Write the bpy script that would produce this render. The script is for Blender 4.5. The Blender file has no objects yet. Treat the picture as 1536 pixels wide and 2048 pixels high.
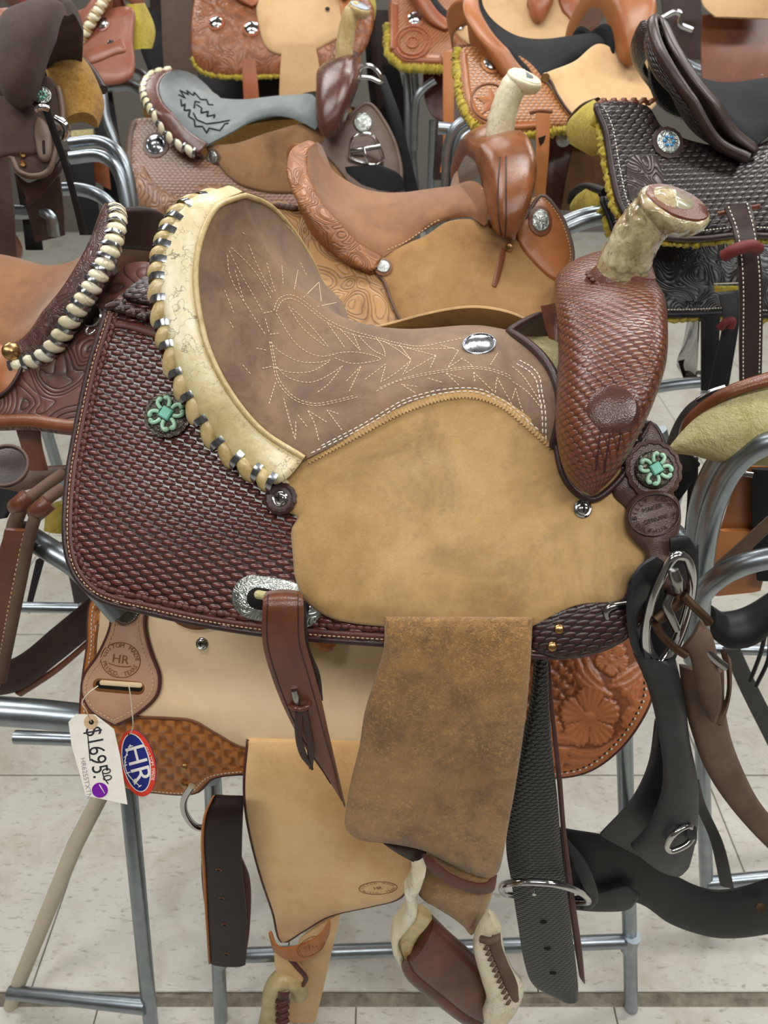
import bpy, bmesh, math, random
import numpy as np
from mathutils import Vector
from mathutils.bvhtree import BVHTree
from mathutils.geometry import delaunay_2d_cdt

random.seed(7)
rng = np.random.default_rng(7)
scene = bpy.context.scene

# ------------------------------------------------------------------ camera
FPX, CAMZ, PITCH = 1538.0, 1.5, math.radians(35.0)
cd = bpy.data.cameras.new('camera')
cd.sensor_fit = 'VERTICAL'
cd.sensor_height = 36.0
cd.lens = FPX / 2048.0 * 36.0
cd.clip_start = 0.02
cd.dof.use_dof = True
cd.dof.focus_distance = 0.82
cd.dof.aperture_fstop = 9.0
cam = bpy.data.objects.new('camera', cd)
cam.location = (0, 0, CAMZ)
cam.rotation_euler = (math.pi / 2 - PITCH, 0, 0)
scene.collection.objects.link(cam)
scene.camera = cam

# ------------------------------------------------------------------ light
world = bpy.data.worlds.new('shop_air')
scene.world = world
world.use_nodes = True
world.node_tree.nodes['Background'].inputs[0].default_value = (1.0, 0.985, 0.95, 1)
world.node_tree.nodes['Background'].inputs[1].default_value = 0.15
scene.view_settings.view_transform = 'Standard'
scene.view_settings.look = 'None'
scene.view_settings.gamma = 1.0
scene.view_settings.use_curve_mapping = False
scene.view_settings.exposure = 0.0
LAMPS = [(-1.5, -0.6), (0.35, -0.6), (2.2, -0.6), (-1.5, 1.5), (0.35, 1.5), (2.2, 1.5), (-1.5, 3.6), (0.35, 3.6), (2.2, 3.6)]
LAMP_Z, LAMP_W = 2.95, 25.0
for lx, ly in LAMPS:
    ld = bpy.data.lights.new('ceiling_tube_light', 'AREA')
    ld.shape = 'RECTANGLE'
    ld.size, ld.size_y = 1.2, 0.34
    ld.energy = LAMP_W
    ld.color = (1.0, 0.985, 0.955)
    lo = bpy.data.objects.new('ceiling_tube_light', ld)
    lo.location = (lx, ly, LAMP_Z)
    scene.collection.objects.link(lo)

# ------------------------------------------------------------------ pixel helpers
CP, SP = math.cos(PITCH), math.sin(PITCH)
FW = np.array([0, CP, -SP]); UP = np.array([0, SP, CP]); RT = np.array([1.0, 0, 0])
CAM = np.array([0, 0, CAMZ])
def ray(x, y): return FW + (x - 768) / FPX * RT - (y - 1024) / FPX * UP
def at(x, y, Y):
    d = ray(x, y); return CAM + d * (Y / d[1])
def onz(x, y, z):
    d = ray(x, y); return CAM + d * ((z - CAMZ) / d[2])
def A3(l): return np.array([at(*p) for p in l])

def crom(P, n=None, step=None, closed=False, corners=()):
    """Catmull-Rom through points; returns dense array. corners: indices where the tangent breaks."""
    P = np.asarray(P, float); m = len(P)
    out = []
    segs = m if closed else m - 1
    for i in range(segs):
        p1, p2 = P[i], P[(i + 1) % m]
        p0 = P[i - 1] if (i > 0 or closed) else 2 * p1 - p2
        p3 = P[(i + 2) % m] if (i + 2 < m or closed) else 2 * p2 - p1
        if i in corners: p0 = 2 * p1 - p2
        if (i + 1) % m in corners: p3 = 2 * p2 - p1
        d1 = max(np.linalg.norm(p2 - p1), 1e-9)
        d0 = max(np.linalg.norm(p1 - p0), 1e-9); d2 = max(np.linalg.norm(p3 - p2), 1e-9)
        m1 = (p2 - p0) / (d0 + d1) * d1; m2 = (p3 - p1) / (d1 + d2) * d1
        k = n if n else max(2, int(math.ceil(d1 / step)))
        t = np.arange(k)[:, None] / k
        out.append((2*t**3 - 3*t**2 + 1) * p1 + (t**3 - 2*t**2 + t) * m1 + (-2*t**3 + 3*t**2) * p2 + (t**3 - t**2) * m2)
    out = np.concatenate(out)
    if not closed: out = np.vstack([out, P[-1]])
    return out
def resample(P, n):
    P = np.asarray(P, float)
    d = np.concatenate([[0], np.cumsum(np.linalg.norm(np.diff(P, axis=0), axis=1))])
    t = np.linspace(0, d[-1], n)
    return np.stack([np.interp(t, d, P[:, k]) for k in range(P.shape[1])], 1)
def nrm(v):
    v = np.asarray(v, float)
    return v / np.maximum(np.linalg.norm(v, axis=-1, keepdims=True), 1e-12)

# ------------------------------------------------------------------ objects
COL = scene.collection
MATS = {}
def thing(name, label, cat, loc, group=None):
    o = bpy.data.objects.new(name, None); COL.objects.link(o)
    o.location = [float(v) for v in loc]; o.empty_display_size = 0.05
    o['label'] = label; o['category'] = cat
    if group: o['group'] = group
    return o
def wloc(o):
    l = np.array(o.location)
    while o.parent is not None:
        o = o.parent; l = l + np.array(o.location)
    return l
def mesh_obj(name, V, Fs, mat, parent=None, uv=None, smooth=True, attr=None, sharp=None, fix=True):
    """V world coordinates. One mesh object, child of parent (parents have no rotation)."""
    V = np.asarray(V, float)
    base = wloc(parent) if parent is not None else V.mean(0)
    me = bpy.data.meshes.new(name)
    me.from_pydata((V - base).tolist(), [], [tuple(int(i) for i in f) for f in Fs])
    if fix:
        bm = bmesh.new(); bm.from_mesh(me)
        bmesh.ops.recalc_face_normals(bm, faces=bm.faces)
        bm.to_mesh(me); bm.free()
    if smooth: me.shade_smooth()
    if sharp: me.set_sharp_from_angle(angle=math.radians(sharp))
    if uv is not None:
        ul = me.uv_layers.new(name='UVMap')
        vi = np.zeros(len(me.loops), int); me.loops.foreach_get('vertex_index', vi)
        ul.data.foreach_set('uv', np.asarray(uv, np.float32)[vi].ravel())
    if attr is not None:
        for k, a in attr.items():
            at_ = me.attributes.new(k, 'FLOAT', 'POINT')
            at_.data.foreach_set('value', np.asarray(a, np.float32))
    me.materials.append(MATS[mat])
    o = bpy.data.objects.new(name, me); COL.objects.link(o)
    if parent is not None: o.parent = parent
    else: o.location = base.tolist()
    return o
def tag(o, label, cat, group=None):
    o['label'] = label; o['category'] = cat
    if group: o['group'] = group
    return o
def struct(o):
    o['kind'] = 'structure'; return o

def grid_faces(n, m, close_u=False, close_v=False, off=0):
    Fs = []
    for i in range(n if close_u else n - 1):
        for j in range(m if close_v else m - 1):
            a, b = i, (i + 1) % n; c, d = j, (j + 1) % m
            Fs.append((off + a*m + c, off + b*m + c, off + b*m + d, off + a*m + d))
    return Fs

class Geo:
    """collects pieces of ONE part"""
    def __init__(s): s.V = []; s.F = []; s.n = 0
    def add(s, V, F):
        V = np.asarray(V, float); s.V.append(V); s.F += [tuple(i + s.n for i in f) for f in F]; s.n += len(V); return s
    def build(s, name, mat, parent=None, **k): return mesh_obj(name, np.vstack(s.V), s.F, mat, parent, **k)

def frames(P, up=None):
    P = np.asarray(P, float)
    T = nrm(np.gradient(P, axis=0))
    N = np.zeros_like(P)
    u = np.array(up if up is not None else (0, 0, 1.0))
    if abs(T[0] @ u) > 0.95: u = np.array([1.0, 0, 0]) if abs(T[0][0]) < .9 else np.array([0, 1.0, 0])
    n = nrm(u - T[0] * (u @ T[0])); N[0] = n
    for i in range(1, len(P)):
        n = N[i-1] - T[i] * (N[i-1] @ T[i]); N[i] = nrm(n)
    return T, N, np.cross(T, N)
def tube_geo(P, r, seg=12, closed=False, caps=True):
    P = np.asarray(P, float); n = len(P)
    r = np.broadcast_to(np.asarray(r, float), (n,))
    if closed:
        T = nrm(np.roll(P, -1, 0) - np.roll(P, 1, 0)); N = np.zeros_like(P)
        c = P.mean(0); ax = nrm(np.cross(P[0] - c, P[n//4] - c))
        N[:] = ax; N = nrm(N - T * (N * T).sum(1, keepdims=True)); B = np.cross(T, N)
    else: T, N, B = frames(P)
    th = np.linspace(0, 2*math.pi, seg, endpoint=False)
    V = (P[:, None] + r[:, None, None] * (np.cos(th)[None, :, None] * N[:, None] + np.sin(th)[None, :, None] * B[:, None])).reshape(-1, 3)
    Fs = grid_faces(n, seg, closed, True)
    if not closed and caps:
        Fs.append(tuple(range(seg))[::-1]); Fs.append(tuple((n-1)*seg + i for i in range(seg)))
    return V, Fs
def tube(name, P, r, mat, parent=None, seg=14, closed=False, sm=6, sharp=50):
    P = np.asarray(P, float)
    if sm and len(P) > 2: 
        if closed: Q = crom(P, n=sm, closed=True)
        else: Q = crom(P, n=sm)
    else: Q = P
    rr = r
    if np.ndim(r) > 0:
        rr = np.interp(np.linspace(0, 1, len(Q)), np.linspace(0, 1, len(r)), r)
    V, Fs = tube_geo(Q, rr, seg, closed)
    return mesh_obj(name, V, Fs, mat, parent, sharp=sharp)

def ribbon(name, L, R, thick, mat, parent=None, bulge=0.0, flip=False, n=None, sm=6, cols=6, uvw=True, corners=(), face=None):
    """leather strap between two rails (world points); thickness grows away from `face` side"""
    L = crom(L, n=sm, corners=corners) if sm else np.asarray(L, float)
    R = crom(R, n=sm, corners=corners) if sm else np.asarray(R, float)
    if n: L, R = resample(L, n), resample(R, n)
    m = len(L); t = np.linspace(0, 1, cols)
    G = L[:, None] * (1 - t)[None, :, None] + R[:, None] * t[None, :, None]
    Tu = np.gradient(G, axis=0); Tv = np.gradient(G, axis=1)
    N = nrm(np.cross(Tu, Tv))
    ref = np.array(face) if face is not None else CAM - G.mean((0, 1))
    # orient consistently from the most camera-facing cell outward
    s = np.sign((N * ref).sum(-1)); 
    if (s > 0).mean() < 0.5: N = -N
    if flip: N = -N
    prof = 1 - (2*t - 1)**2
    G = G + N * (bulge * prof)[None, :, None]
    e = np.ones(cols); e[0] = e[-1] = 0.45
    front = G + N * (thick * 0.5 * e)[None, :, None]; back = G - N * (thick * 0.5 * e)[None, :, None]
    ring = np.concatenate([front, back[:, ::-1]], 1); k = 2 * cols
    V = ring.reshape(-1, 3)
    Fs = grid_faces(m, k, False, True)
    Fs.append(tuple(range(k))[::-1]); Fs.append(tuple((m-1)*k + i for i in range(k)))
    ln = np.concatenate([[0], np.cumsum(np.linalg.norm(np.diff(G.mean(1), axis=0), axis=1))])
    w = np.linalg.norm(R - L, axis=1)
    uu = np.concatenate([t, t[::-1]])[None, :] * w[:, None]
    UV = np.stack([uu, np.broadcast_to(ln[:, None], uu.shape)], -1).reshape(-1, 2)
    o = mesh_obj(name, V, Fs, mat, parent, uv=UV, sharp=60)
    o_g[o.name] = (G, N)
    return o
o_g = {}

def band(name, P, Nn, w, thick, mat, parent=None, sm=6, cols=6, bulge=0.0, corners=(), closed=False):
    """strap along centre path P with face normals Nn (interpolated) and widths w"""
    P = np.asarray(P, float)
    Q = crom(P, n=sm, corners=corners, closed=closed) if sm else P
    m = len(Q)
    Nn = np.asarray(Nn, float)
    if Nn.ndim == 1: Nn = np.tile(Nn, (len(P), 1))
    if closed: Nn = np.vstack([Nn, Nn[:1]])
    ti = np.linspace(0, 1, len(Nn)); to = np.linspace(0, 1, m, endpoint=not closed)
    N = nrm(np.stack([np.interp(to, ti, Nn[:, k]) for k in range(3)], 1))
    w = np.interp(to, np.linspace(0, 1, np.size(w)), np.atleast_1d(w))
    if closed: T = nrm(np.roll(Q, -1, 0) - np.roll(Q, 1, 0))
    else: T = nrm(np.gradient(Q, axis=0))
    S = nrm(np.cross(T, N)); N = nrm(np.cross(S, T))
    t = np.linspace(-.5, .5, cols); e = np.ones(cols); e[0] = e[-1] = .45
    G = Q[:, None] + S[:, None] * (t[None, :] * w[:, None])[..., None] + N[:, None] * (bulge * (1 - (2*t)**2))[None, :, None]
    fr = G + N[:, None] * (thick*.5*e)[None, :, None]; bk = G - N[:, None] * (thick*.5*e)[None, :, None]
    ring = np.concatenate([fr, bk[:, ::-1]], 1); k = 2*cols
    Fs = grid_faces(m, k, closed, True)
    if not closed: Fs.append(tuple(range(k))[::-1]); Fs.append(tuple((m-1)*k + i for i in range(k)))
    ln = np.concatenate([[0], np.cumsum(np.linalg.norm(np.diff(Q, axis=0), axis=1))])
    uu = np.concatenate([t, t[::-1]])[None, :] * w[:, None]
    UV = np.stack([uu, np.broadcast_to(ln[:, None], uu.shape)], -1).reshape(-1, 2)
    o = mesh_obj(name, ring.reshape(-1, 3), Fs, mat, parent, uv=UV, sharp=60)
    o_g[o.name] = (G, np.broadcast_to(N[:, None], G.shape))
    return o

def basis(n, xdir=(1, 0, 0)):
    n = nrm(n); x = np.array(xdir, float); x = nrm(x - n * (x @ n)); return x, np.cross(n, x), n
def lathe_geo(prof, c, n, seg=24, xdir=(1, 0, 0), sy=1.0, scal=None):
    """prof: list of (r, h). scal(theta)-> radius factor"""
    x, y, n = basis(n, xdir); th = np.linspace(0, 2*math.pi, seg, endpoint=False)
    k = np.ones(seg) if scal is None else scal(th)
    V = []
    for r, h in prof:
        V.append(np.array(c) + (r*k*np.cos(th))[:, None]*x + (r*k*sy*np.sin(th))[:, None]*y + h*n)
    V = np.concatenate(V); m = len(prof)
    Fs = grid_faces(m, seg, False, True); Fs.append(tuple(range(seg))[::-1]); Fs.append(tuple((m-1)*seg + i for i in range(seg)))
    return V, Fs
def lathe(name, prof, c, n, mat, parent=None, sharp=40, **k):
    V, Fs = lathe_geo(prof, c, n, **k)
    return mesh_obj(name, V, Fs, mat, parent, sharp=sharp)
def ellipsoid_geo(c, a, b, d, seg=12, rings=8):
    """c centre; a,b,d semi-axis vectors"""
    ph = np.linspace(0, math.pi, rings + 1); th = np.linspace(0, 2*math.pi, seg, endpoint=False)
    V = np.array([np.array(c) + math.cos(p)*np.array(a) + math.sin(p)*(math.cos(t)*np.array(b) + math.sin(t)*np.array(d)) for p in ph for t in th])
    return V, grid_faces(rings + 1, seg, False, True)

def dashes(P, N, dash, gap, r, lift=0.0004):
    """stitch geometry along P with normals N"""
    P = np.asarray(P, float); N = np.asarray(N, float)
    d = np.concatenate([[0], np.cumsum(np.linalg.norm(np.diff(P, axis=0), axis=1))])
    G = Geo(); s = 0.0
    def ev(t):
        return (np.array([np.interp(t, d, P[:, k]) for k in range(3)]), nrm(np.array([np.interp(t, d, N[:, k]) for k in range(3)])))
    while s + dash < d[-1]:
        a, na = ev(s); b, nb = ev(s + dash)
        tt = nrm(b - a); side = np.cross(na, tt); a = a + na*lift; b = b + nb*lift
        m0 = a*.8 + b*.2; m1 = a*.2 + b*.8
        V = [a - na*r*.6, m0 + side*r, m0 + na*r, m0 - side*r, m1 + side*r, m1 + na*r, m1 - side*r, b - nb*r*.6]
        G.add(V, [(0, 1, 2), (0, 2, 3), (1, 4, 5, 2), (2, 5, 6, 3), (4, 7, 5), (5, 7, 6)])
        s += dash + gap
    return G

# ------------------------------------------------------------------ saddle side surface
def _tab(pts):
    q = np.linspace(0, pts[-1][0], 400)
    P = crom(np.array(pts), n=30)
    w = np.interp(q, P[:, 0], P[:, 1])
    k = np.ones(15)/15; wp = np.pad(w, 7, mode='reflect', reflect_type='odd'); w = np.convolve(wp, k, 'valid')
    return q, w
SIDE = [(0, .0), (.006, .030), (.03, .064), (.06, .092), (.09, .117), (.13, .153), (.18, .200), (.235, .246), (.27, .266), (.35, .285), (.5, .30), (.9, .32)]
class Frame:
    """a saddle's own frame: x forward along the horse, y out towards the viewed side, z up from the ridge"""
    def __init__(s, X, Y, zr, yaw=0, flip=False, side=SIDE, curve=0.22, sc=1.0, xc=0.0):
        a = math.radians(yaw)
        s.ex = np.array([math.cos(a), -math.sin(a), 0]); s.ey = np.array([-math.sin(a), -math.cos(a), 0])
        if flip: s.ex = -s.ex
        s.ez = np.array([0, 0, 1.0]); s.O = np.array([X, Y, zr]); s.sc = sc
        s.tq, s.tw = _tab(side); s.td = np.gradient(s.tw, s.tq); s.ts = np.concatenate([[0], np.cumsum(np.hypot(np.diff(s.tq), np.diff(s.tw)))])
        s.curve = curve; s.xc = xc
    def w(s, p):
        p = np.asarray(p, float); return s.O + s.sc*(p[..., 0:1]*s.ex + p[..., 1:2]*s.ey + p[..., 2:3]*s.ez)
    def loc(s, P):
        d = (np.asarray(P, float) - s.O)/s.sc
        return np.stack([d @ s.ex, d @ s.ey, d @ s.ez], -1)
    def lat(s, px, py, yl):
        """pixel on the plane y = yl -> local point"""
        d = ray(px, py); t = ((s.O - CAM) @ s.ey + yl*s.sc) / (d @ s.ey)
        return s.loc(CAM + d*t)
    def Wd(s, q, x):
        return np.interp(q, s.tq, s.tw) - s.curve*(np.asarray(x) - s.xc)**2*np.clip(np.asarray(q)/.15, 0, 1), np.interp(q, s.tq, s.td)
    def surf(s, x, q, off=0.0, side=1):
        x = np.asarray(x, float); q = np.asarray(q, float)
        W, D = s.Wd(q, x); k = np.sqrt(1 + D*D); off = np.asarray(off)
        return np.stack([x, side*(W + off/k), -q + off*D/k], -1)
    def normal(s, x, q, side=1):
        W, D = s.Wd(q, x); k = np.sqrt(1 + D*D)
        n = np.stack([0*D, side/k, D/k], -1); return n[..., 0:1]*s.ex + n[..., 1:2]*s.ey + n[..., 2:3]*s.ez
    def hit(s, px, py, off=0.0):
        """first crossing of a pixel's ray with the offset surface -> (x, q)"""
        d = ray(px, py)
        a = s.loc(CAM); b = np.array([d @ s.ex, d @ s.ey, d @ s.ez])/s.sc
        t = np.linspace(0.2, 6.0, 2400)
        p = a + t[:, None]*b
        W, D = s.Wd(-p[:, 2], p[:, 0]); g = p[:, 1] - (W + off*np.sqrt(1 + D*D))
        ok = (g[:-1] > 0) & (g[1:] <= 0) & (-p[1:, 2] > 0)
        i = np.argmax(ok)
        if not ok.any():
            i = int(np.argmin(np.abs(g)))
            tt = t[i]
        else:
            lo, hi = t[i], t[i+1]
            for _ in range(30):
                m = (lo + hi)/2; pm = a + m*b; W, D = s.Wd(-pm[2], pm[0])
                if pm[1] - (W + off*math.sqrt(1 + D*D)) > 0: lo = m
                else: hi = m
            tt = (lo + hi)/2
        pm = a + tt*b; q = -pm[2]; 
        W, D = s.Wd(q, pm[0]); q2 = q + off*D/math.sqrt(1 + D*D)
        return np.array([pm[0], max(q2, 0.0)])
    def arc(s, q): return np.interp(q, s.tq, s.ts)

def poly_inside(pts, poly):
    x, y = pts[:, 0], pts[:, 1]; ins = np.zeros(len(pts), bool); n = len(poly)
    for i in range(n):
        x1, y1 = poly[i]; x2, y2 = poly[(i+1) % n]
        c = ((y1 > y) != (y2 > y)); xi = (x2 - x1)*(y - y1)/(y2 - y1 + 1e-15) + x1
        ins ^= c & (x < xi)
    return ins
def poly_dist(pts, poly):
    d = np.full(len(pts), 1e9)
    for i in range(len(poly)):
        a = poly[i]; b = poly[(i+1) % len(poly)]; ab = b - a; l = ab @ ab + 1e-15
        t = np.clip(((pts - a) @ ab)/l, 0, 1); d = np.minimum(d, np.linalg.norm(pts - a - t[:, None]*ab, axis=1))
    return d
def inset(poly, e):
    t = np.roll(poly, -1, 0) - np.roll(poly, 1, 0); t = nrm(t)
    area = 0.5*np.sum(poly[:, 0]*np.roll(poly[:, 1], -1) - np.roll(poly[:, 0], -1)*poly[:, 1])
    n = np.stack([-t[:, 1], t[:, 0]], 1)*(1 if area > 0 else -1)
    return poly + n*e

class Panel: pass
def flat_fill(loop, g, e):
    """constrained triangulation of a closed loop with a bevel ring and inner grid"""
    ins = inset(loop, e); d = poly_dist(ins, loop)
    ok = poly_inside(ins, loop) & (d > e*.6); ins = ins[ok]
    x0, y0 = loop.min(0); x1, y1 = loop.max(0)
    gx, gy = np.meshgrid(np.arange(x0 + g*.5, x1, g), np.arange(y0 + g*.5, y1, g*.87))
    gx[1::2] += g*.5
    pts = np.stack([gx.ravel(), gy.ravel()], 1)
    pts = pts[poly_inside(pts, loop)]
    if len(pts): pts = pts[poly_dist(pts, loop) > e + g*.45]
    allp = np.vstack([loop, ins, pts]) if len(pts) else np.vstack([loop, ins])
    n = len(loop)
    vs, es, fs, ov, oe, of = delaunay_2d_cdt([Vector(p) for p in allp], [(i, (i+1) % n) for i in range(n)], [], 1, 1e-7)
    P = np.array([(v.x, v.y) for v in vs])
    onb = np.zeros(len(P), bool)
    for i, o in enumerate(ov):
        if any(j < n for j in o): onb[i] = True
    return P, fs, onb
def boundary_edges(fs):
    cnt = {}
    for f in fs:
        for i in range(len(f)):
            a, b = f[i], f[(i+1) % len(f)]; k = (min(a, b), max(a, b)); cnt[k] = cnt.get(k, 0) + 1
    return [k for k, c in cnt.items() if c == 1]

def panel(name, fr, pix, off, thick, mat, parent, g=.012, corners=(), bev=None, step=5.0, disp=None, side=1, local=False, warp=None, puff=0.0, closed_loop=True):
    """leather piece cut to a traced outline, lying on the saddle's curved side"""
    if local: loop = crom(np.array(pix, float), step=.006, closed=True, corners=corners)
    else:
        px = crom(np.array(pix, float), step=step, closed=True, corners=corners)
        loop = np.array([fr.hit(a, b, off + thick) for a, b in px])
    # metric: use arc length for second coordinate
    L2 = np.stack([loop[:, 0], fr.arc(loop[:, 1])], 1)
    keep = np.linalg.norm(L2 - np.roll(L2, 1, 0), axis=1) > 3e-4
    L2 = L2[keep]
    bev = bev if bev is not None else thick*.7
    P, fs, onb = flat_fill(L2, g, bev)
    q = np.interp(P[:, 1], fr.ts, fr.tq); x = P[:, 0]
    h = np.where(onb, thick*.35, thick).astype(float)
    if puff: h = h + puff*np.clip(poly_dist(P, L2)/.03, 0, 1)**.7
    attr = None
    if disp is not None:
        dd, aa = disp(P[:, 0], P[:, 1], poly_dist(P, L2)); h = h + np.where(onb, 0, dd); attr = {'tool': np.concatenate([aa, 0*aa])}
    def place(hh):
        p = fr.surf(x, q, off + hh, side)
        if warp is not None: p = warp(p)
        return fr.w(p)
    Vf = place(h); Vb = place(np.zeros(len(P)) - .0005)
    n = len(P)
    Fs = [tuple(f) for f in fs] + [tuple(i + n for i in f[::-1]) for f in fs]
    for a, b in boundary_edges(fs): Fs.append((a, b, b + n, a + n))
    o = mesh_obj(name, np.vstack([Vf, Vb]), Fs, mat, parent, uv=np.vstack([P, P]), attr=attr, sharp=75)
    r = Panel(); r.o = o; r.loop = L2; r.fr = fr; r.top = off + thick; r.side = side; r.warp = warp; r.parent = parent
    r.bvh = BVHTree.FromPolygons([Vector(v) for v in Vf], [tuple(f) for f in fs])
    return r
def edge_stitch(name, pn, ins, dash, gap, r, mat, parent, rng_=None, lift=.0003):
    """stitch row along a panel's edge; rng_ = list of (a,b) fractions of the loop"""
    lp = inset(pn.loop, ins)
    ok = poly_inside(lp, pn.loop) & (poly_dist(lp, pn.loop) > ins*.8)
    n = len(lp); G = Geo()
    for a, b in (rng_ or [(0, 1)]):
        idx = [i % n for i in range(int(a*n), int(b*n) + (1 if b == 1 else 0)) if ok[i % n]]
        if len(idx) < 3: continue
        q = np.interp(lp[idx, 1], pn.fr.ts, pn.fr.tq); p = pn.fr.surf(lp[idx, 0], q, pn.top + lift, pn.side)
        if pn.warp is not None: p = pn.warp(p)
        g = dashes(pn.fr.w(p), pn.fr.normal(lp[idx, 0], q, pn.side), dash, gap, r)
        if g.n: G.add(np.vstack(g.V), g.F)
    return G.build(name, mat, parent) if G.n else None
def cast(bvh, x, y):
    d = nrm(ray(x, y)); l, n, i, dist = bvh.ray_cast(Vector(CAM), Vector(d))
    if l is None: return None
    n = np.array(n); 
    if n @ d > 0: n = -n
    return np.array(l), n
def draw_on(bvh, lines, dash, gap, r, name, mat, parent, step=6):
    G = Geo()
    for ln in lines:
        P = crom(np.array(ln, float), step=step) if len(ln) > 2 else resample(np.array(ln, float), max(3, int(np.hypot(*np.subtract(ln[0], ln[-1]))/step)))
        H = [cast(bvh, *p) for p in P]; H = [h for h in H if h]
        if len(H) < 3: continue
        g = dashes(np.array([h[0] for h in H]), np.array([h[1] for h in H]), dash, gap, r)
        if g.n: G.add(np.vstack(g.V), g.F)
    return G.build(name, mat, parent) if G.n else None

def flat_piece(name, pix, c, n, thick, mat, parent=None, step=6.0, corners=(), smooth_=True, holes=None, lift=0.0):
    """thin flat solid (card, tag) in the plane through c with normal n"""
    n = nrm(n); c = np.asarray(c, float)
    L = crom(np.array(pix, float), step=step, closed=True, corners=corners) if smooth_ else np.array(pix, float)
    def pl(px, py):
        d = ray(px, py); return CAM + d*(((c - CAM) @ n)/(d @ n))
    V = np.array([pl(*p) for p in L]) + n*lift; k = len(V)
    W = np.vstack([V + n*thick/2, V - n*thick/2])
    Fs = [tuple(range(k)), tuple(range(2*k - 1, k - 1, -1))] + [(i, (i+1) % k, k + (i+1) % k, k + i) for i in range(k)]
    return mesh_obj(name, W, Fs, mat, parent, smooth=False)
# ------------------------------------------------------------------ lettering
def text_geo(s, size, align='CENTER', res=3, extrude=0.0):
    cu = bpy.data.curves.new('t', 'FONT'); cu.body = s; cu.size = size; cu.align_x = align; cu.align_y = 'CENTER'
    cu.resolution_u = res; cu.extrude = extrude
    ob = bpy.data.objects.new('t', cu); COL.objects.link(ob)
    dg = bpy.context.evaluated_depsgraph_get(); me = bpy.data.meshes.new_from_object(ob.evaluated_get(dg))
    V = np.array([v.co[:] for v in me.vertices]).reshape(-1, 3); Fs = [tuple(p.vertices) for p in me.polygons]
    bpy.data.objects.remove(ob); bpy.data.curves.remove(cu); bpy.data.meshes.remove(me)
    return V, Fs
def put_text(G, s, size, fn, sx=1.0, rot=0.0, ox=0.0, oy=0.0, res=3):
    """fn maps flat (x,y) arrays to world"""
    V, Fs = text_geo(s, size, res=res)
    if not len(V): return
    x, y = V[:, 0]*sx, V[:, 1]; c, s_ = math.cos(rot), math.sin(rot)
    G.add(fn(ox + c*x - s_*y, oy + s_*x + c*y), Fs)
def arc_text(G, s, size, fn, rx, ry, a0, a1, inward=False, ox=0.0, oy=0.0):
    n = len(s)
    for i, ch in enumerate(s):
        if ch == ' ': continue
        a = a0 + (a1 - a0)*(i/(n - 1)); x = ox + rx*math.cos(a); y = oy + ry*math.sin(a)
        tx, ty = -rx*math.sin(a), ry*math.cos(a); rot = math.atan2(ty, tx) + (0 if inward else math.pi)
        put_text(G, ch, size, fn, rot=rot, ox=x, oy=y)
def flat_fn(c, x, y, n, lift=0.0):
    c, x, y, n = map(np.asarray, (c, x, y, n))
    return lambda a, b: c + np.asarray(a)[:, None]*x + np.asarray(b)[:, None]*y + n*lift
def dir_on(c, n, x1, y1, x2, y2):
    """world direction on the plane (c,n) that reads as the pixel direction (x1,y1)->(x2,y2)"""
    def pl(px, py):
        d = ray(px, py); return CAM + d*(((c - CAM) @ n)/(d @ n))
    return nrm(pl(x2, y2) - pl(x1, y1))
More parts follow.
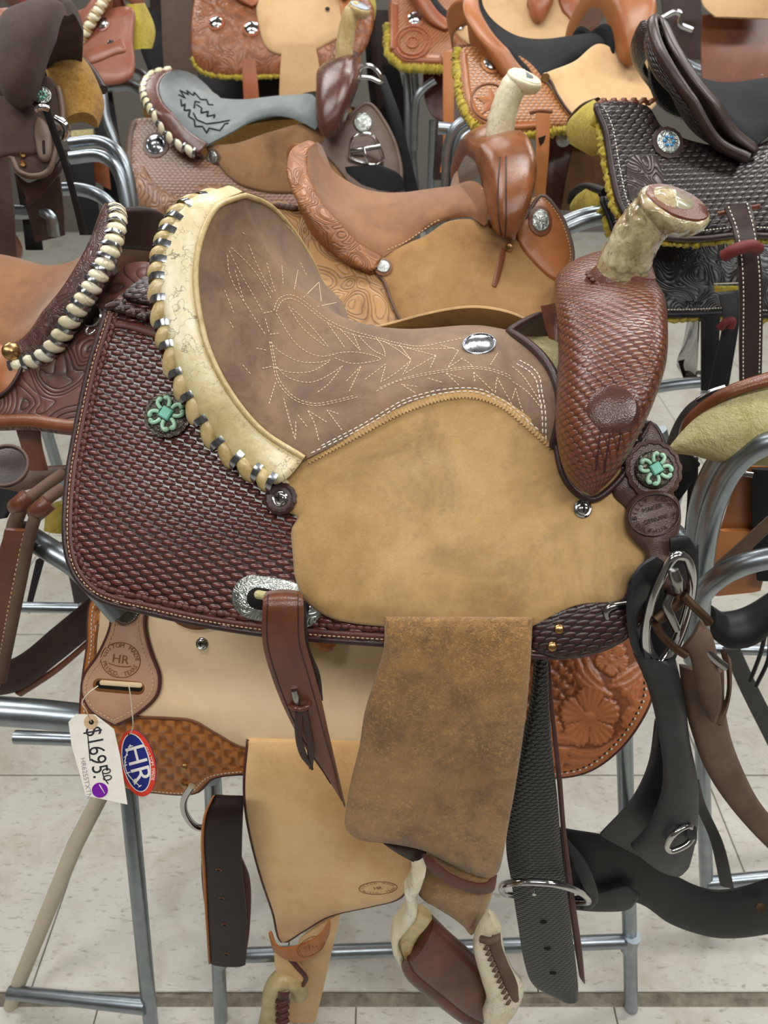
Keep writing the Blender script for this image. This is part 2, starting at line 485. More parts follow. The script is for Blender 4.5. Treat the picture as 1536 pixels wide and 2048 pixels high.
# ------------------------------------------------------------------ materials
class NT:
    def __init__(s, name):
        m = bpy.data.materials.new(name); m.use_nodes = True; s.m = m; s.t = m.node_tree
        s.b = s.t.nodes['Principled BSDF']; MATS[name] = m
    def n(s, kind, **kw):
        d = s.t.nodes.new(kind)
        for k, v in kw.items():
            if k in d.inputs: 
                if hasattr(v, 'is_output') or hasattr(v, 'links'): s.t.links.new(v, d.inputs[k])
                else: d.inputs[k].default_value = v
            else: setattr(d, k, v)
        return d
    def l(s, a, b): s.t.links.new(a, b)
    def math(s, op, a, b=None, c=None, clamp=False):
        d = s.t.nodes.new('ShaderNodeMath'); d.operation = op; d.use_clamp = clamp
        for i, v in enumerate((a, b, c)):
            if v is None: continue
            if isinstance(v, (int, float)): d.inputs[i].default_value = v
            else: s.l(v, d.inputs[i])
        return d.outputs[0]
    def mix(s, f, a, b, mode='MIX'):
        d = s.t.nodes.new('ShaderNodeMix'); d.data_type = 'RGBA'; d.blend_type = mode
        for sock, v in ((d.inputs[0], f), (d.inputs[6], a), (d.inputs[7], b)):
            if isinstance(v, (int, float)): sock.default_value = v
            elif isinstance(v, tuple): sock.default_value = (*v, 1) if len(v) == 3 else v
            else: s.l(v, sock)
        return d.outputs[2]
    def ramp(s, f, stops):
        d = s.t.nodes.new('ShaderNodeValToRGB'); cr = d.color_ramp
        while len(cr.elements) < len(stops): cr.elements.new(.5)
        for e, (p, c) in zip(cr.elements, stops):
            e.position = p; e.color = (*c, 1) if len(c) == 3 else c
        s.l(f, d.inputs[0]); return d.outputs[0]
    def coord(s, kind='Object'): return s.n('ShaderNodeTexCoord').outputs[kind]
    def noise(s, co, scale, detail=4, rough=.6, dist=0.0):
        d = s.n('ShaderNodeTexNoise'); s.l(co, d.inputs['Vector'])
        d.inputs['Scale'].default_value = scale; d.inputs['Detail'].default_value = detail; d.inputs['Roughness'].default_value = rough; d.inputs['Distortion'].default_value = dist
        return d.outputs['Fac']
    def vor(s, co, scale, feat='F1'):
        d = s.n('ShaderNodeTexVoronoi', feature=feat); s.l(co, d.inputs['Vector']); d.inputs['Scale'].default_value = scale
        return d.outputs['Distance']
    def bump(s, h, strength, dist=.001, prev=None):
        d = s.n('ShaderNodeBump'); d.inputs['Strength'].default_value = strength; d.inputs['Distance'].default_value = dist
        s.l(h, d.inputs['Height'])
        if prev is not None: s.l(prev, d.inputs['Normal'])
        return d.outputs[0]
    def fin(s, col, rough, bump=None, metal=0.0, coat=0.0, sheen=0.0, spec=.5, coatr=.15):
        b = s.b
        if isinstance(col, tuple): b.inputs['Base Color'].default_value = (*col, 1)
        else: s.l(col, b.inputs['Base Color'])
        if isinstance(rough, (int, float)): b.inputs['Roughness'].default_value = rough
        else: s.l(rough, b.inputs['Roughness'])
        b.inputs['Metallic'].default_value = metal; b.inputs['Coat Weight'].default_value = coat; b.inputs['Coat Roughness'].default_value = coatr
        b.inputs['Sheen Weight'].default_value = sheen; b.inputs['Sheen Roughness'].default_value = .5
        b.inputs['Specular IOR Level'].default_value = spec
        if bump is not None:
            s.l(bump, b.inputs['Normal'])
            if coat > 0: s.l(bump, b.inputs['Coat Normal'])
        return s.m
def srgb(r, g, b): return tuple(((c/255)/12.92 if c/255 <= .04045 else ((c/255 + .055)/1.055)**2.4) for c in (r, g, b))

def leather(name, c1, c2, rough=.42, grain=.25, blot=9.0, coat=0.0, coord='Object', spec=.4):
    t = NT(name); co = t.coord(coord)
    n1 = t.noise(co, blot, 5, .62); n2 = t.noise(co, 90, 3, .6)
    f = t.math('ADD', t.math('MULTIPLY', n1, .8), t.math('MULTIPLY', n2, .2))
    col = t.ramp(f, [(.34, srgb(*c1)), (.66, srgb(*c2))])
    v = t.vor(co, 900); bp = t.bump(t.math('ADD', v, t.math('MULTIPLY', n2, 1.5)), grain, .0006)
    rg = t.math('ADD', t.math('MULTIPLY', n2, .2), rough - .1)
    return t.fin(col, rg, bp, coat=coat, spec=spec)
def suede(name, cols, pos, scale=9.0, rough=.92, fleck=None, sheen=.25, bump=.5, coord='Object', fine=260, stains=None):
    t = NT(name); co = t.coord(coord)
    n1 = t.noise(co, scale, 6, .62, .4); n2 = t.noise(co, fine, 4, .7); n3 = t.noise(co, scale*7, 4, .6)
    f = t.math('ADD', t.math('MULTIPLY', n1, .70), t.math('ADD', t.math('MULTIPLY', n3, .16), t.math('MULTIPLY', n2, .14)))
    col = t.ramp(f, [(p, srgb(*c)) for p, c in zip(pos, cols)])
    if stains:
        sn = t.noise(co, scale*1.6, 5, .7, .6); 
        k = t.ramp(t.math('ADD', t.math('MULTIPLY', sn, .75), t.math('MULTIPLY', n2, .25)), [(stains[1], (0, 0, 0)), (stains[2], (1, 1, 1))])
        col = t.mix(t.math('MULTIPLY', k, stains[3]), col, srgb(*stains[0]))
    if fleck:
        k = t.math('MULTIPLY', t.ramp(t.noise(co, fine*1.4, 5, .75, 1.0), [(.50, (0, 0, 0)), (.62, (1, 1, 1))]), t.ramp(t.noise(co, scale*2.2, 4, .7), [(.36, (.15, .15, .15)), (.60, (1, 1, 1))]))
        col = t.mix(t.math('MULTIPLY', k, fleck[1]), col, srgb(*fleck[0]))
    bp = t.bump(t.math('ADD', n2, t.noise(co, fine*3, 2, .6)), bump, .0012)
    return t.fin(col, rough, bp, sheen=sheen, spec=.25)
def basket(name, cdark, cmid, clight, cw=.0105, ch=.0066, rough=.32, rot=0.0, depth=.0016, coat=.15, lens=.9, skew=.35):
    """leather stamped with a basket weave (UV in metres)"""
    t = NT(name); uv = t.coord('UV')
    mp = t.n('ShaderNodeMapping'); t.l(uv, mp.inputs[0]); mp.inputs['Rotation'].default_value = (0, 0, rot)
    sp = t.n('ShaderNodeSeparateXYZ'); t.l(mp.outputs[0], sp.inputs[0])
    nw = t.noise(uv, 30, 2)
    u = t.math('DIVIDE', t.math('ADD', sp.outputs[0], t.math('MULTIPLY', nw, .002)), cw); v = t.math('DIVIDE', sp.outputs[1], ch)
    row = t.math('FLOOR', v); odd = t.math('FLOORED_MODULO', row, 2.0)
    u2 = t.math('ADD', u, t.math('MULTIPLY', odd, .5))
    fu = t.math('MULTIPLY', t.math('SUBTRACT', t.math('FRACT', u2), .5), 2.0); fv = t.math('MULTIPLY', t.math('SUBTRACT', t.math('FRACT', v), .5), 2.0)
    fu2 = t.math('ADD', fu, t.math('MULTIPLY', fv, skew))
    au = t.math('ABSOLUTE', fu2); av = t.math('ABSOLUTE', fv)
    e = t.math('ADD', t.math('POWER', au, 2.2), t.math('MULTIPLY', t.math('POWER', av, 2.0), lens))
    h = t.math('SUBTRACT', 1.0, e, clamp=True); h = t.math('POWER', h, .6)
    # stamped pits between the weaves
    co = t.coord('Object'); n1 = t.noise(co, 8, 5, .6); n2 = t.noise(co, 120, 3, .6)
    base = t.mix(n1, srgb(*cmid), srgb(*clight))
    k = t.math('ADD', t.math('MULTIPLY', h, .9), t.math('MULTIPLY', n2, .2), clamp=True)
    col = t.mix(k, srgb(*cdark), base)
    hh = t.math('ADD', t.math('MULTIPLY', h, 1.0), t.math('MULTIPLY', n2, .08))
    bp = t.bump(hh, .85, depth)
    return t.fin(col, t.math('ADD', t.math('MULTIPLY', n2, .2), rough - .1), bp, coat=coat, coatr=.25)
def tooled(name, cdark, cmid, clight, rough=.36, coat=.1, proc=None):
    """carved leather: 'tool' attribute (0 groove .. 1 raised) set on the mesh; proc adds a stamped ground"""
    t = NT(name); a = t.n('ShaderNodeAttribute', attribute_name='tool').outputs['Fac']
    co = t.coord('Object'); n1 = t.noise(co, 10, 5, .6); n2 = t.noise(co, 150, 3, .6)
    col = t.mix(n1, srgb(*cmid), srgb(*clight))
    k = t.math('ADD', a, t.math('MULTIPLY', t.math('SUBTRACT', n2, .5), .35), clamp=True)
    col = t.mix(k, srgb(*cdark), col)
    bp = t.bump(n2, .2, .001)
    return t.fin(col, rough, bp, coat=coat, coatr=.25)
def scroll(name, cdark, cmid, clight, scale=38.0, rough=.38, depth=.0025, coat=.1, fine=1.0):
    """leather carved with flowing leaf scrolls (bump), for saddles further back"""
    t = NT(name); co = t.coord('UV')
    n0 = t.noise(co, scale*.55, 0.0, .5, 1.6)
    veins = t.math('ABSOLUTE', t.math('SINE', t.math('MULTIPLY', n0, 34.0*fine)))
    lobes = t.math('MULTIPLY', t.math('ADD', t.math('SINE', t.math('MULTIPLY', n0, 11.0)), 1.0), .5)
    e = t.n('ShaderNodeTexVoronoi', feature='DISTANCE_TO_EDGE'); t.l(co, e.inputs['Vector']); e.inputs['Scale'].default_value = scale*.6
    ed = t.math('MULTIPLY', t.math('MINIMUM', e.outputs['Distance'], .06), 10.0)
    h = t.math('ADD', t.math('MULTIPLY', t.math('POWER', veins, .5), .55), t.math('ADD', t.math('MULTIPLY', lobes, .35), t.math('MULTIPLY', ed, .25)))
    oc = t.coord('Object'); n1 = t.noise(oc, 9, 5, .6); n2 = t.noise(oc, 150, 3)
    col = t.mix(n1, srgb(*cmid), srgb(*clight))
    k = t.math('SUBTRACT', t.math('MULTIPLY', h, 1.25), .12, clamp=True)
    col = t.mix(k, srgb(*cdark), col)
    return t.fin(col, rough, t.bump(h, .8, depth), coat=coat, coatr=.25)
def rawhide(name, c1, c2, c3, cracks=.6, scale=10):
    t = NT(name); co = t.coord('Object')
    n1 = t.noise(co, scale, 6, .65, .5); n2 = t.noise(co, 200, 3, .6)
    col = t.ramp(t.math('ADD', t.math('MULTIPLY', n1, .85), t.math('MULTIPLY', n2, .15)), [(.30, srgb(*c1)), (.5, srgb(*c2)), (.68, srgb(*c3))])
    # fine dark hairs / cracks
    d = t.n('ShaderNodeTexNoise'); t.l(co, d.inputs['Vector']); d.inputs['Scale'].default_value = 60; d.inputs['Detail'].default_value = 4
    r = t.math('ABSOLUTE', t.math('SUBTRACT', d.outputs['Fac'], .5))
    ln = t.ramp(r, [(.0, (1, 1, 1)), (.016, (0, 0, 0))])
    where = t.ramp(t.noise(co, 14, 3), [(.40, (0, 0, 0)), (.58, (1, 1, 1))])
    k = t.math('MULTIPLY', t.math('MULTIPLY', ln, where), cracks)
    col = t.mix(k, col, srgb(70, 55, 30))
    bp = t.bump(t.math('ADD', t.math('MULTIPLY', n2, .5), t.math('MULTIPLY', n1, 2.0)), .25, .002)
    return t.fin(col, .36, bp, coat=.2, coatr=.3)
def fleece_mat(name, c1, c2, c3):
    t = NT(name); co = t.coord('Object')
    n1 = t.noise(co, 30, 5, .7, 1.0); n2 = t.noise(co, 320, 4, .75); v = t.vor(co, 160)
    f = t.math('ADD', t.math('MULTIPLY', n1, .55), t.math('ADD', t.math('MULTIPLY', n2, .25), t.math('MULTIPLY', v, .2)))
    col = t.ramp(f, [(.25, srgb(*c1)), (.45, srgb(*c2)), (.65, srgb(*c3))])
    bp = t.bump(t.math('ADD', t.math('MULTIPLY', n1, 2.0), n2), 1.0, .004)
    return t.fin(col, .95, bp, sheen=.3, spec=.1)
def metal(name, c, rough, bumps=None, mot=.08):
    t = NT(name); co = t.coord('Object'); n = t.noise(co, 40, 4, .6); n2 = t.noise(co, 300, 2)
    col = t.mix(n, srgb(*[max(0, int(v*(1 - mot*2))) for v in c]), srgb(*c))
    bp = None
    if bumps:
        e = t.n('ShaderNodeTexNoise'); t.l(co, e.inputs['Vector']); e.inputs['Scale'].default_value = bumps; e.inputs['Detail'].default_value = 1.0; e.inputs['Distortion'].default_value = 2.5
        s_ = t.math('SINE', t.math('MULTIPLY', e.outputs['Fac'], 40.0)); bp = t.bump(s_, .5, .0005)
        col = t.mix(t.math('MULTIPLY', t.math('ADD', s_, 1.0), .2), col, srgb(*[int(v*.45) for v in c]))
    return t.fin(col, t.math('ADD', t.math('MULTIPLY', n2, .15), rough - .07), bp, metal=1.0)
def plain(name, c, rough=.6, metal_=0.0, coat=0.0, spec=.35):
    t = NT(name); co = t.coord('Object'); n = t.noise(co, 60, 3)
    col = t.mix(n, srgb(*[int(v*.9) for v in c]), srgb(*c))
    return t.fin(col, rough, None, metal=metal_, coat=coat, spec=spec)

# main saddle
basket('main_basket', (34, 18, 17), (104, 52, 40), (84, 42, 36), cw=.0135, ch=.0066, rot=math.radians(14), rough=.27, depth=.0032, coat=.25, skew=-.4)
basket('swell_basket', (70, 38, 26), (122, 66, 40), (92, 52, 38), cw=.0100, ch=.0062, rough=.30, depth=.0008, coat=.25)
leather('swell_dark', (60, 36, 30), (78, 46, 36), .28, coat=.3)
basket('flap_basket', (22, 12, 12), (62, 32, 30), (52, 28, 26), cw=.011, ch=.0055, rough=.4, depth=.0012)
basket('black_basket', (4, 4, 5), (24, 25, 29), (18, 19, 22), cw=.0085, ch=.0055, rough=.32, depth=.0014, coat=.12)
leather('main_brown', (78, 44, 38), (98, 58, 48), .4)
leather('dark_edge', (44, 28, 27), (62, 40, 38), .38)
leather('strap_brown', (82, 46, 32), (118, 68, 46), .34, blot=14, coat=.2)
leather('maker_brown', (64, 42, 36), (82, 56, 48), .38, coat=.1)
suede('seat_suede', [(92, 74, 60), (122, 98, 76), (136, 108, 82), (146, 104, 68)], (.34, .46, .57, .69), scale=7, rough=.62, stains=((78, 50, 36), .50, .66, .6), sheen=.15, bump=.25)
suede('jockey_suede', [(142, 110, 66), (168, 134, 84), (184, 150, 100), (194, 166, 120)], (.33, .46, .57, .70), scale=6, stains=((112, 88, 62), .48, .66, .6), bump=.3)
suede('fender_rough', [(106, 76, 42), (138, 102, 60), (156, 118, 72), (176, 138, 88)], (.34, .46, .56, .70), scale=8, fleck=((204, 160, 98), .55), stains=((86, 68, 48), .47, .60, .6), bump=1.0, fine=210)
rawhide('rawhide_cantle', (158, 132, 78), (204, 188, 140), (230, 222, 200), cracks=.8, scale=8)
rawhide('rawhide_roll', (156, 130, 78), (192, 170, 118), (208, 190, 150), cracks=.3, scale=40)
rawhide('rawhide_white', (196, 182, 140), (226, 218, 188), (238, 232, 212), cracks=.5, scale=16)
t = NT('horn_rawhide'); co = t.coord('Object'); n1 = t.noise(co, 26, 5, .65, 1.2); e = t.vor(co, 70, 'DISTANCE_TO_EDGE')
col = t.ramp(n1, [(.3, srgb(128, 110, 78)), (.5, srgb(184, 168, 130)), (.7, srgb(218, 208, 178))])
col = t.mix(t.ramp(t.noise(co, 60, 4, .7, 1.5), [(.52, (0, 0, 0)), (.66, (.7, .7, .7))]), col, srgb(96, 78, 52))
t.fin(col, .22, t.bump(t.noise(co, 34, 2, .5, .8), .7, .012), coat=1.0, coatr=.06)
fleece_mat('fleece_cream', (160, 144, 84), (206, 192, 130), (226, 214, 164))
fleece_mat('fleece_yellow', (150, 124, 24), (200, 176, 48), (222, 204, 84))
fleece_mat('fleece_gold', (120, 80, 20), (176, 126, 42), (198, 154, 66))
plain('thread_tan', (206, 176, 136), .7); plain('thread_seat', (222, 200, 168), .7); plain('cap_stone', (166, 158, 132), .3, coat=.5); plain('thread_white', (230, 222, 208), .7); plain('thread_dark', (46, 40, 32), .7)
metal('silver_lace', (196, 200, 210), .18)
metal('chrome', (212, 212, 214), .12)
metal('steel_ring', (186, 184, 182), .2, mot=.2)
metal('galvanized', (176, 186, 194), .34, mot=.12)
metal('engraved', (206, 212, 206), .34, bumps=55)
metal('brass', (196, 160, 110), .3)
metal('dark_bronze', (120, 114, 102), .36, bumps=120)
metal('rust_steel', (120, 96, 74), .55, mot=.35)
plain('turquoise', (122, 202, 178), .35, coat=.4); plain('mint', (168, 214, 184), .4, coat=.3)
plain('black_leather', (24, 24, 27), .5); leather('black_strap', (22, 23, 26), (40, 41, 45), .46, blot=12)
leather('brown_strap_rough', (84, 66, 54), (112, 88, 70), .75, blot=16, grain=.6)
plain('black_neoprene', (22, 22, 25), .85); plain('slot_dark', (18, 13, 11), .9)
leather('tread_brown', (70, 38, 32), (108, 62, 42), .38, blot=18, coat=.1)
# tan saddle on the lower arm
tooled('tan_tooled', (92, 44, 18), (176, 106, 46), (188, 118, 56), rough=.34, coat=.2)
tooled('red_tooled', (112, 58, 34), (194, 116, 70), (202, 126, 80), rough=.36, coat=.15)
leather('cream_leather', (226, 196, 156), (238, 212, 174), .5, blot=7, grain=.12)
suede('cream_rough', [(206, 160, 102), (222, 182, 126), (230, 194, 142)], (.36, .5, .66), scale=7, fleck=((232, 200, 150), .35), bump=.35)
leather('pink_leather', (184, 142, 116), (196, 156, 130), .45, grain=.15)
leather('tan_edge', (110, 66, 40), (132, 84, 54), .5); leather('orange_leather', (170, 104, 54), (186, 122, 70), .42)
leather('mahogany_edge', (70, 36, 34), (92, 50, 44), .5); leather('dark_belt', (24, 15, 16), (36, 23, 23), .42, coat=.0, spec=.22)
plain('burn_brown', (128, 80, 36), .6); plain('burn_dark', (70, 40, 20), .7)
plain('tag_paper', (238, 234, 224), .8); plain('ink_black', (38, 38, 44), .6); plain('pencil_gray', (150, 146, 150), .7); plain('sticker_purple', (120, 28, 160), .4)
plain('tag_red', (214, 66, 48), .35); plain('tag_blue', (34, 44, 122), .35); plain('tag_white', (236, 232, 224), .4); plain('eyelet_manila', (206, 176, 140), .8)
plain('tube_cream', (196, 188, 164), .45)
scroll('scroll_plain', (98, 56, 30), (150, 94, 56), (166, 108, 68), scale=36)
scroll('scroll_choc', (16, 10, 10), (58, 42, 38), (50, 36, 32), scale=26, depth=.003)
scroll('scroll_black', (8, 6, 6), (34, 26, 26), (28, 22, 22), scale=28, depth=.002, coat=.3)
# ------------------------------------------------------------------ room
t = NT('vinyl_tile'); co = t.coord('Object')
info = t.n('ShaderNodeObjectInfo')
va = t.n('ShaderNodeVectorMath', operation='ADD'); t.l(t.n('ShaderNodeNewGeometry').outputs['Position'], va.inputs[0])
mp = t.n('ShaderNodeMapping'); t.l(va.outputs[0], mp.inputs[0]); mp.inputs['Scale'].default_value = (1, 3.0, 1); mp.inputs['Rotation'].default_value = (0, 0, .35)
n1 = t.noise(mp.outputs[0], 34, 5, .72, .4); n2 = t.noise(va.outputs[0], 4, 4, .6); n3 = t.noise(va.outputs[0], 150, 3)
col = t.mix(n2, srgb(194, 192, 183), srgb(176, 174, 164))
k = t.ramp(n1, [(.56, (0, 0, 0)), (.68, (1, 1, 1))]); col = t.mix(t.math('MULTIPLY', k, .75), col, srgb(124, 116, 98))
k2 = t.ramp(t.noise(va.outputs[0], 7, 5, .7, .8), [(.46, (0, 0, 0)), (.70, (1, 1, 1))]); col = t.mix(t.math('MULTIPLY', k2, .55), col, srgb(146, 136, 114))
k3 = t.ramp(t.noise(va.outputs[0], 46, 6, .75, .6), [(.64, (0, 0, 0)), (.70, (1, 1, 1))]); col = t.mix(t.math('MULTIPLY', k3, .6), col, srgb(96, 88, 74))
t.fin(col, t.math('ADD', t.math('MULTIPLY', n3, .25), .32), t.bump(n3, .1, .001))
t = NT('slab'); co = t.n('ShaderNodeNewGeometry').outputs['Position']; n1 = t.noise(co, 25, 6, .7); 
t.fin(t.ramp(n1, [(.3, srgb(84, 78, 68)), (.7, srgb(146, 138, 122))]), .9, t.bump(n1, .8, .01))
plain('wall_paint', (112, 108, 102), .8); plain('ceiling_paint', (158, 156, 150), .9); plain('lamp_housing', (235, 235, 232), .5)
t = NT('lamp_diffuser'); t.fin((.9, .9, .88), .6); t.b.inputs['Emission Color'].default_value = (1, .985, .955, 1); t.b.inputs['Emission Strength'].default_value = 4.0

def box(name, a, b, mat, parent=None, bev=0.0):
    x0, y0, z0 = a; x1, y1, z1 = b
    V = [(x, y, z) for x in (x0, x1) for y in (y0, y1) for z in (z0, z1)]
    Fs = [(0, 1, 3, 2), (4, 6, 7, 5), (0, 4, 5, 1), (2, 3, 7, 6), (0, 2, 6, 4), (1, 5, 7, 3)]
    return mesh_obj(name, V, Fs, mat, parent, smooth=False)
RX0, RX1, RY0, RY1, RZ = -3.2, 4.2, -2.2, 5.6, 3.0
fl = struct(box('floor', (RX0, RY0, -.12), (RX1, RY1, -.006), 'slab'))
# the expansion joint runs across the shop just in front of the rack
JY = .615
TS = .4572
tile_me = None
def tile(cx, cy, sx, sy):
    g = .0012; h = .006; c = .0015
    V = []
    for (dx, dy, z) in ((0, 0, 0), (0, 0, h - .001), (c, c, h)):
        for (a, b) in ((-1, -1), (1, -1), (1, 1), (-1, 1)): V.append((cx + a*(sx/2 - g - dx), cy + b*(sy/2 - g - dy), z - .006))
    Fs = [(8, 9, 10, 11)]
    for r in (0, 4):
        for i in range(4): Fs.append((r + i, r + (i+1) % 4, r + 4 + (i+1) % 4, r + 4 + i))
    return mesh_obj('floor_tile', V, Fs, 'vinyl_tile', fl, smooth=False)
nx = int(math.ceil((RX1 - RX0)/TS))
def row(y0, y1, xo):
    x = RX0 + xo
    while x < RX1:
        a, b = max(x, RX0), min(x + TS, RX1)
        if b - a > .02: tile((a + b)/2, (y0 + y1)/2, b - a, y1 - y0)
        x += TS
y = JY + .022
k = 0
while y < RY1:
    row(y, min(y + TS, RY1), -.18 + (0 if k % 2 else 0)); y += TS; k += 1
y = JY
while y > RY0:
    row(max(y - TS, RY0), y, -.05); y -= TS
# crumbled concrete strip left showing in the joint
n = 240; xs = np.linspace(RX0, RX1, n); 
V = []; 
for i, x in enumerate(xs):
    j1, j2, j3 = rng.normal(0, .0016, 3)
    V += [(x, JY - .001, -.007), (x, JY + .004 + j1, -.006 + .002*j2/.0016*.3), (x, JY + .012 + j3, -.002 + j1), (x, JY + .021 + j2*.6, -.001 + j2*.5), (x, JY + .0215, -.008)]
mesh_obj('joint_filler', V, grid_faces(n, 5), 'slab', fl, sharp=30)
struct(box('wall_back', (RX0, RY1, 0), (RX1, RY1 + .1, RZ), 'wall_paint'))
struct(box('wall_left', (RX0 - .1, RY0, 0), (RX0, RY1, RZ), 'wall_paint'))
struct(box('wall_right', (RX1, RY0, 0), (RX1 + .1, RY1, RZ), 'wall_paint'))
struct(box('wall_front', (RX0, RY0 - .1, 0), (RX1, RY0, RZ), 'wall_paint'))
struct(box('ceiling', (RX0, RY0, RZ), (RX1, RY1, RZ + .1), 'ceiling_paint'))
for i, (lx, ly) in enumerate(LAMPS):
    t_ = thing('ceiling_light', 'white fluorescent ceiling light with a flat diffuser', 'ceiling light', (lx, ly, RZ), 'fluorescent lights on the ceiling')
    box('housing', (lx - .63, ly - .2, RZ - .03), (lx + .63, ly + .2, RZ), 'lamp_housing', t_)
    box('diffuser', (lx - .6, ly - .17, RZ - .042), (lx + .6, ly + .17, RZ - .031), 'lamp_diffuser', t_)
# ------------------------------------------------------------------ the worn barrel saddle in front
FM = Frame(0.0, 0.80, 1.235, yaw=9)
BASE_M = FM.w([0, 0, -.27])
M = thing('barrel_saddle', 'worn tan roughout barrel saddle with rawhide laced cantle and brown basketweave skirt', 'saddle', BASE_M)
def ML(l): return np.array([FM.lat(*p) for p in l])
def MH(l, off=0.004): return np.array([FM.surf(*FM.hit(a, b, off), off) for a, b in l])

# canonical curves (local coordinates), reused by the other saddles
RIM_I = ML([(488, 390, 0), (428, 420, .042), (392, 530, .092), (408, 670, .134), (450, 768, .156), (520, 858, .168), (608, 916, .172)])
RIM_O = ML([(452, 391, 0), (362, 424, .046), (319, 535, .092), (334, 680, .134), (376, 790, .158), (450, 900, .177), (545, 966, .192)])
SEAT_E = np.vstack([RIM_I, MH([(720, 862), (800, 820), (880, 792), (945, 786), (1005, 806), (1055, 846), (1107, 892)], .0185)])
SEAT_C = ML([(488, 390, 0), (492, 418, 0), (506, 462, 0), (540, 520, 0), (592, 578, 0), (655, 626, 0), (725, 654, 0), (795, 664, 0), (860, 664, 0), (920, 662, 0), (960, 662, 0), (990, 664, 0), (1008, 667, 0), (1016, 671, 0)])
SEAT_B = [0, 0, -.003, -.005, -.004, .000, .006, .010, .012, .012, .011, .010, .008, None]
SEAT_F = ML([(1108, 760, .10)])[0]
def seat_grid(nu=10, nv=26):
    C = crom(SEAT_C, n=nu); E = crom(SEAT_E, n=nu, corners=(6,))
    Mi = []
    for i in range(len(SEAT_C)):
        b = SEAT_B[i]; m = (SEAT_C[i] + SEAT_E[i])/2
        if b is None: m = SEAT_F*1.0
        else: m = m + b*nrm(np.array([0.0, .62, .78]))
        Mi.append(m)
    Mi = crom(np.array(Mi), n=nu)
    v = np.linspace(0, 1, nv)[None, :, None]
    # quadratic through C, Mi, E at 0,.5,1 (a little extra roll at the border)
    G = C[:, None]*(2*(v - .5)*(v - 1)) + Mi[:, None]*(4*v*(1 - v)) + E[:, None]*(2*v*(v - .5))
    return G
SEAT_G = seat_grid()
FAR_RIM = ML([(488, 390, 0), (540, 406, -.05), (586, 452, -.095), (622, 510, -.13), (650, 566, -.152), (690, 612, -.165)])
def build_seat(fr, parent, mat, name='seat', lift=0.0, T=None, thick=.010, far_rim=False):
    G = SEAT_G.copy()
    n, m, _ = G.shape
    # cushion roll: the border drops into the rim
    v = np.linspace(0, 1, m); roll = -.006*np.clip((v - .86)/.14, 0, 1)**2
    far = G[:, 1:][:, ::-1].copy(); far[..., 1] *= -1
    kk = np.linspace(0, len(SEAT_C) - 1, n); dr = np.interp(kk, [4, 8, 11, 13], [0, .40, .40, .15]); far[..., 2] -= dr[:, None]*np.abs(far[..., 1])
    if far_rim:
        FE = SEAT_E*np.array([1, -1, 1]); FE[:6] = FAR_RIM; FE[6:, 2] -= np.interp(np.arange(6, len(FE)), [6, 8, 11, 13], [.35, .40, .40, .15])*np.abs(FE[6:, 1]); Ef = crom(FE, n=10)
        Cf = G[:, 0]; vv = np.linspace(0, 1, m)[1:][::-1][None, :, None]; Mf = (Cf + Ef)/2; w_ = np.clip((kk - 5)/3, 0, 1)[:, None, None]
        f2 = Cf[:, None]*(2*(vv - .5)*(vv - 1)) + Mf[:, None]*(4*vv*(1 - vv)) + Ef[:, None]*(2*vv*(vv - .5)); far = far*w_ + f2*(1 - w_)
    full = np.concatenate([far, G], 1); r2 = np.concatenate([roll[1:][::-1], roll])
    full = full + 0
    full[..., 2] += r2[None, :] + lift
    if T is not None: full = T(full)
    W = fr.w(full)
    tu = np.gradient(W, axis=0); tv = np.gradient(W, axis=1); N = nrm(np.cross(tu, tv)); 
    if (N[..., 2].mean()) < 0: N = -N
    k = full.shape[1]
    low = W - fr.ex*thick*.5 - fr.ez*thick*.6
    V = np.vstack([W.reshape(-1, 3), low.reshape(-1, 3)]); o = n*k
    Fs = grid_faces(n, k) + grid_faces(n, k, off=o)
    for i in range(n - 1): Fs += [(i*k, (i+1)*k, o + (i+1)*k, o + i*k), (i*k + k-1, (i+1)*k + k-1, o + (i+1)*k + k-1, o + i*k + k-1)]
    for j in range(k - 1): Fs += [((n-1)*k + j, (n-1)*k + j+1, o + (n-1)*k + j+1, o + (n-1)*k + j)]
    ob = mesh_obj(name, V, Fs, mat, parent, sharp=70)
    bv = BVHTree.FromPolygons([Vector(p) for p in W.reshape(-1, 3)], grid_faces(n, k))
    return ob, bv, W
